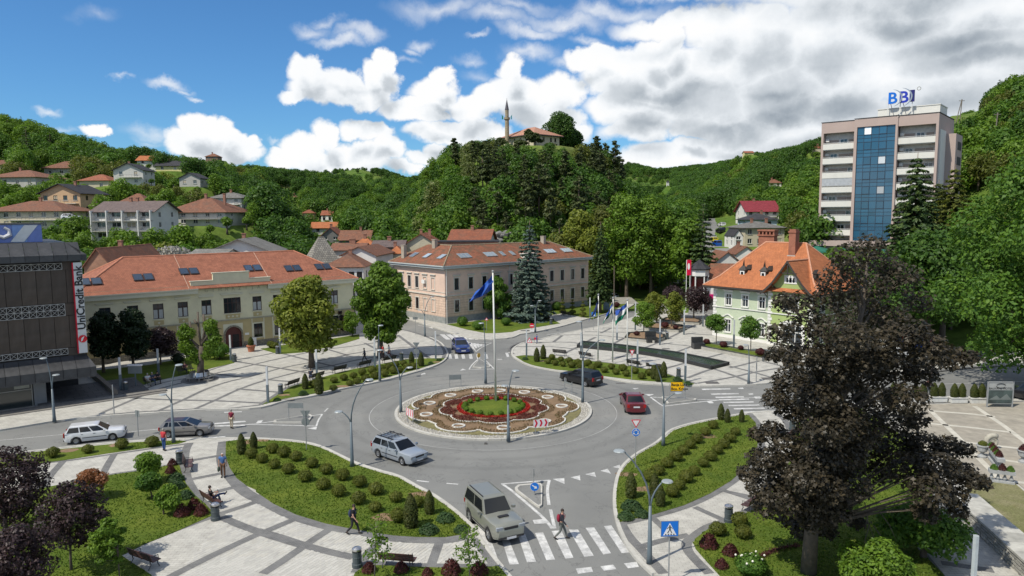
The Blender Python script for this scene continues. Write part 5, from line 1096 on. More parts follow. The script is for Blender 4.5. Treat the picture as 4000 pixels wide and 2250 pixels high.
 mb=MB();mb.box(9.6,20.6,4,11,zt-.2,zt+2.1);mb.box(9.5,20.7,3.9,11.1,zt+2.1,zt+2.25);mb.build('roof_house',wt,root)
 sg=thing('roof_sign','blue BBI letters with two arcs on the roof of the tower','sign',(P.x,P.y,0),F_.rz)
 b1,b2,b3=mat('sign_blue',(0.,.13,.55),.4),mat('sign_deep_blue',(.01,.03,.38),.4),mat('sign_navy',(.01,.01,.12),.4)
 d_=F_.d;loc=lambda x,y,z:(x,y,z)
 text_part('letter','B',3.1,b1,sg,loc(12.4,3.,zt+3.),(PI/2,0,0),.15,1.,.06);text_part('letter','B',3.1,b2,sg,loc(14.4,3.,zt+3.),(PI/2,0,0),.15,1.,.06)
 m_=MB();m_.box(15.45,16.3,2.85,3.15,zt+3.,zt+5.25);m_.build('letter',b3,sg)
 for cx_,R_ in((12.1,2.),(13.7,2.15)):
  m_=MB();n=16
  for i in range(n):
   a0,a1=rad(-68+146*i/n),rad(-68+146*(i+1)/n);t0,t1=.13*sin(PI*i/n)+.02,.13*sin(PI*(i+1)/n)+.02
   z_=zt+4.;m_.add([(cx_+(R_-t0)*cos(a0),2.7,z_+(R_-t0)*sin(a0)*.85),(cx_+(R_+t0)*cos(a0),2.7,z_+(R_+t0)*sin(a0)*.85),(cx_+(R_+t1)*cos(a1),2.7,z_+(R_+t1)*sin(a1)*.85),(cx_+(R_-t1)*cos(a1),2.7,z_+(R_-t1)*sin(a1)*.85),(cx_+(R_-t0)*cos(a0),2.8,z_+(R_-t0)*sin(a0)*.85),(cx_+(R_+t0)*cos(a0),2.8,z_+(R_+t0)*sin(a0)*.85),(cx_+(R_+t1)*cos(a1),2.8,z_+(R_+t1)*sin(a1)*.85),(cx_+(R_-t1)*cos(a1),2.8,z_+(R_-t1)*sin(a1)*.85)],[(0,1,2,3),(7,6,5,4),(1,5,6,2),(0,3,7,4)])
  m_.build('arc',mat('sign_silver',(.35,.38,.42),.35,metal=.6)if cx_>12 else b3,sg)
 m_=MB();
 for i in range(12):a0,a1=2*PI*i/12,2*PI*(i+1)/12;m_.tube([(17.+.32*cos(a0),3,zt+5.4+.32*sin(a0)),(17.+.32*cos(a1),3,zt+5.4+.32*sin(a1))],.06,5)
 m_.build('ring',mat('sign_silver2',(.3,.3,.26),.4),sg)
 for x in(11.6,13.8,15.9):m_=MB();m_.tube([(x,3.2,zt-.1),(x,3.2,zt+3.8)],.08,6);m_.build('post',M_WHITE,sg)
 for x in(12.,14.2):m_=MB();m_.tube([(x,3.3,zt+3.2),(x+.8,3.9,zt-.1)],.06,5);m_.build('brace',M_RAIL,sg)
 grn=mat('green_canvas',(.01,.11,.075),.8,.08,2)
 for i in range(3):
  t=thing('parasol_canopy',['green square terrace canopy at the tower foot, its left end','green square terrace canopy at the tower foot, between the other two','green square terrace canopy at the tower foot behind the dark tree'][i],'parasol',Vector((P.x,P.y,0))+F_.d*(1.6+i*5.6)+F_.n*5.2,F_.rz,'green terrace canopies')
  m_=MB();m_.add([(-2.7,-2.4,10.2),(2.7,-2.4,10.2),(2.7,2.4,10.2),(-2.7,2.4,10.2),(0,0,11.2)],[(0,1,4),(1,2,4),(2,3,4),(3,0,4)]);m_.box(-2.7,2.7,-2.43,-2.4,9.85,10.2);m_.box(-2.73,-2.7,-2.4,2.4,9.85,10.2);m_.box(2.7,2.73,-2.4,2.4,9.85,10.2);m_.build('canvas',grn,t)
  m_=MB();m_.tube([(0,0,7.5),(0,0,11.1)],.05,6);m_.build('pole',M_RAIL,t)
 return root
tower()
# the dark bank building at the left
def bank():
 O=G(150,1592);F_=Fac(O,rad(51.64));root=thing('bank_building','dark brown clad bank building with white lattice bands and black eaves','building',O,F_.rz)
 brn=mat('brown_cladding',(.06,.043,.03),.55,.25,.9,.08,rnd=.12,dirt=(.12,.11,.1),dirt_scale=.5,dirt_amt=.25);blk=mat('black_sheet',(.035,.036,.038),.5,.2,1.2,.05,rnd=.18,dirt=(.1,.1,.1),dirt_scale=.8,dirt_amt=.4)
 lat=mat('white_lattice',(.38,.37,.34),.8,.1,2);X0,X1=-26.,4.2
 mb=MB();mb.box(X0,X1-.02,.15,16,3.9,14.3);mb.build('core',mat('core_dark',(.03,.024,.02),.8),root)
 for(z0,z1)in((5.45,8.55),(9.8,13.)):
  n=25;w=(X1-X0)/n;pm_=MB();pm_.box(.02,w-.02,0,.14,0,z1-z0);me=pm_.mesh('cladding_panel',brn)
  for i in range(n):link('cladding_panel',me,root,loc=(X0+i*w,random.uniform(0,.02),z0))
 m_=MB();m_.box(2.75,X1,.01,.149,3.95,5.4);m_.box(2.75,X1,.01,.149,8.6,9.75);m_.box(2.75,X1,.01,.149,13.02,14.);m_.build('cladding_panel',brn,root)
 n=12;w=15.8/n;pm_=MB();pm_.box(0,.12,.02,w-.02,0,9.9);me=pm_.mesh('side_panel',brn)
 for i in range(n):link('cladding_panel',me,root,loc=(X1-.01,.15+i*w,4.))
 for z0,z1 in((4.83,5.4),(8.6,9.74),(13.05,13.66)):
  h=z1-z0;cells=1 if h<.8 else 2;c=h/cells;L_=2.72-X0;n=int(L_/c);c2=L_/n
  m_=MB();t=.045
  for k in range(cells+1):m_.box(X0,2.72,-.05,.02,z0+k*c-t/2,z0+k*c+t/2)
  for i in range(n+1):m_.box(X0+i*c2-t/2,X0+i*c2+t/2,-.048,.022,z0,z1)
  for i in range(n):
   for k in range(cells):
    a,b_=X0+i*c2,z0+k*c
    m_.obox((a,-.04,b_),(c2,0,c),(0,.05,0),(0,0,t));m_.obox((a,-.042,b_+c),(c2,0,-c),(0,.05,0),(0,0,t))
  o=m_.build('lattice_band',lat,root)
 n=27;w=(X1+.1-X0)/n;pm_=MB();pm_.add([(.015,-.55,0),(w-.015,-.55,0),(w-.015,-.55,.6),(.015,-.55,.6),(w-.015,1.1,1.75),(.015,1.1,1.75)],[(0,1,2,3),(3,2,4,5)]);me=pm_.mesh('roof_sheet',blk)
 for i in range(n):link('roof_sheet',me,root,loc=(X0+i*w,0,13.85))
 m_=MB();m_.add([(X1+.55,-.55,13.85),(X1+.55,16.4,13.85),(X1+.55,16.4,14.45),(X1+.55,-.55,14.45),(X1-.9,15,15.6),(X1-.9,1.1,15.6)],[(0,1,2,3),(3,2,4,5)]);m_.quad((X0,-.55,13.85),(X0,16.4,13.85),(X1+.55,16.4,13.85),(X1+.55,-.55,13.85));m_.tri((X1+.1,-.55,14.45),(X1+.55,-.55,14.45),(X1-.9,1.1,15.6));m_.quad((X1+.1,-.55,13.85),(X1+.55,-.55,13.85),(X1+.55,-.55,14.45),(X1+.1,-.55,14.45))
 m_.box(X0,X1-.9,1.1,15,15.2,15.62);m_.build('hood',blk,root)
 pm_=MB();pm_.add([(.015,-1.6,0),(w-.015,-1.6,0),(w-.015,-1.6,.85),(.015,-1.6,.85),(w-.015,-.02,1.9),(.015,-.02,1.9)],[(0,1,2,3),(3,2,4,5)]);me=pm_.mesh('canopy_sheet',blk)
 for i in range(n):link('canopy_sheet',me,root,loc=(X0+i*w,0,2.75))
 m_=MB();m_.box(X0,X1+.55,-1.59,16,2.62,2.745);m_.add([(X1+.1,-1.6,2.75),(X1+.6,-1.6,2.75),(X1+.6,-1.6,3.6),(X1+.1,-1.6,3.6),(X1+.02,-.02,4.65),(X1+.6,16,2.75),(X1+.6,16,3.6),(X1+.02,16,4.65)],[(0,1,2,3),(3,2,4),(1,5,6,2),(2,6,7,4)]);m_.build('canopy',blk,root)
 con=mat('grey_pier',(.17,.18,.19),.8,.1,2);gg=glass('shop_glass',(.045,.06,.06),.12)
 m_=MB();m_.box(X0,-.3,.6,15.8,0,2.62);m_.build('shop_wall',mat('shop_back',(.04,.045,.045),.6),root)
 for i in range(8):
  x1=-.35-i*3.1;m_=MB();m_.box(x1-3.,x1,.5,.55,.25,2.5);o=m_.build('shop_window',gg,root)
  m_=MB();m_.box(x1-3.05,x1+0.,.44,.5,1.75,1.83);m_.box(x1-.06,x1+.02,.44,.56,0,2.6);m_.build('window_frame',mat('alu_frame',(.28,.28,.26),.5,metal=.3),o)
  m_=MB();m_.box(x1-1.4,x1-.2,.46,.49,1.95,2.45);m_.build('notice',mat('pale_notice',(.33,.34,.3),.8),o)
 m_=MB();m_.box(-.25,.75,.3,1.4,0,2.62);m_.build('pier',con,root)
 m_=MB();m_.box(.76,X1,7.,7.2,0,2.62);m_.build('recess_wall',mat('recess_dark',(.03,.03,.032),.8),root)
 m_=MB();m_.box(0.,9.5,-.6,6.9,.1,.32);m_.build('terrace',bricky('terrace_slabs',(.1,.1,.1),(.085,.085,.085),(.05,.05,.05),1.2,1.2,.03),root)
 m_=MB();m_.box(X0,11.,-1.5,-.6,.1,.26);m_.box(X0,10.8,-2.2,-1.5,.1,.18);m_.build('steps',mat('old_steps',(.16,.15,.135),.9,.2,3,.3),root)
 sg=thing('bank_sign','tall white sign with black lettering and red roundel on the corner of the dark bank','sign',O,F_.rz)
 m_=MB();m_.box(3.6,4.32,-.42,-.02,4.85,13.68);m_.mi=1;m_.box(3.5,3.598,-.42,-.02,4.85,13.68);m_.build('board',[mat('sign_white',(.6,.6,.58),.5,.03),mat('sign_red',(.55,0.,.02),.4)],sg)
 text_part('lettering','UniCredit Bank',.95,mat('sign_black',(.01,.01,.012),.4),sg,(4.27,-.43,7.15),(PI/2,-PI/2,0),.03,1.03,.02,'LEFT')
 m_=MB();m_.lathe([(0.,0),(.36,0),(.36,.06),(0,.06)],20,cap=False);o=m_.build('roundel',mat('sign_red2',(.6,.01,.02),.4),sg);o.location=(3.97,-.43,6.25);o.rotation_euler=(PI/2,0,0)
 m_=MB();m_.poly([(3.8,-.51,5.98),(3.95,-.51,6.1),(4.12,-.51,6.52),(3.86,-.51,6.34)]);m_.build('stroke',M_WHITE,sg)
 bb=thing('billboard','blue roof billboard with a red and yellow badge between flexed arms','billboard',O,F_.rz)
 m_=MB()
 for i in range(9):m_.mi=i%2;m_.box(-9.2+i*1.2,-8.02+i*1.2,3.,3.1,15.65,17.35)
 m_.build('board',[mat('billboard_blue',(.16,.22,.5),.5),mat('billboard_pale',(.2,.32,.6),.5)],bb)
 m_=MB();m_.poly([(-1.,2.96,15.7),(.1,2.96,15.7),(1.3,2.96,17.3),(.2,2.96,17.3)]);m_.build('stripe',M_WHITE,bb)
 m_=MB();m_.lathe([(0,0),(.85,0),(.85,.03),(0,.03)],20,cap=False);o=m_.build('badge',mat('badge_red',(.5,.03,.02),.5),bb);o.location=(-3.,2.95,16.55);o.rotation_euler=(PI/2,0,0);o.scale=(1.1,.75,1)
 text_part('lettering','XL',.95,mat('badge_yellow',(.65,.45,.03),.5),bb,(-3.,2.88,16.25),(PI/2,0,0),.01,1.1,.02)
 for s in(-1,1):
  m_=MB();m_.tube([(-3+s*.95,2.9,16.4),(-3+s*1.5,2.9,16.15),(-3+s*2.,2.9,16.4),(-3+s*1.95,2.9,16.85),(-3+s*1.6,2.9,17.1)],[.1,.2,.22,.15,.13],7);m_.build('painted_arm',mat('arm_white',(.55,.55,.56),.6),bb)
 m_=MB();m_.box(-9.3,1.7,2.9,5.5,17.36,17.5);m_.build('cover',R_GREY,bb)
 m_=MB();m_.box(-9.2,1.6,3.11,5.4,15.63,17.35);m_.build('casing',mat('billboard_back',(.2,.2,.2)),bb)
bank()
# mosque and minaret on the hill
def mosque():
 C=PD(2086,580,233);root=thing('mosque','pale stone hilltop mosque hall with wide tiled hip roof among dark pines','mosque',(C.x,C.y,C.z-.5),rad(41))
 st=WM['cream'];w,dp,he,hr=11.5,15.,5.2,8.3;mb=MB()
 ops=[(s-.4,s+.4,3.,4.4)for s in(2.,4.3,7.6,9.6)]+[(s-.4,s+.4,.4,1.6)for s in(4.3,7.6,9.6)];o2=[(s-.4,s+.4,3.,4.4)for s in(2.5,5.5,8.5,11.5)]
 wall(mb,(0,0),(1,0),w,-3,he,ops);wall(mb,(w,0),(0,1),dp,-3,he);wall(mb,(w,dp),(-1,0),w,-3,he);wall(mb,(0,dp),(0,-1),dp,-3,he,o2);mb.build('wall',st,root)
 for o in ops:window(root,(0,0),(1,0),(o[0]+o[1])/2,o[2],.8,round(o[3]-o[2],1),surround=st)
 for o in o2:window(root,(0,dp),(0,-1),(o[0]+o[1])/2,o[2],.8,1.4,surround=st)
 mb=MB();thick_faces(mb,hip_roof(-1.1,w+1.1,-1.1,dp+1.1,he-.1,hr),.2);mb.build('roof',roofm('pale_pink_tiles',(.42,.22,.15),(.38,.2,.14),None,0,.3,.3),root)
 mb=MB();mb.box(-1.15,w+1.15,-1.15,dp+1.15,he-.4,he-.22);mb.build('eaves',mat('dark_metal',(.04,.04,.042)),root)
 B=PD(1981,560,240);m=thing('minaret','slender stone minaret with dark pointed cap and a balcony with flags','minaret',B)
 z=lambda v:ZA(1981,v,240)-B.z
 rk=bricky('minaret_stone',(.36,.29,.19),(.3,.25,.17),(.2,.17,.12),.5,.35,.02)
 mb=MB();mb.lathe([(.72,-6),(.68,z(480)),(.66,z(470))],12);mb.build('shaft',rk,m)
 mb=MB();mb.lathe([(.66,z(470)),(1.,z(466)),(1.02,z(459)),(.95,z(459)),(.95,z(464)),(.6,z(464))],14);mb.build('balcony',rk,m)
 mb=MB();mb.lathe([(.6,z(465)),(.6,z(430))],12);mb.build('upper_shaft',rk,m)
 mb=MB();mb.lathe([(.68,z(430)),(.66,z(428)),(.3,z(405)),(.03,z(387)),(.05,z(386)),(.02,z(382))],12);mb.build('cap',mat('lead_cap',(.055,.05,.06),.5),m)
 for s,c in((-1,(0.,.2,.1)),(1,(.02,.18,.22))):
  mb=MB();P_=[]
  mb.tube([(s*.9,-.3,z(462)),(s*1.7,-.5,z(452)+.3)],.03,5);mb.add([(s*1.7,-.5,z(452)+.3),(s*1.3,-.45,z(455)),(s*1.25,-.5,z(466)),(s*1.65,-.6,z(468))],[(0,1,2,3)]);mb.build('flag',mat('flag_green_%d'%s,c,.7),m)
mosque()
# corner shop with glazed turret
def shop():
 B=G(2728,1218);root=thing('corner_shop','white corner shop with glazed turret, dark cap and magenta fascia','shop',B,rad(-8))
 mb=MB();mb.lathe([(1.55,0),(1.55,1.)],6);mb.lathe([(1.6,6.6),(1.75,6.7),(1.75,7.8)],6);mb.build('turret_wall',M_WHITE,root)
 rg=glass('dark_red_glass',(.05,.006,.008),.1)
 for k in range(6):
  a0,a1=PI*k/3,PI*(k+1)/3;c,s=cos,sin;r=1.45
  for z0,z1 in((1.,3.6),(3.75,6.6)):
   m_=MB();m_.quad((r*c(a0),r*s(a0),z0),(r*c(a1),r*s(a1),z0),(r*c(a1),r*s(a1),z1),(r*c(a0),r*s(a0),z1));m_.build('pane',rg,root)
  m_=MB();m_.tube([(1.55*c(a0),1.55*s(a0),1),(1.55*c(a0),1.55*s(a0),6.6)],.12,6);m_.build('turret_post',M_WHITE,root)
  m_=MB();m_.tube([(1.52*c(a0),1.52*s(a0),3.68),(1.52*c(a1),1.52*s(a1),3.68)],.09,5);m_.build('transom',M_WHITE,root)
 mb=MB();mb.lathe([(2.05,7.8),(2.1,8.),(.05,9.6)],6);mb.build('turret_cap',R_DARK,root)
 mb=MB();mb.box(1.35,14,-.2,9,-.5,6.2);mb.box(1.3,14.1,-.35,-.202,5.3,5.5);mb.build('wall',M_WHITE,root)
 mb=MB();thick_faces(mb,[[(1.6,-.7,6.2),(14.4,-.7,6.2),(14.4,4.5,8.6),(2.6,4.5,8.6)],[(14.4,9.6,6.2),(1.2,9.6,6.2),(2.6,4.5,8.6),(14.4,4.5,8.6)]],.14);mb.build('roof',R_OLD,root)
 mb=MB();mb.box(1.2,13.8,-.5,-.202,2.5,3.3);mb.build('fascia',mat('magenta_fascia',(.48,0.,.13),.4),root)
 mb=MB();mb.box(1.8,13.4,-.3,-.202,.2,2.45);mb.build('shop_front',glass('shop_dark',(.03,.03,.03)),root)
 mb=MB();mb.box(2.7,3.3,-.33,-.301,.6,2.2);mb.build('poster',mat('red_poster',(.4,.02,.03),.5),root)
 sg=thing('shop_banner','upright red banner sign with a white sail mark beside the turret','sign',B,rad(-8));mb=MB();mb.box(-2.35,-1.55,-1.,-.9,6.8,9.6);mb.build('board',mat('banner_red',(.55,0.,.04),.4),sg)
 mb=MB();mb.add([(-1.98+.22*cos(a),-1.01,8.4+.6*sin(a))for a in[2*PI*i/12 for i in range(12)]],[tuple(range(12))]);mb.build('mark',M_WHITE,sg)
 mb=MB();mb.tube([(-2.35,-.95,0),(-2.35,-.95,9.6)],.06,6);mb.build('post',M_WHITE,sg)
shop()
_sch=bpy.data.objects['school_building']
for i,ch in enumerate('GIMNAZIJA'):text_part('letter',ch,.62,mat('raised_letter',(.46,.435,.3),.8),_sch,(-21.05+i*.865,-.03,8.05),(PI/2,0,0),.03)
# foliage
def quads_mesh(name,C,Nn,sz,m_,asp=1.35,droop=0.,shape='kite',bark=None,extra=None,rng=RNG):
 """one small bent leaf (or leaf spray) per point"""
 n=len(C);Nn=Nn/np.maximum(np.linalg.norm(Nn,axis=1),1e-6)[:,None]
 r=rng.normal(size=(n,3));t=r-(r*Nn).sum(1)[:,None]*Nn;t/=np.maximum(np.linalg.norm(t,axis=1),1e-6)[:,None]
 if droop:t[:,2]-=droop;t/=np.linalg.norm(t,axis=1)[:,None]
 b=np.cross(Nn,t);s=sz[:,None]
 if shape=='kite':
  P=np.stack([C-t*s*.5*asp,C+b*s*.38+Nn*s*.1,C+t*s*.5*asp,C-b*s*.38+Nn*s*.1],1);k=4
  faces=np.arange(n*4).reshape(n,4)
  V=P.reshape(-1,3);F=faces;lt=np.full(len(F),4)
 else:
  pts=[C-t*s*.5]
  prof=[(-.12,.2),(.05,.55),(.22,.25),(.62,0.),(.22,-.25),(.05,-.55),(-.12,-.2)]
  for a,c in prof:pts.append(C+t*s*a*1.+b*s*c+Nn*s*(.12*abs(c)))
  V=np.stack(pts,1).reshape(-1,3);base=(np.arange(n)*8)[:,None]
  F=np.concatenate([base+np.array([[0,1,2,3]]),base+np.array([[0,3,4,5]]),base+np.array([[0,5,6,7]])],0);lt=np.full(len(F),4)
 nv0,nf0=len(V),len(F)
 ev,ef=([],[])if extra is None else(extra.v,extra.f)
 me=bpy.data.meshes.new(name)
 tot_l=nf0*4+sum(len(f)for f in ef);me.vertices.add(nv0+len(ev));me.loops.add(tot_l);me.polygons.add(nf0+len(ef))
 co=np.concatenate([V.reshape(-1),np.array(ev,float).reshape(-1)])if len(ev)else V.reshape(-1);me.vertices.foreach_set('co',co.astype(np.float32))
 li=np.concatenate([F.reshape(-1),np.array([i+nv0 for f in ef for i in f],int)])if len(ef)else F.reshape(-1);me.loops.foreach_set('vertex_index',li.astype(np.int32))
 ltt=np.concatenate([lt,np.array([len(f)for f in ef],int)])if len(ef)else lt;ls=np.concatenate([[0],np.cumsum(ltt)[:-1]])
 me.polygons.foreach_set('loop_start',ls.astype(np.int32));me.polygons.foreach_set('loop_total',ltt.astype(np.int32))
 me.materials.append(m_)
 if bark is not None:
  me.materials.append(bark);mi=np.zeros(len(ltt),np.int32);mi[nf0:]=1;me.polygons.foreach_set('material_index',mi)
 me.update(calc_edges=True);me.validate();return me
def crown_pts(n,w,h,z0,lobes=14,rough=.3,seed=1,shell=.55,top=1.,low=0.,cone=0.,flat=.75):
 """points on the outsides of many overlapping lobes that together fill a crown w wide, h high from z0"""
 g_=np.random.default_rng(seed);L=[];R=[]
 for i in range(lobes):
  zf=(i+.5)/lobes;a=i*2.4+g_.uniform(-.5,.5)
  prof=sin(PI*min(1,max(0.,zf*.88+.1)))**.7 if cone==0 else(1-zf)**cone*.95+.06
  rr=prof*(w/2)*g_.uniform(.35,.74)if cone==0 else prof*w/2*g_.uniform(.5,.75)
  lr=(w*rough*g_.uniform(.7,1.15))*(1 if cone==0 else max(.25,prof))
  L.append((cos(a)*rr,sin(a)*rr,z0+lr*.6+zf*(h-lr*1.4)));R.append(lr)
 L.append((0,0,z0+h*.5));R.append(w*.26)
 L=np.array(L);R=np.array(R);pr=R**2/(R**2).sum();k=g_.choice(len(L),n,p=pr)
 d=g_.normal(size=(n,3));d[:,2]=d[:,2]*.9+.25;d/=np.linalg.norm(d,axis=1)[:,None]
 rad_=R[k]*(shell+(1-shell)*g_.random(n)**.5)*(1+.12*np.sin(d[:,0]*9+k)*np.cos(d[:,2]*8+k*2))
 P=L[k]+d*rad_[:,None]*np.array([1,1,flat]);P[:,2]=np.maximum(P[:,2],z0-.2*g_.random(n))
 nn=d*.8+g_.normal(size=(n,3))*.45;nn[:,2]+=.35
 return P,nn,L,R
def trunk_mb(h,r,L=None,k=6,seed=0,lean=0.,split=.45):
 m_=MB();g_=random.Random(seed);pts_=[(0,0,-.3),(lean*h*.1,0,h*.2),(lean*h*.3+g_.uniform(-.1,.1),g_.uniform(-.1,.1),h*.6),(lean*h*.5,0,h)]
 m_.tube(pts_,[r*1.35,r,r*.75,r*.35],8)
 if L is not None:
  ids=list(range(len(L)));g_.shuffle(ids)
  for i in ids[:k]:
   e=Vector(L[i]);s=Vector((lean*h*.2,0,h*(split+.3*g_.random())));mid=(s+e)/2+Vector((0,0,-.06*(e-s).length));m_.tube([s,mid,e],[r*.5,r*.32,r*.1],5)
 return m_
BARK=mat('bark',(.1,.08,.06),.95,.3,3,.6);BARK2=mat('grey_bark',(.17,.15,.125),.95,.3,3,.6);BARKP=mat('pine_bark',(.15,.105,.075),.95,.3,3,.5)
LF={'dark':leafmat('leaf_dark_green',(.023,.061,.012),(.055,.119,.02),(.094,.174,.018)),'mid':leafmat('leaf_mid_green',(.035,.087,.014),(.075,.152,.022),(.128,.217,.022)),'bright':leafmat('leaf_bright_green',(.052,.111,.013),(.111,.195,.021),(.169,.267,.024)),'yellow':leafmat('leaf_yellow_green',(.085,.115,.014),(.155,.185,.025),(.235,.25,.04)),'pine':leafmat('needles_pine',(.03,.048,.018),(.06,.082,.026),(.105,.125,.038),trans=.2),'spruce':leafmat('needles_spruce',(.02,.045,.017),(.048,.084,.025),(.098,.14,.028),trans=.15),'blue':leafmat('needles_blue_spruce',(.04,.069,.057),(.086,.127,.103),(.149,.196,.14),trans=.12),'olive':leafmat('leaf_olive',(.056,.075,.015),(.106,.125,.025),(.163,.175,.03)),'acacia':leafmat('leaf_acacia_blossom',(.06,.1,.02),(.13,.165,.045),(.3,.3,.15)),'purple':leafmat('leaf_purple',(.017,.017,.011),(.041,.034,.022),(.08,.064,.038),trans=.22,rough=.45),'plum':leafmat('leaf_plum',(.02,.012,.015),(.042,.026,.028),(.08,.052,.048),trans=.2,rough=.45),'copper':leafmat('leaf_copper',(.16,.06,.025),(.26,.11,.05),(.36,.17,.08)),'barberry':leafmat('leaf_barberry',(.035,.012,.014),(.085,.025,.025),(.14,.045,.035)),'box':leafmat('leaf_clipped',(.066,.09,.014),(.108,.126,.019),(.162,.168,.029),scale=2.5),'thuja':leafmat('leaf_thuja',(.035,.055,.012),(.065,.082,.016),(.11,.115,.026),scale=2.5),'juniper':leafmat('leaf_juniper',(.025,.06,.022),(.05,.095,.034),(.08,.13,.045),scale=2.5),'night':leafmat('leaf_very_dark',(.006,.014,.005),(.012,.026,.008),(.02,.04,.012),trans=.15),}  # the darkest leaf has the bank's shade painted into its colour
def broad(name,leaf,n,w,h,z0,leafsize,seed=1,lobes=16,rough=.28,trunk=True,r=.3,shape='kite',bark=BARK,flat=.8,low=None,k=6):
 P,nn,L,R=crown_pts(n,w,h,z0,lobes,rough,seed,flat=flat);sz=leafsize*np.random.default_rng(seed).uniform(.65,1.3,n)
 tm=trunk_mb(z0+h*.6,r,L,k,seed)if trunk else None
 return P,nn,sz,tm,L
def spruce_pts(n,w,h,z0,seed=1,tiers=None,droop=.25,ragged=.2):
 g_=np.random.default_rng(seed);tiers=tiers or int(h*1.5);zz=[];nbr=[]
 B=[]
 for t in range(tiers):
  f=t/tiers;rr=(1-f)**.68*w/2*g_.uniform(1-ragged*.6,1.06)+.12;nb=max(5,int(17*(1-f)**.5));a0=g_.uniform(0,6)
  for b in range(nb):B.append((z0+f*(h-.3),a0+6.283*b/nb+g_.uniform(-.2,.2),rr*g_.uniform(.84,1.12)))
 B=np.array(B);pr=B[:,2]/B[:,2].sum();k=g_.choice(len(B),n,p=pr);u=g_.random(n)**.52
 rr=B[k,2]*u;a=B[k,1]+g_.normal(size=n)*.1/np.maximum(u,.2)*.5
 P=np.stack([rr*np.cos(a),rr*np.sin(a),B[k,0]-droop*rr*(.3+.7*u)+g_.normal(size=n)*.06+.1*rr*(u>.8)],1)
 nn=np.stack([np.cos(a)*.5,np.sin(a)*.5,np.ones(n)],1)+g_.normal(size=(n,3))*.45
 return P,nn
def pine_pts(n,w,h,z0,seed=1,clumps=13):
 g_=np.random.default_rng(seed);L=[];R=[]
 for i in range(clumps):
  f=(i+.5)/clumps;a=i*2.4+g_.uniform(-.6,.6);rr=w/2*(1-f*.75)*g_.uniform(.3,.8);L.append((rr*cos(a),rr*sin(a),z0+f*h));R.append(w*.21*(1.15-.5*f)*g_.uniform(.8,1.2))
 L=np.array(L);R=np.array(R);k=g_.choice(len(L),n,p=R**2/(R**2).sum());d=g_.normal(size=(n,3));d/=np.linalg.norm(d,axis=1)[:,None]
 P=L[k]+d*(R[k]*(.5+.5*g_.random(n)))[:,None]*np.array([1,1,.5]);nn=d*.6+g_.normal(size=(n,3))*.5;nn[:,2]+=.6
 return P,nn,L
def tree(name,label,cat,loc,P,nn,sz,leaf,tm,bark=BARK,group=None,shape='kite',rz=0.,scale=None,asp=1.35,droop=0.,trunk_name='trunk',crown_name='crown'):
 root=thing(name,label,cat,loc,rz,group,scale);me=quads_mesh(crown_name,P,nn,sz,LF[leaf],asp,droop,shape)
 link(crown_name,me,root)
 if tm is not None:tm.build(trunk_name,bark,root,smooth=True)
 return root
# the wood on the hills: shared tree meshes, the largest three hundred as trees of their own, the rest one mass per slope
PROTO=[]
def proto(kind,leaf,mk,bark):PROTO.append((kind,leaf,mk(),bark))
def mkb(seed,n,w,h,ls,leaf,lobes=13,flat=.8,rough=.28):
 P,nn,L,R=crown_pts(n,w,h,1.6,lobes,rough,seed,flat=flat);sz=ls*np.random.default_rng(seed).uniform(.6,1.4,n);tm=trunk_mb(1.6+h*.6,.22,L,3,seed)
 return quads_mesh('tree',P,nn,sz,LF[leaf],bark=BARK,extra=tm,rng=np.random.default_rng(seed))
def mkp(seed,n,w,h,z0,leaf):
 P,nn,L=pine_pts(n,w,h,z0,seed);sz=.62*np.random.default_rng(seed).uniform(.6,1.3,n);tm=MB();tm.tube([(0,0,-.5),(.1,.1,z0+h*.5),(0,0,z0+h*.95)],[.26,.18,.05],6)
 for p in L[:7]:tm.tube([(0,0,p[2]-.7),tuple(p)],[.08,.03],4,cap=False)
 return quads_mesh('tree',P,nn,sz,LF[leaf],bark=BARKP,extra=tm,rng=np.random.default_rng(seed))
def mks(seed,n,w,h,leaf,ls=.6):
 P,nn=spruce_pts(n,w,h,1.,seed,tiers=int(h*1.1));sz=ls*np.random.default_rng(seed).uniform(.6,1.2,n);tm=MB();tm.tube([(0,0,-.5),(0,0,h)],[.25,.04],6)
 return quads_mesh('tree',P,nn,sz,LF[leaf],bark=BARKP,extra=tm,rng=np.random.default_rng(seed))
TM={'dark':[mkb(1,1500,8.5,8.5,.55,'dark'),mkb(2,1500,7.5,9.5,.55,'dark',15)],'mid':[mkb(3,1500,8.5,7.5,.55,'mid'),mkb(4,1400,7,8,.55,'mid',11),mkb(5,1500,9,9,.55,'mid',16)],'bright':[mkb(6,1500,8,8,.55,'bright'),mkb(7,1500,7.5,9.5,.5,'bright',15,rough=.24)],'yellow':[mkb(8,1300,7,7.5,.5,'yellow',12)],'olive':[mkb(9,1300,7.5,7.5,.5,'olive',12)],'acacia':[mkb(10,1400,7,9,.45,'acacia',13,rough=.24)],'bush':[mkb(11,500,3.6,2.6,.42,'mid',7),mkb(12,500,3.2,2.4,.42,'bright',7)],'pine':[mkp(13,1300,6.5,9,7.5,'pine'),mkp(14,1200,6,8,9,'pine'),mkp(15,1300,7,10,6,'pine')],'spruce':[mks(16,1700,6,16,'spruce'),mks(17,1500,5,13,'pine')],}
def vnoise(x,y,s,sd=0.):
 return .5+.25*(sin(x/s+1.7*sin(y/s*.7+sd))+cos(y/s*1.1+1.3*sin(x/s*.8+sd*2)))
HBOX=[]
for h in HS:
 u0,u1,vb,ve,vr,D=h[1:7];HBOX.append((u0,u1,vb,ve,vr,D))
def ucol(x,y):return 2000+FPX*x/y
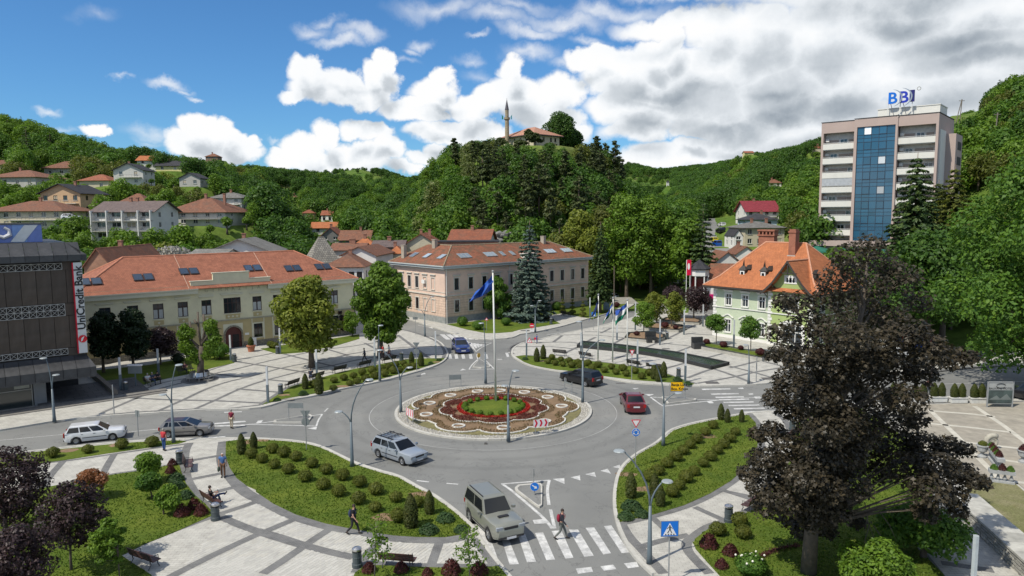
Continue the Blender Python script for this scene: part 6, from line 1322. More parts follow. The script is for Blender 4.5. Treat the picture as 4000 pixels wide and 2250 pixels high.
def keep_clear(x,y,z,w,hgt,top):
 u=ucol(x,y);hw=w/2/y*FPX
 for px_,py_,pz_,r in PADS:
  rr=(r+w*.25)if pz_<35 or r>16 else r*.55
  if(x-px_)**2+(y-py_)**2<rr*rr:return True
 pt=project((x,y,z+hgt*.92))
 for u0,u1,vb,ve,vr,D in HBOX:
  if y<D and u+hw*.7>u0 and u-hw*.7<u1 and D-y<130:
   lim=vb-(vb-ve)*(.28 if(int(x*3)%3)else .5)
   if pt[1]<lim:return True
 for(u0,u1,v,D)in((3180,3560,985,150),(2075,2130,548,236),(2130,2190,562,236),(1955,2008,548,245),(2750,2850,990,300),(1990,2060,556,236),(3560,3690,700,150)):
  if y<D and u0<u+hw*.5 and u-hw*.5<u1 and pt[1]<v:return True
 return False
SKY_U=[-400,0,100,200,300,400,450,520,600,700,790,850,950,1050,1200,1400,1500,1600,1660,1700,1760,1850,1950,2000,2180,2250,2300,2380,2440,2480,2560,2620,2700,2760,2800,2900,3000,3100,3200,3560,3670,3700,3750,3800,3830,3900,4000,4400]
SKY_V=[430,440,450,485,520,540,505,560,575,600,620,628,640,650,665,655,655,690,680,610,572,545,538,562,562,545,560,555,600,638,655,652,642,640,630,602,590,560,540,520,500,470,430,440,350,300,275,240]
cands=[];rg=random.Random(5)
def zone(u,D):
 if 1630<u<2580 and 150<D<300:return 'mosque'
 if u<=1040 and D<480:return 'left'
 if u<2620:return 'meadow' if D<1250 else 'far'
 if u>2620 and D>620:return 'far'
 return 'right' if u>3560 else 'valley'
def scatter():
 D=100.
 while D<1560:
  st=4.7 if D<230 else 5.2 if D<360 else 6.6 if D<600 else 9 if D<950 else 13
  ulo,uhi=(-420,4450);xlo,xhi=(ulo-2000)/FPX*D,(uhi-2000)/FPX*D;x=xlo
  while x<xhi:
   xx=x+rg.uniform(-.45,.45)*st;yy=D+rg.uniform(-.45,.45)*st;x+=st;u=ucol(xx,yy)
   if D>980 and not(1150<u<3100):continue
   z=TZ(xx,yy)
   if z<1.2 and D<200:continue
   zn=zone(u,yy);r=rg.random();v1=vnoise(xx,yy,34,1.);v2=vnoise(xx,yy,16,4.);sc=rg.uniform(.75,1.2);kind=None
   if zn=='mosque':
    if z>38 and 1960<u<2200:
     if r>.8:continue
     sc*=.5
    if u<1850:kind='acacia' if(r<.35 and D<235)else 'bright' if r<.62 else 'mid' if D<230 else 'dark'
    elif D<176:kind='mid' if r<.45 else 'bright' if r<.7 else 'pine'
    elif u>2430:kind='mid' if r<.5 else 'dark'
    else:kind='pine' if r<.55 else 'spruce' if r<.57 else 'dark' if r<.76 else 'olive' if r<.84 else 'mid'
    if kind=='pine':sc*=.82
    elif D>200:sc*=.85
   elif zn=='left':
    if u>620 and D>330 and r>.75:continue
    kind='dark' if v1<.42 else 'mid' if v1<.66 else 'olive' if v2>.55 else 'bright'
    if r<.15:kind='bright'
    elif r<.2:kind='yellow'
    if D<245:sc*=.78
    if r>.97 and D>300:kind='spruce'
   elif zn=='meadow':
    if D>700 and v1<.74 and 1180<u<1560:
     if r>.03:continue
    if D>330 and v2*.6+v1*.5<.56:
     if r>.16:continue
     kind='bush'
    else:kind='dark' if v1>.6 else 'mid' if r<.5 else 'bright' if r<.8 else 'dark'
    if D>480:sc*=.9
   elif zn=='far':
    kind='dark' if r<.6 else 'mid';sc*=1.45
    if v2<.25 and r<.5:continue
   else:
    if abs(u-(2815-(D-200)*.12))<8/D*FPX and 118<D<325:continue
    if zn=='right':
     if D>128 and z<40 and v2<.5:
      kind='bush' if r<.8 else 'olive'
     elif z>44 and u>3780:kind='spruce' if r<.7 else 'dark'
     else:kind='bright' if r<.35 else 'mid' if r<.7 else 'olive' if r<.85 else 'dark'
    else:kind='dark' if v1<.45 else 'mid' if r<.6 else 'bright' if r<.85 else 'olive'
    if D<130 and u>3500 and r<.5:kind='mid'
   me=TM[kind][rg.randrange(len(TM[kind]))];hgt={'pine':17,'spruce':15,'bush':3}.get(kind,10)*sc;w={'pine':6,'spruce':5.5,'bush':3.4}.get(kind,8)*sc
   for _ in range(5):
    if project((xx,yy,z+hgt))[1]<np.interp(u,SKY_U,SKY_V):sc*=.85;hgt*=.85;w*=.85
   if project((xx,yy,z+hgt))[1]<np.interp(u,SKY_U,SKY_V):continue
   ok=not keep_clear(xx,yy,z,w,hgt,0)
   if not ok and kind!='bush':
    kind='bush';me=TM['bush'][rg.randrange(2)];ok=not keep_clear(xx,yy,z,3.4,2.6,0)
    if ok:sc=rg.uniform(.6,1.)
   if not ok:continue
   cands.append((sc*hgt/yy,kind,me,(xx,yy,z),rg.uniform(0,6.28),sc*(1+(rg.random()-.5)*.1),zn,u))
  D+=st
scatter()
cands.sort(key=lambda c:-c[0])
TLAB={'mosque':{'pine':('tall dark pine with bare trunk on the mosque hill','pine tree','pines on the mosque hill'),'spruce':('narrow dark spruce among the pines of the mosque hill','spruce tree','spruces on the mosque hill'),'acacia':('pale cream flecked acacia on the left flank of the mosque hill','acacia tree','flowering acacias on the mosque hill')},}
ZW={'mosque':'the mosque hill','left':'the left hillside with houses','meadow':'the grassy middle slope','far':'the far ridge','right':'the steep bank at the right','valley':'the wooded slope behind the villa'}
KW={'dark':'dark green leafy tree','mid':'mid green leafy tree','bright':'fresh bright green leafy tree','yellow':'yellowish green leafy tree','olive':'olive green leafy tree','acacia':'cream flecked acacia tree','bush':'low round green bush','pine':'tall dark pine with bare trunk','spruce':'narrow dark conifer'}
NAME={'pine':'pine_tree','spruce':'spruce_tree','bush':'bush','acacia':'acacia_tree'}
cnt={}
rest=[]
for c in cands:
 kd=NAME.get(c[1],'leafy_tree');cnt[kd]=cnt.get(kd,0)+1
 lim=300 if kd in('leafy_tree',)else 150 if kd!='bush' else 120
 if cnt[kd]<=lim:
  o=bpy.data.objects.new(kd,c[2]);COL.objects.link(o);o.location=c[3];o.rotation_euler[2]=c[4];o.scale=(c[5],)*3
  if c[1]=='spruce' and c[6]!='mosque':pass
  tag(o,'%s on %s'%(KW[c[1]],ZW[c[6]]),'bush' if kd=='bush' else 'tree','%ss on %s'%(kd.replace('_',' '),ZW[c[6]]))
 else:rest.append(c)
def forest(name,items,label):
 keys=sorted({c[2].name for c in items});col=bpy.data.collections.new('protos_'+name)
 for kx in keys:o=bpy.data.objects.new(kx,bpy.data.meshes[kx]);col.objects.link(o)
 me=bpy.data.meshes.new(name);me.from_pydata([c[3]for c in items],[],[])
 a=me.attributes.new('idx','INT','POINT');a.data.foreach_set('value',[keys.index(c[2].name)for c in items])
 a=me.attributes.new('rot','FLOAT_VECTOR','POINT');a.data.foreach_set('vector',[x for c in items for x in(0,0,c[4])])
 a=me.attributes.new('scl','FLOAT','POINT');a.data.foreach_set('value',[c[5]for c in items])
 o=bpy.data.objects.new(name,me);COL.objects.link(o);o['kind']='stuff';o['label']=label;o['category']='wood'
 gt=bpy.data.node_groups.new(name,'GeometryNodeTree');gt.interface.new_socket('Geometry',in_out='INPUT',socket_type='NodeSocketGeometry');gt.interface.new_socket('Geometry',in_out='OUTPUT',socket_type='NodeSocketGeometry')
 K=gt.nodes;gi,go=K.new('NodeGroupInput'),K.new('NodeGroupOutput');m2p=K.new('GeometryNodeMeshToPoints');iop=K.new('GeometryNodeInstanceOnPoints');ci=K.new('GeometryNodeCollectionInfo')
 ci.inputs['Collection'].default_value=col;ci.inputs['Separate Children'].default_value=True;ci.inputs['Reset Children'].default_value=True
 def na(nm,t):n_=K.new('GeometryNodeInputNamedAttribute');n_.data_type=t;n_.inputs['Name'].default_value=nm;return n_.outputs['Attribute']
 l=gt.links.new;l(gi.outputs[0],m2p.inputs['Mesh']);l(m2p.outputs[0],iop.inputs['Points']);l(ci.outputs[0],iop.inputs['Instance']);iop.inputs['Pick Instance'].default_value=True
 l(na('idx','INT'),iop.inputs['Instance Index']);l(na('rot','FLOAT_VECTOR'),iop.inputs['Rotation']);l(na('scl','FLOAT'),iop.inputs['Scale']);l(iop.outputs[0],go.inputs[0])
 md=o.modifiers.new('scatter','NODES');md.node_group=gt;return o
for zn in sorted({c[6]for c in rest}):
 forest('forest',[c for c in rest if c[6]==zn],'mass of mixed trees covering '+ZW[zn])
print('TREES',len(cands),cnt,len(rest))
# planted trees, each from its place in the photograph
def wh(r,x,y):u,v=q(r,x,y);return u,v
def spec(r,base,x0,x1,yt,yb,zb=Z_L):
 b=G(*q(r,*base),zb);D=b.y;ut,vt=q(r,(x0+x1)/2,yt);zt=ZA(ut,vt,D);z0=ZA(*q(r,(x0+x1)/2,yb),D)
 w=(q(r,x1,0)[0]-q(r,x0,0)[0])*D/FPX;off=PD(ut,vt,D).x-b.x
 return b,w,zt-zb,max(.3,z0-zb),off
def T_broad(label,r,base,box,leaf,n,ls,seed=1,lobes=16,rough=.27,tr=.25,bark=BARK,name='leafy_tree',cat='tree',group=None,shape='kite',k=7,flat=.8,asp=1.35,droop=0.,zb=Z_L):
 b,w,zt,z0,off=spec(r,base,*box,zb=zb);P,nn,L,R=crown_pts(n,w,zt-z0,z0,lobes,rough,seed,flat=flat)
 ex=(w/2)/max(1e-3,np.percentile(np.hypot(P[:,0],P[:,1]),97));P[:,:2]*=ex;L[:,:2]*=ex*.9;P[:,0]+=off;L[:,0]+=off
 P[:,2]=z0+(P[:,2]-P[:,2].min())*(zt-z0)/(P[:,2].max()-P[:,2].min())
 tm=trunk_mb(z0+(zt-z0)*.55,tr,L,k,seed);sz=ls*np.random.default_rng(seed).uniform(.6,1.35,n)
 return tree(name,label,cat,b,P,nn,sz,leaf,tm,bark,group,shape,asp=asp,droop=droop)
def T_con(label,r,base,box,leaf,n,ls,seed=1,tr=.22,name='spruce_tree',droop=.25,z0f=None,ragged=.25,tiers=None,group=None,zb=Z_L,P_=None):
 b,w,zt,z0,off=spec(r,base,*box,zb=zb)
 if P_ is not None:b=P_
 P,nn=spruce_pts(n,w,zt-z0,z0,seed,tiers,droop,ragged);tm=MB();tm.tube([(0,0,-.3),(0,0,zt*.5),(0,0,zt)],[tr,tr*.6,.03],8)
 return tree(name,label,'tree',b,P,nn,ls*np.random.default_rng(seed).uniform(.6,1.3,n),leaf,tm,BARKP,group,asp=1.7)
T_broad('yellow green broad tree standing on the pale square before the school','b1',(485,1082),(160,715,275,955),'yellow',11000,.34,21,30,.19,.32,zb=Z_W)
T_broad('tall dense green tree on the square near the street corner, people walking under it','b1',(1085,992),(855,1322,152,868),'bright',15000,.34,22,34,.19,.36,zb=Z_W)
T_con('large blue grey spruce in front of the pink corner building','P',(1690,1062),(1440,1960,-55,1030),'blue',22000,.34,23,.3)
T_con('tall thin spruce with bare lower trunk at the far end of the pink building','b2',(768,605),(640,885,-190,470),'spruce',8000,.3,24,.28,droop=.45,tiers=26)
T_broad('light green weeping tree between the flagpole and the blue spruce','P',(1320,1050),(1170,1480,570,1050),'mid',7000,.26,25,18,.2,.2,droop=1.2,asp=2.)
T_con('brownish green conifer by the steps beyond the fountain square','b2',(1155,445),(1095,1275,15,400),'olive',5000,.32,26,.2,name='conifer_tree',tiers=20)
T_broad('small round green tree behind the brownish conifer','b2',(1310,400),(1235,1385,180,345),'bright',3000,.3,27,12,.26,.15)
T_broad('dark purple tree in the planter before the magenta shop, right one','b2',(1582,655),(1478,1742,372,612),'plum',6500,.22,28,18,.22,.12,zb=Z_W)
T_broad('dark purple tree left of the turret, partly behind the yellow green pair','b2',(1440,655),(1290,1505,362,500),'plum',4500,.22,29,14,.24,.12,zb=Z_W)
T_broad('yellowish small tree in the granite planter, left of the pair','b2',(1262,705),(1150,1340,418,680),'yellow',4200,.2,30,16,.22,.09,zb=Z_W)
T_broad('yellowish small tree in the granite planter, right of the pair','b2',(1388,742),(1328,1515,415,688),'yellow',4200,.2,31,16,.22,.09,zb=Z_W)
T_broad('small fresh green tree in the planter with the black granite seat','b2',(1147,785),(1058,1252,505,738),'bright',4500,.19,32,16,.22,.07,zb=Z_W)
T_broad('round topped little tree on a thin stem before the villa, left one','V',(252,1207),(138,352,893,1082),'mid',3800,.18,33,13,.26,.06,zb=Z_W)
T_broad('round topped little tree on a thin stem before the villa, right one','V',(600,1292),(480,705,912,1152),'mid',3800,.18,34,13,.26,.06,zb=Z_W)
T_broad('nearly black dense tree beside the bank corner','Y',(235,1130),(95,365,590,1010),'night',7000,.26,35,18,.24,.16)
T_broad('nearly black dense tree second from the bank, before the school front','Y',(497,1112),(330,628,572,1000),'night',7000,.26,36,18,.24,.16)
T_broad('purple plum tree on the shaded lawn before the school','Y',(735,1060),(600,885,722,985),'plum',5000,.2,37,16,.22,.1)
T_broad('low weeping green tree left of the school door','Y',(1250,1012),(1125,1345,885,1000),'mid',3500,.18,38,9,.3,.1,droop=1.2,asp=2.)
T_broad('small green tree at the right end of the school','b1',(840,812),(745,885,590,785),'bright',2800,.2,39,10,.28,.07)
T_broad('small dark purple tree by the right end of the school','b1',(718,800),(690,775,585,760),'plum',1600,.18,40,8,.28,.06)
def pollard():
 b,w,zt,z0,off=spec('Y',(1078,1195),900,1260,605,1000,zb=Z_W)
 tm=MB();s=lambda x,y:(PD(*q('Y',x,y),b.y)-b)
 tm.tube([(0,0,0),s(1085,1050),s(1092,900)],[.42,.33,.26],9)
 for pl in([(1092,900),(1060,780),(1048,605)],[(1092,900),(1115,760),(1098,625)],[(1090,930),(1000,850),(978,690)],[(1095,880),(1150,800),(1142,675)],[(1142,800),(1200,810),(1270,815)],[(1150,760),(1200,740),(1260,755)],[(1050,700),(1030,690),(1018,675)]):
  P=[s(*p)for p in pl];th=.15 if pl[-1][0]<1150 else .05;tm.tube([tuple(p+Vector((0,(i*.15),0)))for i,p in enumerate(P)],[th,th*.85,th*.7],7)
 g_=np.random.default_rng(5);C=[];Nn=[]
 for x,y,rr,n in((960,900,.9,900),(930,800,.7,600),(985,790,.7,600),(1010,970,.8,600),(940,740,.5,300),(1170,720,.8,600),(1215,850,.8,600),(1165,900,.7,400),(1130,980,.6,300),(1190,780,.7,400),(1060,1030,.5,300)):
  p=s(x,y);d=g_.normal(size=(n,3));d/=np.linalg.norm(d,axis=1)[:,None];C.append(np.array(p)+d*rr*g_.random((n,1))**.4);Nn.append(d+g_.normal(size=(n,3))*.6)
 C=np.concatenate(C);Nn=np.concatenate(Nn);tree('lopped_tree','lopped tree with dark upright stubs and light green regrowth, ringed by a round bench','tree',b,C,Nn,.2*g_.uniform(.6,1.3,len(C)),'bright',tm,BARK)
 r=thing('round_bench','round metal bench wrapped about the lopped tree','bench',b)
 mt=mat('bench_steel',(.42,.42,.43),.3,.1,3,metal=.8)
 for k in range(8):
  if k in(2,):continue
  a0,a1=2*PI*k/8+.05,2*PI*(k+1)/8-.05;m_=MB()
  for R0_,R1_,z in((1.15,1.55,.45),):
   for i in range(4):
    b0,b1=a0+(a1-a0)*i/4,a0+(a1-a0)*(i+1)/4
    m_.add([(R0_*cos(b0),R0_*sin(b0),z),(R1_*cos(b0),R1_*sin(b0),z),(R1_*cos(b1),R1_*sin(b1),z),(R0_*cos(b1),R0_*sin(b1),z)],[(0,1,2,3)])
    m_.add([(1.1*cos(b0),1.1*sin(b0),.5),(1.1*cos(b1),1.1*sin(b1),.5),(1.*cos(b1),1.*sin(b1),.95),(1.*cos(b0),1.*sin(b0),.95)],[(0,1,2,3)])
  m_.build('seat',mt,r)
  m_=MB();m_.tube([(1.35*cos(a0+.3),1.35*sin(a0+.3),0),(1.35*cos(a0+.3),1.35*sin(a0+.3),.45)],.03,5);m_.build('leg',mt,r)
 m_=MB();m_.lathe([(1.95,0),(1.95,.02)],24);m_.build('plinth',M_DARKPAVE,r)
pollard()
def big_right():
 def tr_at(label,x,y,w,h,z0,leaf,n,ls,seed,**kw):
  z=TZ(x,y);P,nn,L,R=crown_pts(n,w,h-z0,z0,kw.pop('lobes',28),kw.pop('rough',.2),seed,flat=.85);ex=(w/2)/np.percentile(np.hypot(P[:,0],P[:,1]),96);P[:,:2]*=ex;L[:,:2]*=ex*.9
  return tree(kw.pop('name','leafy_tree'),label,'tree',(x,y,z),P,nn,ls*np.random.default_rng(seed).uniform(.6,1.3,n),leaf,trunk_mb(h*.6,kw.pop('tr',.4),L,8,seed),BARK,asp=1.3)
 tr_at('huge fresh green tree overhanging the road at the right edge',52.5,69,17.5,24.5,1.6,'mid',36000,.34,41,lobes=44,rough=.15)
 tr_at('dark green tree on the bank behind the huge overhanging one',52,88,12,16,4,'dark',12000,.42,42)
 tr_at('bright green tree below the tower, left of the spruce',(3330-2000)/FPX*104,104,11,12.5,3,'bright',12000,.4,43)
 tr_at('bright green tree below the tower, under the spruce',(3460-2000)/FPX*100,100,11.5,11.5,3,'mid',12000,.4,44)
 tr_at('green tree below the tower, right of the spruce',(3590-2000)/FPX*98,98,10,12.5,3,'bright',11000,.4,45)
 tr_at('dark leafy tree on the bank above the car park',(3700-2000)/FPX*96,96,9,13,4,'dark',9000,.4,46)
 for label,u,D,w,vt,leaf,seed,n in(('tall dark spruce standing before the tower balconies',3568,112,11.5,596,'spruce',47,30000),('brownish tall pine just right of the tower',3716,118,10,640,'olive',48,14000),('second dark spruce, by the low right wing of the tower',3655,124,7.5,700,'pine',49,11000)):
  x=(u-2000)/FPX*D;z=TZ(x,D);zt=ZA(u,vt,D)-z;P,nn=spruce_pts(n,w,zt-5,5,seed,int(zt*1.),.35,.3);tm=MB();tm.tube([(0,0,-.5),(0,0,zt)],[.35,.04],8)
  tree('spruce_tree',label,'tree',(x,D,z),P,nn,.42*np.random.default_rng(seed).uniform(.6,1.3,n),leaf,tm,BARKP,asp=1.8)
 row=[(2190,150,9,905,'olive','olive green'),(2270,148,9.5,815,'yellow','yellowish'),(2365,152,11,800,'olive','brownish green'),(2450,146,11,745,'bright','bright green'),(2545,147,11,760,'bright','light green'),(2640,150,10,790,'mid','mid green'),(2690,142,8,850,'bright','low bright green')]
 for i,(u,D,w,vt,leaf,cw)in enumerate(row):
  x=(u-2000)/FPX*D;z=TZ(x,D);zt=ZA(u,vt,D)-z
  P,nn,L,R=crown_pts(9000,w,zt*.85,zt*.15,26,.2,60+i,flat=.9);ex=(w/2)/np.percentile(np.hypot(P[:,0],P[:,1]),96);P[:,:2]*=ex
  tree('leafy_tree','%s tall tree, %s in the row below the mosque hill'%(cw,['first','second','third','fourth','fifth','sixth','last'][i]),'tree',(x,D,z),P,nn,.46*np.random.default_rng(i).uniform(.6,1.3,9000),leaf,trunk_mb(zt*.5,.35,L,8,i),BARK,group='tall trees at the foot of the mosque hill')
 x=(2745-2000)/FPX*138;P,nn=spruce_pts(9000,7.5,18.5,.8,71,20,.3,.3);tm=MB();tm.tube([(0,0,-.5),(0,0,18)],[.3,.04],7)
 tree('spruce_tree','broad dark conifer left of the valley road with cars','tree',(x,138,TZ(x,138)),P,nn,.42*RNG.uniform(.6,1.3,9000),'spruce',tm,BARKP,asp=1.8)
 for lab,u,D,w,vt,leaf,n,sd in(('huge dark rounded tree right of the mosque',2190,246,10.5,437,'dark',12000,81),('dark tree leaning on the right of the huge rounded one',2232,250,8,500,'dark',8000,82)):
  x=(u-2000)/FPX*D;z=TZ(x,D);zt=ZA(u,vt,D)-z;P,nn,L,R=crown_pts(n,w,zt*.92,zt*.08,26,.22,sd,flat=1.);ex=(w/2)/np.percentile(np.hypot(P[:,0],P[:,1]),96);P[:,:2]*=ex
  tree('leafy_tree',lab,'tree',(x,D,z),P,nn,.5*RNG.uniform(.6,1.3,n),leaf,trunk_mb(zt*.5,.35,L,5,sd),BARK)
 for lab,u,D,w,vt in(('lone dark pine rising above the left shoulder of the mosque hill',1783,236,5,538),('small dark pine in front of the mosque',2068,228,4.6,505),('pine right before the mosque corner, twin trunked',2092,230,5,520),('low pine under the mosque windows, at their left',2035,229,4.5,548),('low pine under the mosque windows, at their right',2150,231,4.5,562),('pine beside the foot of the minaret',1958,232,5,540),('thin pine at the left of the hill top',1900,230,5,552),('open dark pine right of the mosque hill top, taller of two',2330,242,6,530),('leaning open pine at the right end of the hill top',2400,240,6.5,545)):
  x=(u-2000)/FPX*D;z=TZ(x,D);zt=ZA(u,vt,D)-z;P,nn,L=pine_pts(2600,w,zt*.62,zt*.36,int(u),16);tm=MB();tm.tube([(0,0,-.5),(.2,0,zt*.5),(0,0,zt)],[.25,.18,.04],6)
  for p in L:tm.tube([(0,0,p[2]-.8),tuple(p)],[.07,.02],4,cap=False)
  tree('pine_tree',lab,'tree',(x,D,z),P,nn,.42*RNG.uniform(.6,1.3,2600),'pine',tm,BARKP)
big_right()
def maple():
 b=G(3158,2236,Z_L);D=b.y;g_=np.random.default_rng(9)
 LB=[(3400,960,60),(3330,1010,75),(3440,1040,85),(3290,1090,85),(3520,1090,80),(3400,1130,80),(3240,1160,70),(3120,1190,65),(3060,1180,40),(3580,1180,60),(3340,1210,95),(3450,1230,85),(3160,1270,75),(3250,1300,90),(3040,1300,45),(3330,1320,80),(3540,1300,80),(3430,1350,80),(3620,1370,80),(3710,1400,60),(3790,1400,35),(3070,1380,60),(3150,1400,80),(3020,1390,35),(3260,1420,95),(3380,1450,90),(3500,1440,80),(3600,1460,60),(3090,1490,75),(3030,1560,50),(3180,1520,85),(3300,1540,90),(3420,1560,80),(3540,1560,70),(3090,1600,55),(3160,1640,75),(3260,1640,80),(3380,1650,80),(3500,1650,80),(3580,1640,45),(3020,1680,50),(2960,1700,38),(3080,1740,75),(3180,1750,85),(3290,1740,85),(3400,1760,90),(3510,1750,90),(3610,1740,70),(3700,1750,60),(3770,1760,35),(2990,1800,70),(2920,1850,40),(3080,1840,90),(3190,1850,85),(3300,1820,70),(3430,1850,60),(3560,1840,85),(3660,1830,80),(3750,1850,60),(3810,1880,45),(3840,1890,28),(2990,1900,75),(3060,1940,85),(3160,1940,90),(3250,1930,70),(3000,1980,60),(3100,2010,75),(3190,2020,75),(3270,2000,55),(3640,1920,70),(3720,1930,55),(3620,2000,50),(3740,1990,40),(3350,2040,35),(3140,2070,50),(3230,2070,45)]
 C=[];Nn=[];ends=[];LB+=[(3190,1560,80),(3230,1680,80),(3300,1640,80),(3210,1780,80),(3150,1870,75),(3230,1900,75),(3330,1900,70),(3180,1980,70),(3290,1780,85),(3350,1700,80),(3250,1480,75),(3400,1400,75)];nf=len(LB)-12
 for i,(u,v,rp)in enumerate(LB):
  dy=(g_.random()-.5)*2*(4.6 if 1100<v<1950 else 2.6)*(1 if abs(u-3320)<330 else .35)if i<nf else-1.2-2*g_.random()
  c=PD(u,v,D+dy)-b;r=rp/FPX*D*.98;n=int(740*(r/.9)**2*(.5 if v<1330 else 1))+80
  d=g_.normal(size=(n,3));d[:,2]=d[:,2]*.8+.2;d/=np.linalg.norm(d,axis=1)[:,None]
  C.append(np.array(c)+d*r*(.45+.6*g_.random((n,1))**.5)*np.array([1.05,1.05,.82])+g_.normal(size=(n,3))*.06);nn=d*.5+g_.normal(size=(n,3))*.4;nn[:,2]+=.55;Nn.append(nn);ends.append((c,r))
 C=np.concatenate(C);Nn=np.concatenate(Nn);n=len(C)
 tm=MB();R_=random.Random(4);top=PD(3390,1000,D)-b;k1=PD(3170,2060,D)-b;k2=PD(3230,1800,D+.5)-b;k3=PD(3300,1500,D+.3)-b;k4=PD(3370,1200,D)-b
 spine=[Vector((0,0,-.2)),k1,k2,k3,k4,top];tm.tube(spine,[.4,.33,.27,.19,.1,.03],10)
 for c,r in ends:
  zf=c.z-1.2-(Vector((c.x,c.y,0))-Vector((k3.x,k3.y,0))).length*.42
  s=None
  for a,e in zip(spine[1:-1],spine[2:]):
   if a.z<=zf<=e.z:s=a.lerp(e,(zf-a.z)/(e.z-a.z))
  s=s or(spine[1]if zf<spine[1].z else spine[4]);mid=s.lerp(c,.55)+Vector((R_.uniform(-.3,.3),R_.uniform(-.3,.3),.25));L_=(c-s).length
  tm.tube([s,mid,c+Vector((0,0,r*.2))],[.028*L_**.5+.02,.035,.012],5,cap=False)
  for _ in range(3 if c.x<.5 or c.z>7 else 0):
   e=c+Vector((R_.uniform(-1,1),R_.uniform(-1,1),R_.uniform(-.3,.7)))*r*.9;tm.tube([mid.lerp(c,.5),c.lerp(e,.5)+Vector((0,0,.1)),e],[.02,.014,.006],4,cap=False)
 for x,y,dx in((930,985,30),(960,1010,-30),(1020,1040,110),(945,1100,60),(960,1120,-40),(985,1130,100)):
  p0=PD(*q('h',x,y),D-.5)-b;p1=PD(*q('h',x+dx*.6,y+90),D-.8)-b;p2=PD(*q('h',x+dx,y+190),D-.9)-b;tm.tube([p0,p1,p2],[.03,.018,.006],4)
 tree('maple_tree','big dark purple maple towering over the right foreground','tree',b,C,Nn,.175*g_.uniform(.55,1.4,n),'purple',tm,BARK,shape='maple')
maple()
T_broad('dark green tree in the shade behind the purple maple','h',(1300,1330),(1060,1590,1000,1330),'mid',8000,.17,51,18,.22,.15)
T_broad('purple plum tree at the left edge, upper one','c0',(52,1075),(-260,395,325,1000),'plum',8000,.14,52,34,.15,.12)
T_broad('rounded purple plum tree on the park lawn with a thin straight stem','c0',(622,1395),(310,900,620,1165),'plum',5600,.13,53,30,.15,.06,BARK)
T_broad('purple plum tree in the bottom left corner','c0',(60,1800),(-250,430,1000,1560),'plum',7000,.125,54,30,.15,.1)
T_broad('small copper leaved tree near the left path','c0',(797,782),(625,918,525,690),'copper',2600,.12,55,12,.2,.05,flat=.5)
T_broad('little globe tree on the park lawn, farthest of three','c0',(1292,640),(1180,1392,372,560),'bright',3600,.13,56,12,.28,.05,droop=.5)
T_broad('little globe tree on the park lawn, middle of three','c0',(1322,772),(1190,1410,545,705),'mid',3600,.13,57,12,.28,.05,droop=.5)
T_broad('little globe tree on the park lawn, nearest of three','c0',(1425,912),(1335,1572,662,868),'bright',3800,.13,58,12,.28,.05,droop=.5)
T_broad('thin yellow green sapling left of the near bench','c0',(1042,1480),(780,1100,950,1340),'bright',3000,.12,59,18,.16,.035)
def sapling(label,r,base,box,seed):
 b,w,zt,z0,off=spec(r,base,*box);g_=np.random.default_rng(seed);tm=MB();tm.tube([(0,0,0),(off*.4,0,z0),(off*.8,0,zt*.96)],[.035,.025,.008],6);C=[];Nn=[]
 for i in range(22):
  z=z0*.9+(zt-z0)*(i/22)**1.1;a=i*2.4;L_=(w/2)*(1-.45*i/22)*g_.uniform(.7,1.1);e=Vector((cos(a)*L_+off,sin(a)*L_,z+g_.uniform(0.,.35)));s=Vector((off*z/zt,0,z*.93));tm.tube([s,s.lerp(e,.5)+Vector((0,0,.08)),e],[.012,.009,.004],4)
  for _ in range(26):t=g_.random()**.7;C.append(np.array(s.lerp(e,t))+g_.normal(size=3)*.07);Nn.append(g_.normal(size=3)+np.array([0,0,.8]))
 C=np.array(C);tree('sapling',label,'tree',b,C,np.array(Nn),.11*g_.uniform(.7,1.3,len(C)),'bright',tm,BARK2)
sapling('thin young tree with sparse light leaves, left of the bottom bench','c1',(1030,1500),(885,1215,955,1300),61)
sapling('thin young tree with sparse light leaves by the crossing kerb','c1',(1862,1500),(1670,2025,1010,1335),62)
T_broad('bright green shrub pushing up at the bottom edge below the maple','h',(1040,1640),(800,1275,1225,1600),'bright',9000,.14,63,22,.2,.06,name='shrub',cat='shrub')
# clipped balls, columns, low shrubs
def ball_mesh(seed,leaf,n=900,r=.5,sq=.9,ls=.085):
 g_=np.random.default_rng(seed);d=g_.normal(size=(n,3));d[:,2]=np.abs(d[:,2])*1.-.55*g_.random(n);d/=np.linalg.norm(d,axis=1)[:,None]
 P=d*(r*(.8+.22*g_.random((n,1))))*(1+.06*np.sin(d[:,:1]*7+seed))*np.array([1,1,sq]);P[:,2]+=r*.72;nn=d+g_.normal(size=(n,3))*.35
 core=MB();core.ball((0,0,r*.68),(r*.76,r*.76,r*.66),9,6)
 return quads_mesh('clipped_bush',P,nn,ls*g_.uniform(.6,1.3,n),LF[leaf],bark=LF[leaf],extra=core,rng=g_)
BALLS=[ball_mesh(s,'box')for s in(1,2,3)]
def col_mesh(seed,leaf='thuja'):
 g_=np.random.default_rng(seed);n=1500;z=g_.random(n);a=g_.uniform(0,6.28,n);rr=.3*np.minimum(1,(1-z)**.55*1.5)*(.85+.2*g_.random(n))*np.minimum(1,.75+z*2);d=np.stack([np.cos(a),np.sin(a),.25+z*.4],1)
 P=np.stack([rr*np.cos(a),rr*np.sin(a),.04+z*1.6],1);core=MB();core.lathe([(.18,0),(.24,.3),(.22,1.),(.05,1.5)],8)
 return quads_mesh('columnar_thuja',P,d+g_.normal(size=(n,3))*.35,.07*g_.uniform(.6,1.3,n),LF[leaf],1.8,bark=LF[leaf],extra=core,rng=g_)
COLS=[col_mesh(s)for s in(4,5)]
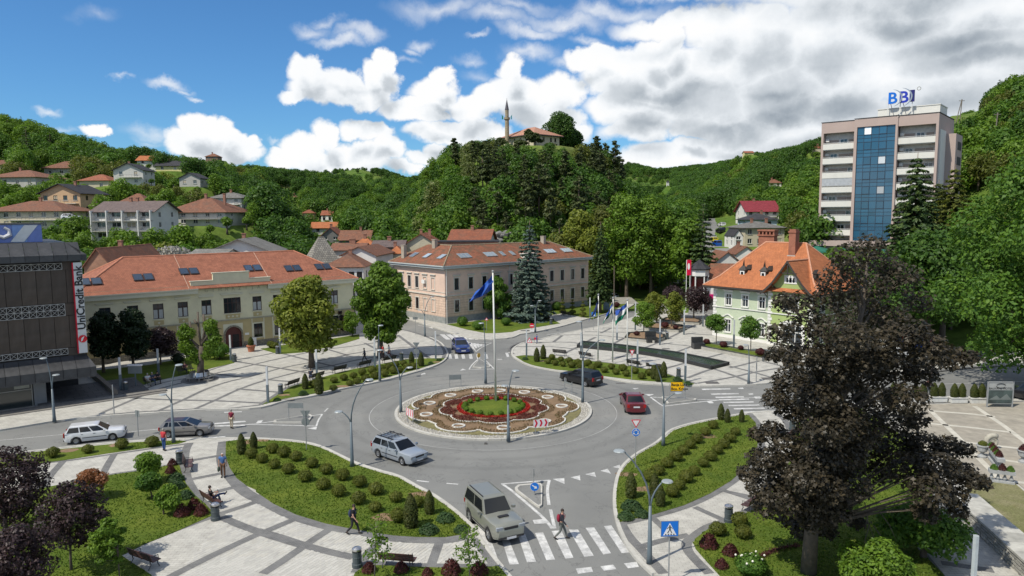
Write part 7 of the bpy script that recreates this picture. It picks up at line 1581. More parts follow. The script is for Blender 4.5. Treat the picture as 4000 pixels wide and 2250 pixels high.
def low_mesh(seed,leaf,spiky=0.):
 g_=np.random.default_rng(seed);n=700;a=g_.uniform(0,6.28,n);rr=.62*g_.random(n)**.5;z=(.42*(1-(rr/.62)**2)+.1)*g_.uniform(.5,1.1,n)*(1+spiky);P=np.stack([rr*np.cos(a),rr*np.sin(a),z],1)
 return quads_mesh('low_shrub',P,np.stack([np.cos(a)*(.5+spiky),np.sin(a)*(.5+spiky),np.full(n,.8-spiky*.6)],1)+g_.normal(size=(n,3))*.5,.1*g_.uniform(.6,1.4,n),LF[leaf],1.9,rng=g_)
LOWJ=[low_mesh(6,'juniper')];LOWB=[low_mesh(7,'barberry',.75),low_mesh(8,'barberry',.6)];LOWG=[low_mesh(9,'mid',.3)]
def put(me,name,p,s,label,cat,group=None,rz=None,sc=None):
 o=bpy.data.objects.new(name,me);COL.objects.link(o);o.location=p;o.rotation_euler[2]=random.uniform(0,6.28)if rz is None else rz;o.scale=sc or(s,s,s*random.uniform(.92,1.06));tag(o,label,cat,group);return o
BL={'wedge':('c1',45,[(145,330),(245,365),(350,400),(55,415),(160,465),(283,510),(487,455),(612,512),(430,578),(755,565),(587,645),(905,625),(723,705),(1045,690),(893,775),(1220,755),(1037,840),(1235,930),(1405,800)],'the big lawn left of the crossing'),'bank':('c2',45,[(1750,120),(1685,178),(1610,245),(1552,290),(1492,342),(1428,400),(1350,455),(1270,520),(1205,580),(1945,175),(1897,235),(1845,290),(1788,340),(1728,395),(1665,450),(1587,525),(1515,585),(1452,645),(1395,710)],'the lawn right of the crossing'),'ne':('e',24,[(508,480),(475,512),(577,495),(532,525),(640,507),(592,533),(660,543),(708,518),(730,552),(785,530),(822,565),(865,543),(912,580),(967,555),(1003,595),(1057,568),(1082,610),(1150,588),(1202,630),(1260,605)],'the lawn by the fountain square'),'nw':('b1',30,[(680,1185),(767,1165),(675,1255),(850,1145),(820,1212),(880,1195),(925,1120),(955,1175),(1010,1105),(1035,1150),(1085,1090),(1120,1130),(1150,1072),(1195,1105),(1215,1050),(1255,1095),(1285,1037),(1315,1075),(1370,1065),(500,1225)],'the lawn by the school square'),'strip':('c0',40,[(462,375),(768,337),(1062,300),(1328,278),(2190,380)],'the narrow lawn strip along the left road'),}
for k,(r,dy,pl,wh_)in BL.items():
 for i,(x,y)in enumerate(pl):
  p=g(r,x,y+dy,Z_L);put(BALLS[i%3],'clipped_bush',p,random.uniform(.8,1.04),'round olive bush in the rows on '+wh_,'bush','clipped bushes on '+wh_)
for r,x,yb,yt,lab in[('c0',2105,385,210,'left of the pair at the tip of the big lawn'),('c0',2210,340,195,'right of the pair at the tip of the big lawn'),('c1',1350,1020,735,'taller one near the walking youth end of the big lawn'),('c1',1510,905,705,'smaller one by the kerb of the big lawn near the jeep'),('c2',1035,765,545,'leftmost on the lawn right of the crossing'),('c2',1240,760,560,'behind the near lamp on the lawn right of the crossing'),('c2',1290,838,650,'nearest the path on the lawn right of the crossing'),('e',1815,968,845,'left of three at the top tip of the right lawn'),('e',1865,990,885,'middle of three at the top tip of the right lawn'),('e',1975,988,890,'right of three at the top tip of the right lawn'),('e',390,520,412,'nearer of two at the left tip of the fountain lawn'),('e',440,498,390,'farther of two at the left tip of the fountain lawn'),('e',1297,655,530,'left of three at the right tip of the fountain lawn'),('e',1330,673,555,'middle of three at the right tip of the fountain lawn'),('e',1372,642,520,'right of three at the right tip of the fountain lawn'),('b1',430,1268,1135,'left of two at the near tip of the school lawn strip'),('b1',550,1312,1130,'right of two at the near tip of the school lawn strip'),('b1',1355,1052,945,'left of two at the far tip of the school lawn strip'),('b1',1438,1070,950,'right of two at the far tip of the school lawn strip')]:
 p=g(r,x,yb,Z_L);h=ZA(*q(r,x,yt),p.y)-Z_L;s=max(.6,h/1.64);put(COLS[x%2],'columnar_thuja',p,s,'columnar thuja, '+lab,'shrub','columnar thujas on the lawns',sc=(s*1.15,s*1.15,s))
for r,x,y,s,lab in[('c1',1505,1065,1.15,'below the taller thuja near the jeep'),('c1',1650,965,1.1,'between the thujas and the jeep'),('c1',1790,1060,.9,'at the pointed end of the big lawn'),('b1',410,1320,1.,'among the thujas of the school strip'),('b1',185,1372,.75,'at the near tip of the school strip'),('e',1480,668,1.,'beside the litter bin of the fountain lawn'),('e',1560,700,.9,'at the very right tip of the fountain lawn'),('e',300,505,.8,'at the left tip of the fountain lawn'),('c2',1040,860,1.3,'wide one at the left end of the right lawn'),('c2',990,945,1.,'nearest the kerb corner of the right lawn'),('c2',1130,925,.9,'by the path edge of the right lawn'),('b1',1520,1052,.7,'at the far tip of the school strip'),('b1',1595,1022,.7,'last one by the crossing on the school strip')]:
 put(LOWJ[0],'juniper',g(r,x,y,Z_L),s*.8,'low spreading juniper, '+lab,'shrub')
for r,x,y,s,lab in[('c0',1500,485,.8,'upper one by the left bin'),('c0',1485,548,.85,'below the bin among the junipers'),('c0',1590,920,1.15,'lowest left of three by the globe trees'),('c0',1692,860,1.,'top of three near the reading man'),('c0',1752,915,1.,'right of three near the reading man'),('c1',985,1410,.9,'under the left sapling'),('c1',1265,1410,.9,'behind the bottom bench'),('c1',1495,1440,.7,'bottom centre of the front bed'),('c1',1700,1425,1.2,'tall one right of the bottom bench'),('c1',1945,1425,1.1,'beside the right sapling'),('c2',1712,1195,1.2,'tallest on the maple lawn'),('c2',1900,1260,1.,'in the middle of the maple lawn'),('c2',1825,1375,.8,'lowest on the maple lawn')]:
 put(LOWB[x%2],'barberry_bush',g(r,x,y,Z_L),s*.68,'spiky dark red barberry, '+lab,'bush')
for r,x,y,s,lab in[('c2',1980,1010,.95,'topmost of three round ones on the maple lawn'),('c2',2010,1115,.95,'lowest of three round ones on the maple lawn'),('c2',1790,1090,.95,'left of three round ones on the maple lawn'),('c0',1535,640,0.,''),]:
 if s:put(BALLS[0],'clipped_bush',g(r,x,y,Z_L),s,'clipped olive bush, '+lab,'bush')
for r,x,y,s,lab in[('c0',1530,615,1.15,'uppermost beside the globe trees'),('c0',1535,680,1.15,'middle one beside the globe trees'),('c0',1610,765,1.05,'right of the nearest globe tree')]:put(LOWJ[0],'juniper',g(r,x,y,Z_L),s*.8,'broad dark juniper, '+lab,'shrub')
for x,y,rr,lab in[(935,1125,.95,'big round green bush at the corner of the pink building'),(1108,1165,.95,'big round bush beside the small warning sign'),(1422,1120,.88,'clipped green dome left of the blue spruce'),(1990,950,1.,'green bush at the far wall of the pink building'),(2385,880,1.,'green bush behind the tall bare-trunked spruce')]:
 p=g('P',x,y,Z_L);o=put(BALLS[1],'round_bush',p,rr*1.95,lab,'bush');o.data=ball_mesh(int(x),'mid',1500,.5,.95,.07)if rr!=.88 else ball_mesh(9,'mid',2200,.5,.85,.05)
for x,y,lab in[(2055,995,'left'),(2165,1000,'middle'),(2282,1025,'right')]:
 p=g('P',x,y,Z_L);t=thing('topiary','tiered clipped topiary shrub before the pink building, %s of three'%lab,'shrub',p,group='tiered topiary shrubs')
 for z,s in((.1,1.25),(1.,1.),(1.8,.8),(2.45,.5)):o=link('tier',BALLS[2],t,loc=(0,0,z));o.scale=(s,s,s*.8)
 m_=MB();m_.tube([(0,0,0),(0,0,2.6)],.05,5);m_.build('stem',BARK,t)
for x,y,s,lab in[(155,1200,1.,'at the left end of the villa planter'),(325,1235,1.15,'between the two villa trees'),(500,1262,.8,'small one in the villa planter'),(698,1318,1.3,'at the right end of the villa planter')]:put(ball_mesh(x,'barberry',900,.5,.9,.08),'barberry_bush',g('V',x,y,.45),s*.95,'rounded dark red bush '+lab,'bush')
for x,y,s,lab in[(1085,805,.9,'by the black granite seat'),(1330,738,1.25,'larger one in the middle planter'),(1425,748,.85,'smaller one in the middle planter'),(910,560,1.3,'by the steps beyond the street'),]:put(ball_mesh(x+1,'barberry',800,.5,.85,.09),'barberry_bush',g('b2',x,y,.4 if x>1000 else .1),s,'rounded dark red bush '+lab,'bush')
m_=MB();g_=np.random.default_rng(3);A,B=g('b2',890,425),g('b2',1085,405);n=1600;t=g_.random((n,1));P=np.array(A)*(1-t)+np.array(B)*t+g_.normal(size=(n,3))*np.array([.5,.4,.12])+np.array([0,0,.55])
o=link('hedge',quads_mesh('hedge',P,g_.normal(size=(n,3))+np.array([0,0,.8]),.22*g_.uniform(.6,1.3,n),LF['barberry']));tag(o,'low dark red hedge at the top of the stone steps','hedge')
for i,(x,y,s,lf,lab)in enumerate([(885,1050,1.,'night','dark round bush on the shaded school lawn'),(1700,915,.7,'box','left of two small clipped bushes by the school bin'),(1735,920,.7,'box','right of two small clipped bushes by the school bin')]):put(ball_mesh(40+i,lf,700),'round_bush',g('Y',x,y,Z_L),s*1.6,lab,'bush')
g_=np.random.default_rng(8);pl=smooth_line([g('h',x,y,Z_L)for x,y in((262,1360),(290,1325),(350,1298),(430,1275),(510,1262))],12);n=900;ii=g_.integers(0,len(pl),n);P=np.array([tuple(pl[i])for i in ii])+g_.normal(size=(n,3))*np.array([.1,.1,.04])+np.array([0,0,.08])
o=link('flower_row',quads_mesh('flower_row',P,g_.normal(size=(n,3))+np.array([0,0,1]),.07*g_.uniform(.6,1.3,n),LF['barberry']));tag(o,'curved row of dark red bedding plants in the maple lawn','flowers');o['kind']='stuff'
o=put(ball_mesh(77,'mid',1500,.6,.7,.09),'rose_bush',g('h',215,1440,Z_L),1.3,'green rose bush with white blooms at the bottom edge','bush')
m_=MB();
for _ in range(26):a,rr=random.uniform(0,6.28),random.uniform(0,.6);m_.ball((rr*cos(a),rr*sin(a),.5+random.uniform(.1,.3)),.045,6,4)
m_.build('bloom',mat('white_bloom',(.7,.68,.58),.8),o)['kind']='stuff'
def tufts(keys,n,vmin):
 g_=np.random.default_rng(12);out=[]
 for k in keys:
  L_=LAWNS[k];xs=[p.x for p in L_];ys=[p.y for p in L_];x0,x1,y0,y1=max(min(xs),-30),min(max(xs),26),max(min(ys),27),min(max(ys),62);c=0;m=int(n*(x1-x0)*(y1-y0)/300)
  for _ in range(m):
   x,y=g_.uniform(x0,x1),y0+(y1-y0)*g_.random()**1.4
   if inside(L_,x,y):out.append((x,y,Z_L+.02))
 P=np.array(out);n=len(P);nn=g_.normal(size=(n,3));nn[:,2]*=.25
 lm=leafmat('grass_blades',(.04,.1,.01),(.08,.13,.015),(.14,.175,.035),trans=.3,scale=.5)
 o=link('grass',quads_mesh('grass',P,nn,.075*g_.uniform(.5,1.5,n),lm,1.5));tag(o,'short mown grass standing on the near lawns','grass',kind='stuff')
tufts(['wedge','park','front','bank','maple','strip'],22000,0)
# the planted roundabout
def roundabout():
 C=Vector((CX,CY,0));ring=lambda r,n=72,f=None:[C+Vector(((r if f is None else f(2*PI*i/n))*cos(2*PI*i/n),(r if f is None else f(2*PI*i/n))*sin(2*PI*i/n),0))for i in range(n)]
 kerb(ring(8.95,24),True,1.,.24,.15)
 soil=mat('flower_soil',(.17,.11,.06),.95,.22,1.2,.4,12);dryg=mat('dry_turf',(.15,.135,.055),.95,.3,2.5,.5,14)
 ngon_sheet('gravel_bed',ring(8.86),.13,mat('gravel_base',(.27,.255,.22),.95,.2,6,.5),thick=.2)
 ngon_sheet('turf_border',ring(8.05),.17,dryg,thick=.05)
 angs=sorted(atan2(g('r',x,y).y-CY,g('r',x,y).x-CX)for x,y in[(1030,185),(1410,165),(1800,205),(2085,303),(2120,440),(1410,690),(908,665),(508,540),(455,400),(633,267)]);angs.append(atan2(g('r',1860,610).y-CY,g('r',1860,610).x-CX));angs.sort()
 def lobe(base,amp):
  def f(a):
   d=min(abs((a-b_+PI)%(2*PI)-PI)for b_ in angs);return base+amp*cos(min(d/.29,1)*PI/2)**.6
  return f
 f1=lobe(6.95,.95);f2=lambda a:4.45+.62*abs(cos(a*4.5+.4))**.7;f3=lambda a:3.75-.35*cos(a*9+.8)
 ngon_sheet('soil_bed',ring(0,160,f1),.2,soil,thick=.03)
 inner=ngon_sheet('centre_lawn',ring(2.75),.26,M_LAWN,thick=.08)
 rr=random.Random(2);wp=mat('white_stone',(.62,.61,.56),.8,.1,8)
 mb=MB()
 for f,n in((f1,560),(f2,330)):
  for i in range(n):
   a=2*PI*i/n;r=f(a)+rr.uniform(-.03,.03);s=rr.uniform(.045,.075);mb.cbox((CX+r*cos(a),CY+r*sin(a),.235),(s*1.5,s*1.5,.09),rr.uniform(0,3))
 tag(mb.build('edging_stones',wp),'white edging stones drawing the scalloped lines of the flower bed','stones',kind='stuff')
 for k,b_ in enumerate(angs):
  m_=MB();cx_,cy_=CX+6.35*cos(b_),CY+6.35*sin(b_)
  for i in range(26):a=2*PI*i/26;m_.cbox((cx_+.5*cos(a),cy_+.5*sin(a),.24),(.14,.15,.1),a)
  tag(m_.build('stone_ring',wp),'small ring of white stones in a lobe of the flower bed','stone ring','white stone rings in the flower bed')
 mb=MB()
 for i in range(2600):
  a=rr.uniform(0,6.283);r=rr.uniform(8.1,8.82);s=rr.uniform(.03,.075);mb.mi=i%2;x,y=CX+r*cos(a),CY+r*sin(a)
  mb.add([(x-s,y,.14),(x+s*.3,y-s,.14),(x+s,y+s*.4,.14),(x,y,.14+s*1.3)],[(0,1,3),(1,2,3),(2,0,3)])
 tag(mb.build('gravel',[mat('pale_gravel',(.46,.44,.39),.9),mat('grey_stone',(.33,.32,.29),.9)]),'pale crushed stone ring inside the roundabout kerb','gravel',kind='stuff')
 g_=np.random.default_rng(21)
 def plants(name,fl,fh,step,leaf,h,label,keep=None,sp=8):
  P=[];
  r0=0
  for ri in range(40):
   any_=False;n=int(2*PI*6/step)
   for i in range(n):
    a=2*PI*i/n+g_.normal()*.006;lo,hi=fl(a),fh(a);r=lo+.09+ri*step*.85
    if r>hi-.07:continue
    any_=True
    if keep and not keep(a,r):continue
    x,y=CX+r*cos(a),CY+r*sin(a)
    for _ in range(sp):P.append((x+g_.normal()*.04,y+g_.normal()*.04,.22+h*g_.random()))
   if not any_:break
  P=np.array(P);tag(link(name,quads_mesh(name,P,g_.normal(size=P.shape)+np.array([0,0,.4]),.085*g_.uniform(.6,1.3,len(P)),LF[leaf]if leaf in LF else leaf)),label,'flowers',kind='stuff')
 fr=leafmat('red_flower',(.16,.012,.008),(.34,.018,.012),(.5,.03,.02),trans=.15,scale=3);dr=leafmat('dark_red_leaf',(.085,.022,.018),(.135,.035,.028),(.19,.06,.04),trans=.15,scale=2);br_=leafmat('bronze_plant',(.07,.055,.018),(.12,.08,.03),(.13,.12,.04),trans=.15,scale=2)
 plants('red_flowers',lambda a:2.98,lambda a:3.42,.15,fr,.16,'ring of bright red flowers about the centre lawn',sp=7)
 plants('dark_red_plants',f3,lambda a:f2(a)-.03,.2,dr,.15,'wavy band of dark red plants inside the inner white line')
 plants('bronze_plants',lambda a:f2(a)+.03,lambda a:f2(a)+.62,.24,br_,.1,'sparse bronze green plants outside the inner white line',sp=5)
 plants('border_plants',lambda a:f1(a)-.85,lambda a:f1(a)-.02,.23,br_,.13,'bronze green plants along the outer scallops',lambda a,r:True,5)
 bm=ball_mesh(90,'bright',600,.27,.9,.06)
 for i in range(18):a=2*PI*i/18+.1;put(bm,'clipped_bush',(CX+2.72*cos(a),CY+2.72*sin(a),.24),1,'small bright green ball bush in the ring about the centre lawn','bush','ball bushes about the centre lawn')
roundabout()
# lamps, posts, flagpoles, signs
M_POLE=mat('blue_grey_pole',(.1,.13,.15),.5,.1,3);M_STEEL=mat('galvanised',(.3,.31,.31),.5,.1,3,metal=.3);M_LAMPW=mat('lamp_glass_white',(.52,.54,.55),.3);M_LAMPG=mat('lamp_hood_grey',(.26,.29,.3),.4)
def lamp(base,tall,low,where,single_low=False):
 b=G(*base,.1);D=b.y;root=thing('street_lamp',('double armed' if low else 'single armed')+' curved street lamp '+where,'street lamp',b,group='curved street lamps')
 T=PD(*tall,D)-b;h=T.z;m_=MB();zj=h*.52;m_.tube([(0,0,0),(0,0,.5),(0,0,zj)],[.17,.13,.075],10);m_.build('pole',M_POLE,root,smooth=True)
 for e in[T]+([PD(*low,D)-b]if low else[]):
  hh=e.z;k=(hh-zj);m_=MB();pts_=[Vector((e.x*t**2.,e.y*t,zj-.3+(k+.3)*(t**.85)))for t in(0,.2,.4,.6,.8,1)];m_.tube(pts_,[.06,.055,.05,.045,.04,.035],7)
  a=m_.build('arm',M_POLE,root,smooth=True);sx=1 if e.x>0 else-1
  m_=MB();m_.lathe([(.05,.06),(.26,.03),(.3,-.02)],12,(e.x+sx*.22,e.y,hh));m_.lathe([(.29,-.025),(.2,-.07),(.02,-.08)],12,(e.x+sx*.22,e.y,hh));m_.build('lamp_head',M_LAMPG,a)
for a in[((1376,1824),(1431,1483),(1335,1608),'on the big lawn edge, left of the silver estate'),((1566,1612),(1493,1367),(1591,1435),'on the left rim of the roundabout'),((1484,1489),(1479,1271),None,'on the school lawn strip between its bushes'),((1660,1315),(1683,1159),(1645,1211),'at the street corner by the pink building'),((1897,1496),(1888,1262),None,'behind the flagpole on the far rim of the roundabout'),((1986,1723),(2003,1448),(1983,1506),'on the near rim of the roundabout'),((2276,1573),(2271,1256),(2344,1328),'on the right rim of the roundabout, behind the black estate'),((2591,1743),(2561,1420),(2639,1535),'on the kerb of the lawn right of the crossing'),((2537,2202),(2436,1761),(2590,1880),'nearest one, beside the pedestrian crossing'),((213,1648),(179,1399),(209,1464),'at the far left kerb before the bank'),((679,1731),(688,1425),(647,1541),'beside the grey hatchback on the left road'),((2924,1501),(2922,1347),None,'at the right corner of the fountain square'),((2091,1297),(2103,1174),(2083,1194),'under the blue spruce')]:lamp(*a)
mb=MB();b=G(2605,1148);root=thing('street_lamp','tall thin lamp with a long curved arm at the foot of the hill','street lamp',b);z=ZA(2606,985,b.y);mb.tube([(0,0,0),(0,0,z*.75),(.5,0,z*.93),(1.8,0,z),(2.6,0,z)],[.09,.06,.05,.05,.05],7);mb.build('pole',M_STEEL,root);mb=MB();mb.box(2.3,3.2,-.12,.12,z-.06,z+.08);mb.build('lamp_head',M_LAMPW,root)
def light_column(r,x,yt,yb,i):
 b=g(r,x,yb,Z_W);h=ZA(*q(r,x,yt),b.y)-Z_W;t=thing('light_column','slim square white and grey light column '+i,'light column',b,group='square light columns')
 m_=MB();m_.box(-.1,.1,-.1,.1,0,h*.5);m_.build('shaft',M_POLE,t);m_=MB();m_.box(-.085,.085,-.085,.085,h*.5,h);m_.build('lamp_shade',M_LAMPW,t)
for a in[('b1',105,1075,1388,'at the near tip of the school lawn strip'),('b1',530,925,1145,'behind the second bench from the left'),('b1',1036,828,1078,'behind the farthest benches near the walkers'),('b1',1566,768,1010,'alone at the far point of the school square'),('b2',127,748,990,'by the warning triangle'),('b2',600,778,1000,'at the left end of the fountain'),('b2',1091,840,1085,'before the middle of the fountain'),('b2',1508,922,1208,'beside the litter bin of the fountain square'),('b2',1073,512,758,'at the street side of the fountain square'),('b2',914,712,842,'short one behind the flags'),('b2',1287,662,885,'beside the black granite seat planter'),('b2',1497,580,797,'at the right end of the middle planter'),('b2',1662,533,725,'before the purple tree'),('b2',1930,665,922,'in the villa planter between the two little trees'),('b2',678,473,646,'on the pavement past the tiered shrubs'),('b0',1055,995,1290,'on the dark lawn by the notice board'),('b0',1384,918,1170,'beside the seated group'),('b0',2011,800,1022,'before the school door'),('b1',212,740,962,'under the yellow green tree')]:light_column(*a)
def post(r,x,yt,yb,lab,name='post',w=.05,m_=None,cat='post'):
 b=g(r,x,yb,.05);h=ZA(*q(r,x,yt),b.y)-.05;mb=MB();mb.tube([(0,0,0),(0,0,h)],w,6);o=mb.build(name,m_ or M_STEEL,loc=b);tag(o,lab,cat);return o,b,h
post('d',80,435,640,'plain thin post on the left pavement before the bank');post('b2',887,200,620,'old thin brown pole by the stone steps',m_=BARK,w=.1);post('h',1350,-60,205,'brown lamp post at the right road kerb','lamp_post',.12,mat('brown_pole',(.14,.1,.09),.6),'lamp post');post('e',2088,480,680,'thin grey post right of the corner lamp')
post('h',1600,1195,1690,'thick pale grey post at the bottom right edge','light_post',.13,mat('pale_grey_pole',(.36,.4,.41),.5))
post('a3',1675,85,230,'wooden lattice mast on the right skyline','mast',.2,BARK,'mast')if False else None
for(u,v0,v1,D,lab)in((3748,388,455,215,'leaning wooden power pole on the right skyline'),(3885,440,520,180,'wooden power pole on the right bank')):
 P=PD(u,v1+20,D);mb=MB();H_=ZA(u,v0,D)-P.z;mb.tube([(0,0,-2),(.4,0,H_)],.14,6);mb.tube([(-1.4,0,-2),(.35,0,H_)],.12,6)if D>200 else None;mb.box(-.5,1.2,-.06,.06,H_-.5,H_-.35);tag(mb.build('power_pole',BARK2,loc=P),lab,'power pole')
def flagmat(name,cols,vertical=True):
 mt,N_,b=newmat(name);tc_=N_.n('ShaderNodeTexCoord');sp_=N_.n('ShaderNodeSeparateXYZ');N_.l(tc_.outputs['UV'],sp_.inputs[0])
 n=len(cols);c=cols[0]
 for i in range(1,n):c=N_.mix(N_.math('GREATER_THAN',sp_.outputs[1],i/n),c,cols[i])
 N_.l(c,b.inputs['Base Color']);b.inputs['Roughness'].default_value=.7;return mt
def flag(label,base,top,corners,m_,D_off=0.,group=None,r=.09):
 """corners: photo points hoist top, hoist bottom, fly bottom, fly top"""
 b=G(*base,.2);H_=ZA(*top,b.y)-.2;t=thing('flagpole','white pole of the '+label+' flag','flagpole',b,group=group);lean=PD(*top,b.y).x-b.x;mb=MB();mb.tube([(0,0,0),(lean,0,H_)],[r,r*.6],10);mb.build('pole',mat('white_pole',(.62,.62,.58),.4,.04),t,smooth=True);mb=MB();mb.ball((lean,0,H_+.05),.12);mb.build('finial',M_STEEL,t);mb=MB();mb.box(-.25,.25,-.25,.25,-.1,.03);mb.build('base',M_KERB,t)
 P=[PD(*c,b.y)-b for c in corners];nu,nv=26,12;vs=[];uv=[]
 for j in range(nv+1):
  for i in range(nu+1):
   s,w=i/nu,j/nv;p=(P[1]*(1-w)+P[0]*w)*(1-s)+(P[2]*(1-w)+P[3]*w)*s;sag=-.25*sin(PI*s)*(P[0]-P[3]).length*.2
   p=p+Vector((0,.28*sin(s*11+w*3)*min(1,s*3)+.1*sin(w*9+s*5),sag));vs.append(tuple(p));uv.append((s,w))
 fs=[(j*(nu+1)+i,j*(nu+1)+i+1,(j+1)*(nu+1)+i+1,(j+1)*(nu+1)+i)for j in range(nv)for i in range(nu)]
 me=bpy.data.meshes.new('flag');me.from_pydata(vs,[],fs);me.materials.append(m_);ul=me.uv_layers.new(name='UVMap')
 for l_ in me.loops:ul.data[l_.index].uv=uv[l_.vertex_index]
 fl=thing('flag',label+' flag hanging from its white pole','flag',b);link('cloth',me,fl,smooth=True);return fl
flag('large blue',(1937,1568),(1925,1062),[q('P',1274,548),q('P',1276,712),q('P',1015,850),q('P',1080,745)],flagmat('blue_flag',[(.01,.06,.3),(.012,.075,.36)]),r=.11)
GW=[(0.,.16,.09),(.55,.56,.55),(.02,.07,.32)]
flag('dark blue drooping',q('e',864,515),q('e',867,5),[q('e',866,18),q('e',864,110),q('e',785,208),q('e',828,150)],flagmat('navy_flag',[(.015,.03,.16),(.01,.02,.1)]),group=None)
flag('narrow blue, white and green',q('e',977,528),q('e',981,28),[q('e',980,42),q('e',979,130),q('e',897,228),q('e',935,150)],flagmat('tri_flag',GW))
flag('wide green, white and blue',q('e',1090,548),q('e',1091,45),[q('e',1090,58),q('e',1090,145),q('e',995,240),q('e',1003,130)],flagmat('tri_flag2',GW))
SB,SW_,SR,SK,SY=mat('sign_blue_face',(0.,.14,.55),.4,.03),mat('sign_white_face',(.66,.66,.66),.4,.03),mat('sign_red_face',(.55,0.,.03),.4,.03),mat('sign_black_face',(.01,.01,.01),.5),mat('sign_yellow_face',(.75,.42,0.),.4,.03);SBK=mat('sign_back',(.17,.19,.19),.5,.1,2)
class Sign:
 """a sign on its post; local plane x right, z up, -y towards the reader"""
 def __init__(s,label,r,base,ctr,rz=0.,posts=(0,),name='road_sign',zb=.1,pr=.035):
  b=g(r,*base,zb);s.z=ZA(*q(r,*ctr),b.y)-zb;s.D=b.y;s.t=thing(name,label,'sign',b,rz);s.k=1/FPX*b.y
  for x in posts:m_=MB();m_.tube([(x,.06,-.1),(x,.06,s.z+.25)],pr,6);m_.build('post',M_STEEL,s.t)
 f=.66
 def poly(s,name,pts_,m_,y=0.,z=0.,th=.02):
  pts_=[(a_*s.f,c_*s.f)for a_,c_ in pts_]
  P=[(x,y,s.z+z+zz)for x,zz in pts_];n=len(P);Q=[(p[0],p[1]+th,p[2])for p in P];mb=MB();ar=sum(pts_[i][0]*pts_[(i+1)%n][1]-pts_[(i+1)%n][0]*pts_[i][1]for i in range(n))
  if ar<0:P,Q=P[::-1],Q[::-1]
  mb.add(P+Q,[tuple(range(n)),tuple(range(2*n-1,n-1,-1))]+[(i,i+n,(i+1)%n+n,(i+1)%n)for i in range(n)]);mb.build(name,m_,s.t)
def circ(r,n=24,x=0,z=0):return[(x+r*cos(2*PI*i/n),z+r*sin(2*PI*i/n))for i in range(n)]
def rect(a,b_,c=0,d=0):return[(c-a,d-b_),(c+a,d-b_),(c+a,d+b_),(c-a,d+b_)]
def arrow(cx_,cz_,L,w,ang):
 ca,sa=cos(ang),sin(ang);P=[(-L,-w),(L*.25,-w),(L*.05,-w*3),(L*.35,-w*3.2),(L,0),(L*.35,w*3.2),(L*.05,w*3),(L*.25,w),(-L,w)];return[(cx_+x*ca-z*sa,cz_+x*sa+z*ca)for x,z in P]
s=Sign('give way triangle above a blue roundabout sign, on the lawn right of the crossing','c2',(1076,512),(1078,112));a=.52;tri=lambda k,z=0:[(-a*k,a*.87*k*.66+z),(a*k,a*.87*k*.66+z),(0,-a*.87*k*1.32+z)]
s.poly('triangle',tri(1.),SR);s.poly('triangle_face',tri(.72),SW_,-.006,th=.005);zc=-(203-112)/2.229*s.k;s.poly('disc',circ(.42),SB,0,zc);s.poly('disc_rim',circ(.44),SW_,.004,zc,.01)
for i in range(3):
 for j in range(5):a0=rad(100+i*120+j*14);s.poly('arrow',rect(.05,.045,.25*cos(a0),.25*sin(a0)),SW_,-.006,zc,.005)
 a0=rad(100+i*120-12);s.poly('arrow_head',[(.25*cos(a0)+.13*cos(t+a0),.25*sin(a0)+.13*sin(t+a0))for t in(-PI/2,PI*.1,PI*.9)],SW_,-.007,zc,.005)
s=Sign('blue disc with a white arrow on the traffic island, beside a sign seen edge on','c2',(197,750),(198,672));s.poly('disc',circ(.42),SB);s.poly('disc_rim',circ(.44),SW_,.004,th=.01);s.poly('arrow',arrow(0,0,.3,.045,rad(-35)),SW_,-.006,th=.005)
s=Sign('tall sign plate seen exactly edge on at the traffic island tip','c2',(195,640),(192,545),rad(86),pr=.03);s.poly('disc',circ(.42),SBK)
s=Sign('blue square pedestrian crossing sign by the near lamp','c2',(1366,1520),(1387,1038),rad(3));s.poly('board',rect(.62,.56),SB);s.poly('board_rim',rect(.66,.6),SBK,.004,th=.01);s.poly('triangle',[(-.5,-.48),(.5,-.48),(0,.45)],SW_,-.006,th=.005);s.poly('figure_head',circ(.06,10,0.,.22),SK,-.012,th=.005)
for p in([(-.05,.15),(.06,.15),(.06,-.08),(-.05,-.08)],[(-.05,-.08),(0.,-.08),(-.13,-.32),(-.2,-.3)],[(0.,-.08),(.06,-.08),(.18,-.3),(.12,-.33)],[(-.05,.14),(-.18,0.),(-.22,.03),(-.07,.17)],[(.05,.14),(.18,0.),(.22,.03),(.07,.17)]):s.poly('figure',p,SK,-.012,th=.005)
for i in range(4):s.poly('stripe',rect(.045,.04,-.3+i*.2,-.42),SK,-.012,th=.005)
def chev(label,r,base,ctr,rz,w,h,n,posts):
 s=Sign(label,r,base,ctr,rz,posts,'chevron_board');s.poly('board',rect(w,h),SW_)
 for i in range(n):x=-w+w*2*(i+.18)/n;dx=w*.52/n*1.35;s.poly('chevron',[(x,h),(x+dx,h),(x+dx*1.9,0),(x+dx,-h),(x,-h),(x+dx*.9,0)],SR,-.006,th=.005)
Sign.f=.8;chev('red and white chevron board at the front right of the roundabout','r',(1858,755),(1860,613),rad(14),.78,.36,3,(-.45,.45));chev('red and white chevron board turned sideways at the left of the roundabout','r',(305,625),(296,490),rad(-52),.78,.4,4,(-.45,.45))
for lab,r,base,ctr,rz,w,h in(('grey back of a chevron board at the far left rim of the roundabout','r',(845,175),(842,72),rad(10),.8,.32),('grey chevron board edge with two posts behind the black estate','r',(2175,255),(2172,140),rad(-62),.9,.1),('empty grey direction board frame on the left island','d',(1298,665),(1298,575),0,.85,.28)):
 s=Sign(lab,r,base,ctr,rz,(-w*.75,w*.75),'sign_back');s.poly('board',rect(w,h),SBK,.02)
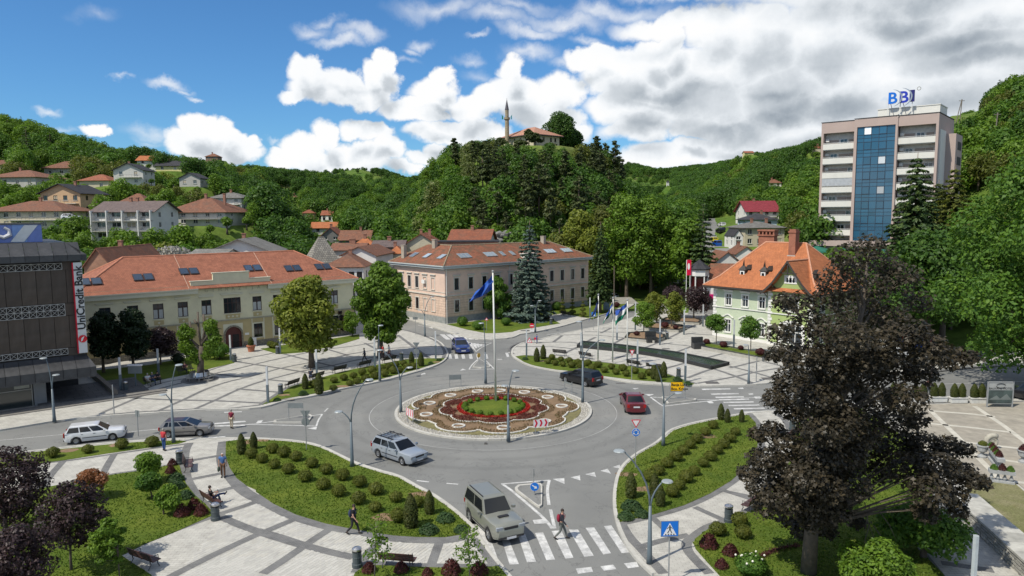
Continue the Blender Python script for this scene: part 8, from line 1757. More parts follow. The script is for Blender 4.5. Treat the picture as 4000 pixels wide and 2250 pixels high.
s=Sign('grey backs of a triangle and a disc on one post by the left lawn','c1',(438,355),(417,40));s.poly('triangle',[(-.5,.33),(.5,.33),(0,-.5)],SBK,.08);s.poly('disc',circ(.4),SBK,.08,-(113-40)/2.229*s.k)
s=Sign('grey backs of a triangle and a disc at the far tip of the school strip','b1',(1399,1110),(1393,885));s.poly('triangle',[(-.5,.33),(.5,.33),(0,-.5)],SBK,.08);s.poly('disc',circ(.4),SBK,.08,-(943-885)/2.229*s.k)
s=Sign('give way triangle with thin post on the fountain lawn','b2',(1043,1195),(1052,950));s.poly('triangle',[(-.35,.33),(.35,.33),(0,-.5)],SR,0.);s.poly('triangle_face',[(-.22,.24),(.22,.24),(0,-.3)],SW_,-.006,th=.005)
s=Sign('red no entry disc with a white plate below','b2',(174,850),(173,718));s.poly('disc',circ(.42),SR);s.poly('bar',rect(.3,.07),SW_,-.006,th=.005);s.poly('plate',rect(.38,.16),SW_,0,-.72)
s=Sign('small blue pedestrian sign under the drooping flag','b2',(710,757),(710,618));s.poly('board',rect(.4,.42),SB);s.poly('triangle',[(-.3,-.32),(.3,-.32),(0,.3)],SW_,-.006,th=.005);s.poly('figure',rect(.05,.14,0,-.1),SK,-.012,th=.005)
Sign.f=1.;s=Sign('yellow arrow sign reading Banja Luka and Bos. Krupa','e',(1478,812),(1480,713),0,(-.75,.75),'direction_sign');w=54*.50466*s.k;s.poly('board_rim',[(-w,-.47),(w*.72,-.47),(w,0),(w*.72,.47),(-w,.47)],SK,.004,th=.02);s.poly('board',[(-w*.965,-.42),(w*.7,-.42),(w*.72,0),(w*.7,.42),(-w*.965,.42)],SY,-.004,th=.007);s.poly('arrow_tip',[(w*.74,-.4),(w*.96,0),(w*.74,.4)],SY,-.008,th=.005)
text_part('lettering','Banja Luka',.36,SK,s.t,(-w*.93,-.012,s.z+.06),(PI/2,0,0),.003,1.,.008,'LEFT');text_part('lettering','Bos. Krupa',.36,SK,s.t,(-w*.93,-.012,s.z-.34),(PI/2,0,0),.003,1.,.008,'LEFT')
Sign.f=.66;s=Sign('square grey sign back on a post above the white estate','d',(237,773),(224,630),rad(-20));s.poly('board',rect(.32,.42),SBK,.08)
s=Sign('small grey sign back by the lamp at the pink corner','P',(410,1225),(405,1040));s.poly('board',rect(.55,.32),SBK,.08);s=Sign('small triangular warning sign among the pink building bushes','P',(1205,1190),(1204,1050));s.poly('triangle',[(-.42,-.3),(.42,-.3),(0,.42)],SR);s.poly('triangle_face',[(-.26,-.2),(.26,-.2),(0,.24)],SW_,-.006,th=.005)
s=Sign('red bordered warning triangle standing on the paving by the road works','e',(333,376),(333,360),0,(),'warning_triangle',Z_W);s.poly('triangle',[(-.62,-.4),(.62,-.4),(0,.75)],SR);s.poly('triangle_face',[(-.44,-.3),(.44,-.3),(0,.52)],SW_,-.006,th=.005);s.poly('mark',rect(.04,.18,0,0),SK,-.012,th=.005)
s=Sign('red and white barrier plank on a folding stand','e',(384,376),(384,342),0,(-.2,.2),'barrier',Z_W);s.poly('board',rect(.4,.22),SR)
s=Sign('yellow and grey back of a round sign on the far traffic island','b1',(1945,1055),(1948,978),rad(55));s.poly('disc',circ(.45),SY,.07)
s=Sign('blue P parking sign by the hill street','b2',(1252,445),(1252,395));s.poly('board',rect(.5,.5),SB);text_part('lettering','P',.9,SW_,s.t,(0,-.01,s.z-.33),(PI/2,0,0),.003,1,.02)
s=Sign('blue bus stop cabinet with a red top on the far pavement','b2',(822,585),(822,545),0,(),'poster_cabinet');s.poly('board',rect(.9,1.2),SBK,-.1,0,.2);s.poly('poster',rect(.7,.95),mat('blue_poster',(.16,.24,.3),.5),-.11,0,.005);s.poly('top',rect(.25,.3,-.5,1.7),mat('orange_red',(.6,.06,.01),.5),-.1,0,.2)
Sign.f=1.;s=Sign('large framed hotel advertisement board by the beige square','h',(1778,388),(1780,300),rad(-3),(),'advertising_board',.17);w,h_=78*.62112*s.k,70*.62112*s.k;s.poly('board',rect(w,h_),mat('ad_grey',(.3,.31,.3),.5,.1),0,0,.06);s.poly('picture',rect(w*.96,h_*.62,0,-h_*.33),mat('ad_picture',(.05,.07,.065),.5,.8,.8),-.006,0,.005);s.poly('ridge',[(-w*.9,-h_*.6),(-w*.3,-h_*.2),(0,-h_*.5),(w*.5,-h_*.05),(w*.9,-h_*.6)],mat('ad_hills',(.14,.16,.15),.5),-.012,0,.005)
for x in(-w,w):m_=MB();m_.box(x-.05,x+.05,-.03,.08,-.2,s.z+h_+.1);m_.build('post',M_STEEL,s.t)
m_=MB();m_.box(-w,w,-.03,.08,s.z+h_,s.z+h_+.1);m_.build('frame',M_STEEL,s.t)
m_=MB();[m_.tube([(.42*cos(a_),-.02,s.z+h_*.7+.2*sin(a_)),(.42*cos(a_+.4),-.02,s.z+h_*.7+.2*sin(a_+.4))],.03,4)for a_ in(.3,.7,1.1,1.5,1.9,2.3,3.4,3.8,4.2,4.6,5.,5.4)];m_.build('emblem',SK,s.t);text_part('lettering','BALKANS HOTEL',.27,SK,s.t,(0,-.012,s.z+h_*.36),(PI/2,0,0),.003)
# benches, bins, planters, fountain
WOOD=mat('bench_wood',(.075,.035,.03),.5,.25,4,.1,rnd=.15);WOODB=mat('black_bench_wood',(.02,.016,.015),.6,.2,4)
def make_bench(wood):
 t=thing('park_bench','bench','bench',(0,0,0));sl=MB();sl.box(-.95,.95,-.04,.04,-.018,.018);me=sl.mesh('slat',wood)
 for i in range(5):link('seat_slat',me,t,loc=(0,-.16+i*.095,.44))
 for i in range(4):o=link('back_slat',me,t,loc=(0,.29+i*.035,.52+i*.105));o.rotation_euler[0]=rad(72)
 for s_ in(-.72,.72):
  m_=MB();m_.tube([(s_,-.24,0),(s_,-.14,.22),(s_,-.22,.41)],.025,5);m_.tube([(s_,.38,0),(s_,.22,.24),(s_,.27,.42),(s_,.42,.9)],.025,5);m_.tube([(s_,-.22,.41),(s_,.27,.42)],.022,5);m_.tube([(s_,-.22,.41),(s_,-.2,.62),(s_,.32,.62)],.018,5);m_.build('leg_frame',mat('cast_black',(.03,.035,.04),.5),t)
 return t
bA,bB=make_bench(WOOD),make_bench(WOODB);used=set()
def bench(r,a,b_,flip,label,dark=False,group=None,z=Z_W):
 """a, b_: photo points of the two front feet"""
 A,B=g(r,*a,z),g(r,*b_,z);c=(A+B)/2;d=B-A;rz=atan2(d.y,d.x)+(PI if flip else 0);src=bB if dark else bA
 if src not in used:used.add(src);src.location=c;src.rotation_euler=(0,0,rz);src['label']=label;o=src
 else:o=copy_tree(src,c,rz,label)
 if group:o['group']=group
bench('c1',(1085,1350),(1390,1375),True,'dark slatted bench at the bottom centre, seen from its back');bench('c0',(1170,1310),(1380,1385),True,'reddish slatted bench at the lower left, beside the pale square');bench('c0',(1650,565),(1655,470),False,'slatted bench beside the left litter bin');bench('c0',(1800,800),(1905,865),True,'bench with the reading man sitting on it');bench('c2',(1990,915),(2165,800),True,'slatted bench right of the litter bin under the purple maple')
bench('h',(475,580),(520,572),True,'slatted bench half hidden by the purple maple')
for i,(a,b_,lab)in enumerate([((250,1275),(365,1235),'nearest, next to the litter bin'),((470,1205),(575,1175),'second, with a man sitting on it'),((655,1142),(780,1112),'third from the near end'),((870,1098),(1000,1068),'fourth from the near end'),((1090,1052),(1215,1030),'farthest from the camera')]):bench('b1',a,b_,True,'dark bench along the school lawn strip, '+lab,True,'benches along the school lawn strip')
for i,(a,b_,lab)in enumerate([((522,470),(625,480),'leftmost of four'),((722,488),(828,505),'second of four'),((1095,552),(1205,572),'third of four, by the flagpoles'),((1262,582),(1345,592),'rightmost, behind the thujas')]):bench('e',a,b_,True,'dark bench along the fountain lawn, '+lab,True,'benches along the fountain lawn')
bench('b2',(280,672),(345,682),True,'dark bench in the shade of the blue spruce',True);bench('b2',(435,630),(510,638),True,'brown bench before the tiered shrubs',True);bench('b0',(1270,1240),(1400,1212),False,'bench with a seated group on the shaded lawn edge',True);bench('b0',(1590,1140),(1650,1128),False,'bench with one seated person left of the lopped tree',True)
def make_bin():
 t=thing('litter_bin','bin','litter bin',(0,0,0));gm=mat('bin_grey',(.055,.07,.075),.45,.1,4)
 m_=MB();m_.lathe([(.25,0),(.27,.02),(.27,.2),(.235,.22),(.235,.52),(.25,.53),(.25,.56),(.235,.57),(.235,.8)],18);m_.build('body',gm,t,smooth=False);m_=MB();m_.lathe([(.2,.8),(.2,.9)],18);m_.build('opening',SK,t);m_=MB();m_.lathe([(.25,.9),(.25,.99),(.16,1.05),(.02,1.08)],18);m_.build('cap',mat('steel_cap',(.5,.5,.5),.25,.05,metal=.9),t)
 for k in range(4):a=k*PI/2+.4;m_=MB();m_.tube([(.225*cos(a),.225*sin(a),.78),(.225*cos(a),.225*sin(a),.92)],.02,5);m_.build('strut',gm,t)
 return t
bin0=None
for r,x,y,lab in[('c1',882,1368,'at the bottom centre beside the near bench'),('c0',1565,474,'beside the left bench and barberries'),('c0',1877,960,'next to the reading man'),('c2',1885,978,'left of the bench under the maple'),('b1',215,1312,'at the near end of the school strip benches'),('b1',1267,1022,'at the far end of the school strip benches'),('b1',188,963,'between the school and the yellow green tree'),('b0',2042,1033,'by the column before the school door'),('b0',1097,1290,'on the dark lawn near the notice board'),('b2',1450,1165,'at the right end of the fountain lawn'),('b2',1350,835,'beside the black seat planter'),('b2',1692,672,'before the purple tree planter'),('h',474,530,'on the path behind the maple'),('b2',340,705,'by the spruce and dark bench')]:
 p=g(r,x,y,Z_W);lb='round grey litter bin with steel cap '+lab
 if bin0 is None:bin0=make_bin();bin0.location=p;bin0['label']=lb;bin0['group']='round litter bins'
 else:copy_tree(bin0,p,0,lb)
GRAN=mat('pale_granite',(.34,.33,.29),.85,.2,3,.2,dirt=(.2,.19,.17),dirt_scale=1.5);BGR=mat('black_granite',(.025,.027,.028),.3,.3,8)
def planter(label,r,outl,h,soilm,thk=.3):
 P=[g(r,x,y,Z_W)for x,y in outl];c=sum(P,Vector())/len(P);root=thing('planter',label,'planter',(c.x,c.y,Z_W));L_=[p-c for p in P];n=len(L_)
 for i in range(n):
  a,b_=L_[i],L_[(i+1)%n];d=(b_-a);nn=Vector((-d.y,d.x,0)).normalized()*thk
  if nn.dot(-a)<0:nn=-nn
  m_=MB();m_.obox(a,d,nn,(0,0,h-.06));m_.build('wall',GRAN,root);m_=MB();m_.obox(a-nn*.1+Vector((0,0,h-.06+i*.001)),d,nn*1.2,(0,0,.06));m_.build('coping',BGR,root)
 m_=MB();q_=[(p.x*.98,p.y*.98)for p in L_];m_.prism(q_,0,h-.12);m_.build('soil',soilm,root)
planter('long stone edged grass planter in front of the villa','V',[(100,1255),(130,1205),(480,1275),(800,1325),(790,1350),(715,1375),(430,1320)],.5,M_LAWN)
planter('stone planter with black granite seat and small green tree','b2',[(980,845),(1010,800),(1150,790),(1330,815),(1335,840),(1240,870)],.45,M_EARTH);planter('stone planter under the yellowish pair of trees','b2',[(1150,755),(1230,712),(1480,730),(1515,755),(1450,778)],.45,M_EARTH);planter('stone planter under the purple tree','b2',[(1290,690),(1340,665),(1600,672),(1655,690),(1630,712)],.45,M_EARTH)
for r,x,y,lab in(('b2',1218,865,'on the small tree planter'),('V',78,1248,'at the left end of the villa planter')):
 p=g(r,x,y,Z_W);t=thing('granite_seat','black granite block seat with backrest '+lab,'seat',p,rad(5));m_=MB();m_.box(-.75,.75,-.3,.6,0,.75);m_.build('seat',BGR,t);m_=MB();m_.box(-.75,.75,.605,.95,0,1.45);m_.build('backrest',BGR,t)
def fountain():
 F0=[(700,412),(860,428),(1050,448),(1250,475),(1450,512),(1600,548),(1745,583)];F1=[(735,380),(880,392),(1060,410),(1250,435),(1450,462),(1650,500),(1882,548)]
 A=smooth_line([g('e',x,y,Z_W)for x,y in F0],5);B=smooth_line([g('e',x,y,Z_W)for x,y in F1],5);root=thing('fountain_basin','long curved black granite water basin on the square','fountain',A[0]);o=A[0];h=.42
 def ribbon(P,Q,z0,z1,m_,name):
  mb=MB();n=len(P)
  for i in range(n-1):
   a,b_,c,d=P[i]-o,P[i+1]-o,Q[i+1]-o,Q[i]-o;V=[(*p[:2],z)for z in(z0,z1)for p in(a,b_,c,d)];mb.add(V,[(4,5,6,7),(0,1,5,4),(2,3,7,6)]+([(3,0,4,7)]if i==0 else[])+([(1,2,6,5)]if i==n-2 else[]))
  mb.build(name,m_,root)
 ai=[a.lerp(b_,.35/max((b_-a).length,.5))for a,b_ in zip(A,B)];bi=[b_.lerp(a,.35/max((b_-a).length,.5))for a,b_ in zip(A,B)]
 ribbon(A,ai,0,h,BGR,'rim');ribbon(bi,B,0,h,BGR,'rim');ribbon([A[0],A[0].lerp(A[1],.5)],[B[0],B[0].lerp(B[1],.5)],0,h-.003,BGR,'rim');ribbon([A[-1].lerp(A[-2],.5),A[-1]],[B[-1].lerp(B[-2],.5),B[-1]],0,h-.003,BGR,'rim')
 mt,N_,b_=newmat('basin_water');b_.inputs['Base Color'].default_value=(.03,.05,.035,1);b_.inputs['Roughness'].default_value=.08;tc_=N_.n('ShaderNodeTexCoord');bn=N_.n('ShaderNodeBump');bn.inputs['Strength'].default_value=.5;bn.inputs['Distance'].default_value=.05;N_.l(N_.noise(tc_.outputs['Object'],5,4),bn.inputs['Height']);N_.l(bn.outputs[0],b_.inputs['Normal']);ribbon(ai,bi,.02,.3,mt,'water')
fountain()
def tub(r,x,y,lab,i):
 p=g(r,x,y,.17);t=thing('planter_box','white concrete box planter with evergreen shrubs, '+lab,'planter',p,group='white box planters');m_=MB();m_.box(-.75,.75,-.3,.3,0,.42);m_.box(-.8,.8,-.35,.35,.421,.5);m_.build('box',mat('white_concrete',(.52,.52,.49),.8,.1,3),t)
 for s_ in(-.36,.36):o=link('shrub',COLS[0],t,loc=(s_,0,.45));o.scale=(1.15,1.,.82)
for i,(x,y,lab)in enumerate([(1130,352,'farthest left behind the maple'),(1270,355,'second, behind maple twigs'),(1388,350,'second from the right'),(1515,356,'middle of the three clear ones'),(1640,358,'nearest the advertisement board')]):tub('h',x,y,lab,i)
UR=mat('weathered_concrete',(.3,.31,.31),.9,.15,3,.2)
for x,y,lab,lf in((1668,702,'left one with a round green plant','mid'),(1925,735,'right one with red flowers','barberry')):
 p=g('h',x,y,.17);t=thing('stone_urn','grey stone urn on the beige square, '+lab,'urn',p);m_=MB();m_.lathe([(.3,0),(.3,.12),(.14,.2),(.12,.35),(.3,.5),(.36,.8),(.42,.85),(.42,.92)],14);m_.build('urn',UR,t);o=link('plant',BALLS[0]if lf=='mid' else LOWB[0],t,loc=(0,0,.75));o.scale=(.6,)*3
def balus(a,b_,lab):
 A,B=g('h',*a,.17),g('h',*b_,.17);d=B-A;L_=d.length;t=thing('balustrade',lab,'balustrade',A,atan2(d.y,d.x));m_=MB();m_.box(0,L_,-.2,.2,0,.14);m_.build('plinth',UR,t);m_=MB();m_.box(0,L_,-.24,.24,.62,.86);m_.build('trough',UR,t)
 n=max(4,int(L_/.42))
 for i in range(n):m_=MB();m_.lathe([(.07,.14),(.12,.3),(.06,.5),(.09,.62)],8,((i+.5)*L_/n,0,0));m_.build('baluster',UR,t)
 for i in range(int(L_/.45)):o=link('flower',LOWB[i%2]if i%2 else LOWG[0],t,loc=(.3+i*.45,0,.82));o.scale=(.4,.4,.55)
balus((1705,850),(1872,872),'low grey balustrade flower trough, the front one');balus((1715,700),(1785,790),'grey flower trough running back beside the front balustrade')
p=g('h',1728,652,.17);t=thing('fossil_sculpture','pale round stone sculpture like a coiled shell on a slab','sculpture',p,scale=.52);st_=mat('pale_limestone',(.36,.34,.28),.9,.15,3,.4);m_=MB();m_.box(-1.,1.,-.4,.4,0,.2);m_.build('slab',st_,t)
m_=MB();sp_=[(1.*(1-i/34)*cos(i*.42+.9),0,1.15+.95*(1-i/34)*sin(i*.42+.9))for i in range(30)];m_.tube(sp_,[.34*(1-i/34)+.05 for i in range(30)],8);m_.build('coil',st_,t,smooth=True);m_=MB();m_.lathe([(0,-.15),(.85,-.12),(.85,.12),(0,.15)],18,cap=False);o=m_.build('disc',st_,t);o.location=(0,0,1.15);o.rotation_euler=(PI/2,0,0)
def rwall():
 A,B=g('h',1500,1010,.2),g('h',2250,1720,.2);A.z=B.z=0;d=(B-A);L_=d.length;root=thing('stone_wall','long low rubble stone retaining wall with pale flat coping','wall',A,atan2(d.y,d.x));m_=MB();m_.box(0,L_,-.3,.5,-.5,.95);m_.build('core',M_STONE,root)
 st=[mat('wall_stone_%d'%i,c,.9,.2,3,.4,rnd=.2)for i,c in enumerate(((.34,.33,.29),(.25,.245,.22)))];me=[]
 for i in range(6):m_=MB();w,h=.2+.035*i,.075;m_.add([(-w,0,-h),(w,0,-h),(w,0,h),(-w,0,h),(-w+.03,-.06,-h+.02),(w-.03,-.07,-h+.02),(w-.02,-.06,h-.02),(-w+.02,-.05,h-.02)],[(4,5,6,7),(0,1,5,4),(1,2,6,5),(2,3,7,6),(3,0,4,7)]);me.append(m_.mesh('stone',st[i%2]))
 c=0
 for row in range(5):
  x=.2*row
  while x<min(L_,26)and c<290:i=(row*3+int(x*7))%6;w=.2+.035*i;link('stone',me[i],root,loc=(x+w,-.3,.1+row*.18));x+=2*w+.03;c+=1
 n=int(L_/1.1)
 for i in range(n):m_=MB();m_.box(i*1.1+.01,i*1.1+1.09,-.4,1.15,.955,1.06+random.uniform(0,.02));m_.build('coping_slab',mat('coping_stone',(.36,.355,.32),.9,.2,2,.3,rnd=.15),root)
rwall()
A,B=g('b0',770,1140),g('b0',1005,1345);d=B-A;m_=MB();m_.box(0,d.length,-.2,.25,0,.75);tag(m_.build('garden_wall',mat('dark_wall',(.14,.12,.1),.9,.2,2,.3),loc=A,rz=atan2(d.y,d.x)),'low sloping wall between the bank terrace and the dark lawn','wall')
p=g('b0',1185,1255,Z_L);t=thing('notice_board','white topped notice board on the dark lawn','notice board',p);m_=MB();m_.box(-.05,.05,-.05,.05,0,1.5);m_.build('post',M_POLE,t);m_=MB();m_.box(-.7,.7,-.08,.08,1.5,2.3);m_.build('board',SBK,t);m_=MB();m_.box(-.75,.75,-.15,.15,2.31,2.45);m_.build('top',SW_,t)
p=g('Y',1527,948,Z_W);t=thing('flower_pot','terracotta pot with a clipped cone bush by the school door','flower pot',p);m_=MB();m_.lathe([(.38,0),(.42,.25),(.52,.7),(.6,.72),(.6,.85)],16);m_.build('pot',mat('terracotta',(.36,.13,.07),.8,.1,3),t);o=link('bush',COLS[1],t,loc=(0,0,.75));o.scale=(1.2,1.2,.75)
for x,y,lab in((1545,900,'white notice panel leaning by the school door'),):p=g('Y',x,y,Z_W);m_=MB();m_.box(-.45,.45,-.03,.03,0,1.2);tag(m_.build('notice_stand',SW_,loc=p,rz=rad(35)),lab,'panel')
g_=random.Random(6);m_=MB();
for _ in range(420):a_=g_.gauss(0,1);z=max(0,2.4*math.exp(-a_*a_*.6))*g_.random();s_=g_.uniform(.15,.5);m_.mi=g_.randrange(2);m_.cbox((a_*2.8,g_.gauss(0,1.6),z),(s_,s_*g_.uniform(.5,1),s_*.7),g_.uniform(0,3))
P=PD(680,975,135);tag(m_.build('rubble',[mat('rubble_pale',(.42,.39,.33),.9),mat('rubble_grey',(.28,.27,.25),.9)],loc=(P.x,135,P.z-1.6)),'heap of pale demolition rubble below the long white house','rubble',kind='stuff')
m_=MB();
for _ in range(110):s_=g_.uniform(.3,.9);m_.ball((g_.gauss(0,1.5),g_.uniform(-.5,1.5),g_.uniform(0,4)),(s_,s_*.7,s_*g_.uniform(.5,1)),6,4)
P=PD(1958,945,163);tag(m_.build('rock_face',mat('grey_rock',(.17,.17,.16),.95,.35,1.5,.8),loc=(P.x,163,P.z-2)),'grey rock face among trees above the pink building','rock')
P=PD(3700,1165,90);t=thing('hillside_emblem','white curved outline emblem set into the shaded grass bank','emblem',P,rad(-12));m_=MB();pl=[(-1.6,0,1.),(-1.4,0,-.2),(-.6,0,-1.),(.5,0,-1.3),(1.3,0,-1.3)];m_.tube(pl,.13,5);m_.tube([(-1.6,0,1.),(0,0,.95),(1.2,0,.2)],.13,5);m_.add([(-.4,-.05,.6),(1.2,-.05,.1),(1.,-.05,-.5),(.1,-.05,-.2)],[(0,1,2,3)]);m_.build('outline',M_WHITE,t)
A=g('b2',985,530,Z_W)
t=thing('stone_steps','broad pale stone steps past the street end of the square','steps',A,rad(8))
for i in range(6):m_=MB();m_.box(-2.5,2.8,i*.9,i*.9+.9,0,.12*(i+1));m_.build('step',GRAN,t)
p=g('b2',935,395);m_=MB();m_.box(-.7,.7,-.6,.6,0,2.8);m_.box(-.85,.85,-.75,.75,2.801,3.1);tag(m_.build('gate_pillar',GRAN,loc=p),'pale stone pillar at the top of the steps','pillar')
m_=MB();m_.box(0,5.5,-.1,.3,0,1.1);tag(m_.build('low_wall',mat('yellow_wall',(.5,.42,.1),.9),loc=g('b2',960,385)+Vector((0,0,.9))),'low wall with a yellow band behind the red hedge','wall')
# cars
TYRE=mat('tyre',(.015,.015,.015),.85);RIMM=mat('alloy_rim',(.42,.43,.44),.3,.05,metal=.8);DARKP=mat('black_trim',(.02,.02,.022),.5);CGL=glass('car_glass',(.01,.012,.014),.05,.8,1.2);CGL.node_tree.nodes['Principled BSDF'].inputs['Specular IOR Level'].default_value=.45;HLG=mat('headlight',(.26,.28,.3),.12);TLG=mat('tail_light',(.3,.01,.01),.25);PLATE=mat('number_plate',(.55,.56,.58),.4);SEAT=mat('seat',(.03,.03,.03))
def paint(n,c):return mat('paint_'+n,c,.32,.03,1,metal=.25 if max(c)<.5 else .1,coat=.8)
_cw={}
def car_parts(kind):
 """kind: estate, hatch, suv, saloon -> L, W, H, wheelbase, wheel r, belt, hood z, greenhouse x (rear base, rear roof, front roof, front base)"""
 return{'estate':(4.38,1.74,1.46,2.58,.3,.9,.8,(-2.1,-1.8,.22,.98)),'hatch':(4.25,1.78,1.44,2.62,.32,.93,.83,(-2.05,-1.66,.05,1.12)),'suv':(4.3,1.78,1.84,2.5,.38,1.12,1.06,(-2.08,-1.98,.1,.62)),'saloon':(4.4,1.74,1.4,2.6,.3,.9,.8,(-1.75,-1.,.15,.95))}[kind]
def make_car(name,label,kind,pn,pc,loc,rz,roof=None,scale=1.,cat='car',group=None,rack=False,detail=True):
 L,W,H,wb,wr,zb,zh,(xa,xb,xc,xd)=car_parts(kind);pm=paint(pn,pc);rm=roof or pm;root=thing(name,label,cat,loc,rz,group,scale);hw=W/2
 n=49 if detail else 25;xs=[-L/2+L*i/(n-1)for i in range(n)];rings=[];axs=(-wb/2-.02,wb/2-.02);lo0=.2 if kind!='suv' else .34
 for x in xs:
  f=abs(x)/(L/2);w=hw*(1-.13*max(0,f-.72)/.28-.1*max(0,f-.93)/.07);lo=lo0+.1*max(0,f-.85)/.15
  for a in axs:
   d=abs(x-a)
   if d<wr*1.17:lo=max(lo,wr+sqrt(max(0,(wr*1.17)**2-d*d))*.98)
  if x>xd-.1:t=min(1,(x-xd+.1)/(L/2-xd+.1));top=zb+.03-(zb-zh)*t**.6-(.16*max(0,(t-.82)/.18)**1.6)
  elif kind=='saloon' and x<xa+.1:top=zb+.05
  else:top=zb+.02
  if f>.97:top-=.05
  bt=min(zb,top-.04);rings.append([(x,-w*.55,lo0+.02),(x,-w*.94,lo),(x,-w,lo+.12 if lo<.5 else lo+.02),(x,-w*1.,max(bt-.18,lo+.03)),(x,-w*.955,bt),(x,-w*.82,top),(x,0,top+.025),(x,w*.82,top),(x,w*.955,bt),(x,w*1.,max(bt-.18,lo+.03)),(x,w,lo+.12 if lo<.5 else lo+.02),(x,w*.94,lo),(x,w*.55,lo0+.02)])
 mb=MB();k=13;vs=[p for r in rings for p in r];fs=[(i*k+j,i*k+(j+1)%k,(i+1)*k+(j+1)%k,(i+1)*k+j)for i in range(n-1)for j in range(k)];fs+=[tuple(range(k-1,-1,-1)),tuple(range((n-1)*k,n*k))];fs=[f[::-1]for f in fs];mb.add(vs,fs);mb.build('body',pm,root,smooth=.6)
 b,t=hw*.93,hw*.72;rb=[(xa,-b,zb),(xd,-b*.97,zb),(xd,b*.97,zb),(xa,b,zb)];rt=[(xb,-t,H-.05),(xc,-t,H-.05),(xc,t,H-.05),(xb,t,H-.05)];V=[Vector(p)for p in rb+rt];mb=MB()
 mb.add(V,[(0,1,5,4),(1,2,6,5),(2,3,7,6),(3,0,4,7)]);mb.build('cabin',pm,root)
 mb=MB();e=.25;mb.add([(xb,-t,H-.05),(xc,-t,H-.05),(xc,t,H-.05),(xb,t,H-.05),(xb+e*.5,-t*.8,H-.005),(xc-e,-t*.8,H),(xc-e,t*.8,H),(xb+e*.5,t*.8,H-.005)],[(4,5,6,7),(0,1,5,4),(1,2,6,5),(2,3,7,6),(3,0,4,7)]);mb.build('roof',rm,root)
 def pane(nm,A,B,C,D_,s0,s1,t0,t1,m_=CGL,off=.012):
  P=lambda s,tt:(A.lerp(B,s)).lerp(D_.lerp(C,s),tt);q4=[P(s0,t0),P(s1,t0),P(s1,t1),P(s0,t1)];nn=(q4[1]-q4[0]).cross(q4[2]-q4[0]).normalized()*off;m2=MB();m2.add([p+nn for p in q4]+q4,[(0,1,2,3),(0,4,5,1),(1,5,6,2),(2,6,7,3),(3,7,4,0)]);return m2.build(nm,m_,root)
 cuts={'estate':[(.04,.33),(.36,.63),(.66,.95)],'hatch':[(.1,.22),(.25,.58),(.61,.93)],'suv':[(.04,.5),(.53,.93)],'saloon':[(.07,.16),(.19,.54),(.57,.93)]}[kind]
 for s0,s1 in cuts:pane('side_window',V[0],V[1],V[5],V[4],s0,s1,.1,.86);pane('side_window',V[2],V[3],V[7],V[6],1-s1,1-s0,.1,.86)
 pane('windscreen',V[1],V[2],V[6],V[5],.05,.95,.04,.93);pane('rear_window',V[3],V[0],V[4],V[7],.08,.92,.1,.9)
 key=wr
 if key not in _cw:
  m1=MB();m1.lathe([(wr*.62,-.11),(wr*.96,-.11),(wr,-.06),(wr,.06),(wr*.96,.11),(wr*.62,.11)],20,cap=False);m2=MB();m2.lathe([(wr*.62,.085),(wr*.5,.06),(wr*.12,.07),(0,.075)],14,cap=False);m2.lathe([(wr*.66,.1),(wr*.6,.105)],20,cap=False)
  for j in range(5):a=2*PI*j/5;m2.obox((wr*.08*cos(a+1.57),wr*.08*sin(a+1.57),.075),(wr*.56*cos(a),wr*.56*sin(a),.02),(wr*.16*sin(a),-wr*.16*cos(a),0),(0,0,.02))
  m3=MB();m3.lathe([(0,.05),(wr*.62,.05)],14,cap=False);_cw[key]=(m1.mesh('tyre',TYRE),m2.mesh('rim',RIMM),m3.mesh('hub_shadow',DARKP))
 for a in axs:
  for s in(-1,1):
   w=bpy.data.objects.new('wheel',None);COL.objects.link(w);w.parent=root;w.location=(a,s*(hw-.12),wr);w.rotation_euler=(-s*PI/2,0,0);[link(m_.name.split('.')[0],m_,w)for m_ in _cw[key]]
 bx=lambda nm,m_,*bb:(lambda q_:(q_.box(*bb),q_.build(nm,m_,root)))(MB())
 bx('underbody',DARKP,-L/2+.25,L/2-.25,-hw*.72,hw*.72,lo0-.04,zb-.3)
 if detail:
  for s in(-1,1):
   y=s*hw*.7;fz=zh-.2;bx('headlight',HLG,L/2-.14,L/2-.015,min(y-.17,y+.17),y+.17,fz,fz+.15);bx('tail_light',TLG,-L/2-.01,-L/2+.08,s*hw*.76-.11,s*hw*.76+.11,zb-.28,zb-.02 if kind!='estate' else zb+.05)
   bx('mirror',pm if pn!='white' else pm,xd-.32,xd-.17,s*(hw+.1)-.09,s*(hw+.1)+.09,zb+.02,zb+.15);bx('side_strip',DARKP,-wb/2+.42,wb/2-.42,s*(hw+.004)-.01,s*(hw+.004)+.01,.48,.53)
   bx('door_handle',DARKP,-.1,.08,s*hw*.985-.02,s*hw*.985+.02,zb-.13,zb-.1);bx('door_handle',DARKP,-.95,-.8,s*hw*.985-.02,s*hw*.985+.02,zb-.13,zb-.1)if kind!='suv' else None
  bx('grille',DARKP,L/2-.05,L/2+.004,-.38,.38,zh-.2,zh-.08);bx('bumper',DARKP if kind in('estate','suv')else pm,L/2-.12,L/2+.03,-hw*.78,hw*.78,.26+lo0-.2,.36+lo0-.2);bx('bumper',DARKP if kind in('estate','suv')else pm,-L/2-.03,-L/2+.1,-hw*.78,hw*.78,.3+lo0-.2,.42+lo0-.2)
  bx('number_plate',PLATE,L/2+.031,L/2+.045,-.26,.26,.37,.48);bx('number_plate',PLATE,-L/2-.045,-L/2-.031,-.26,.26,.62,.74)
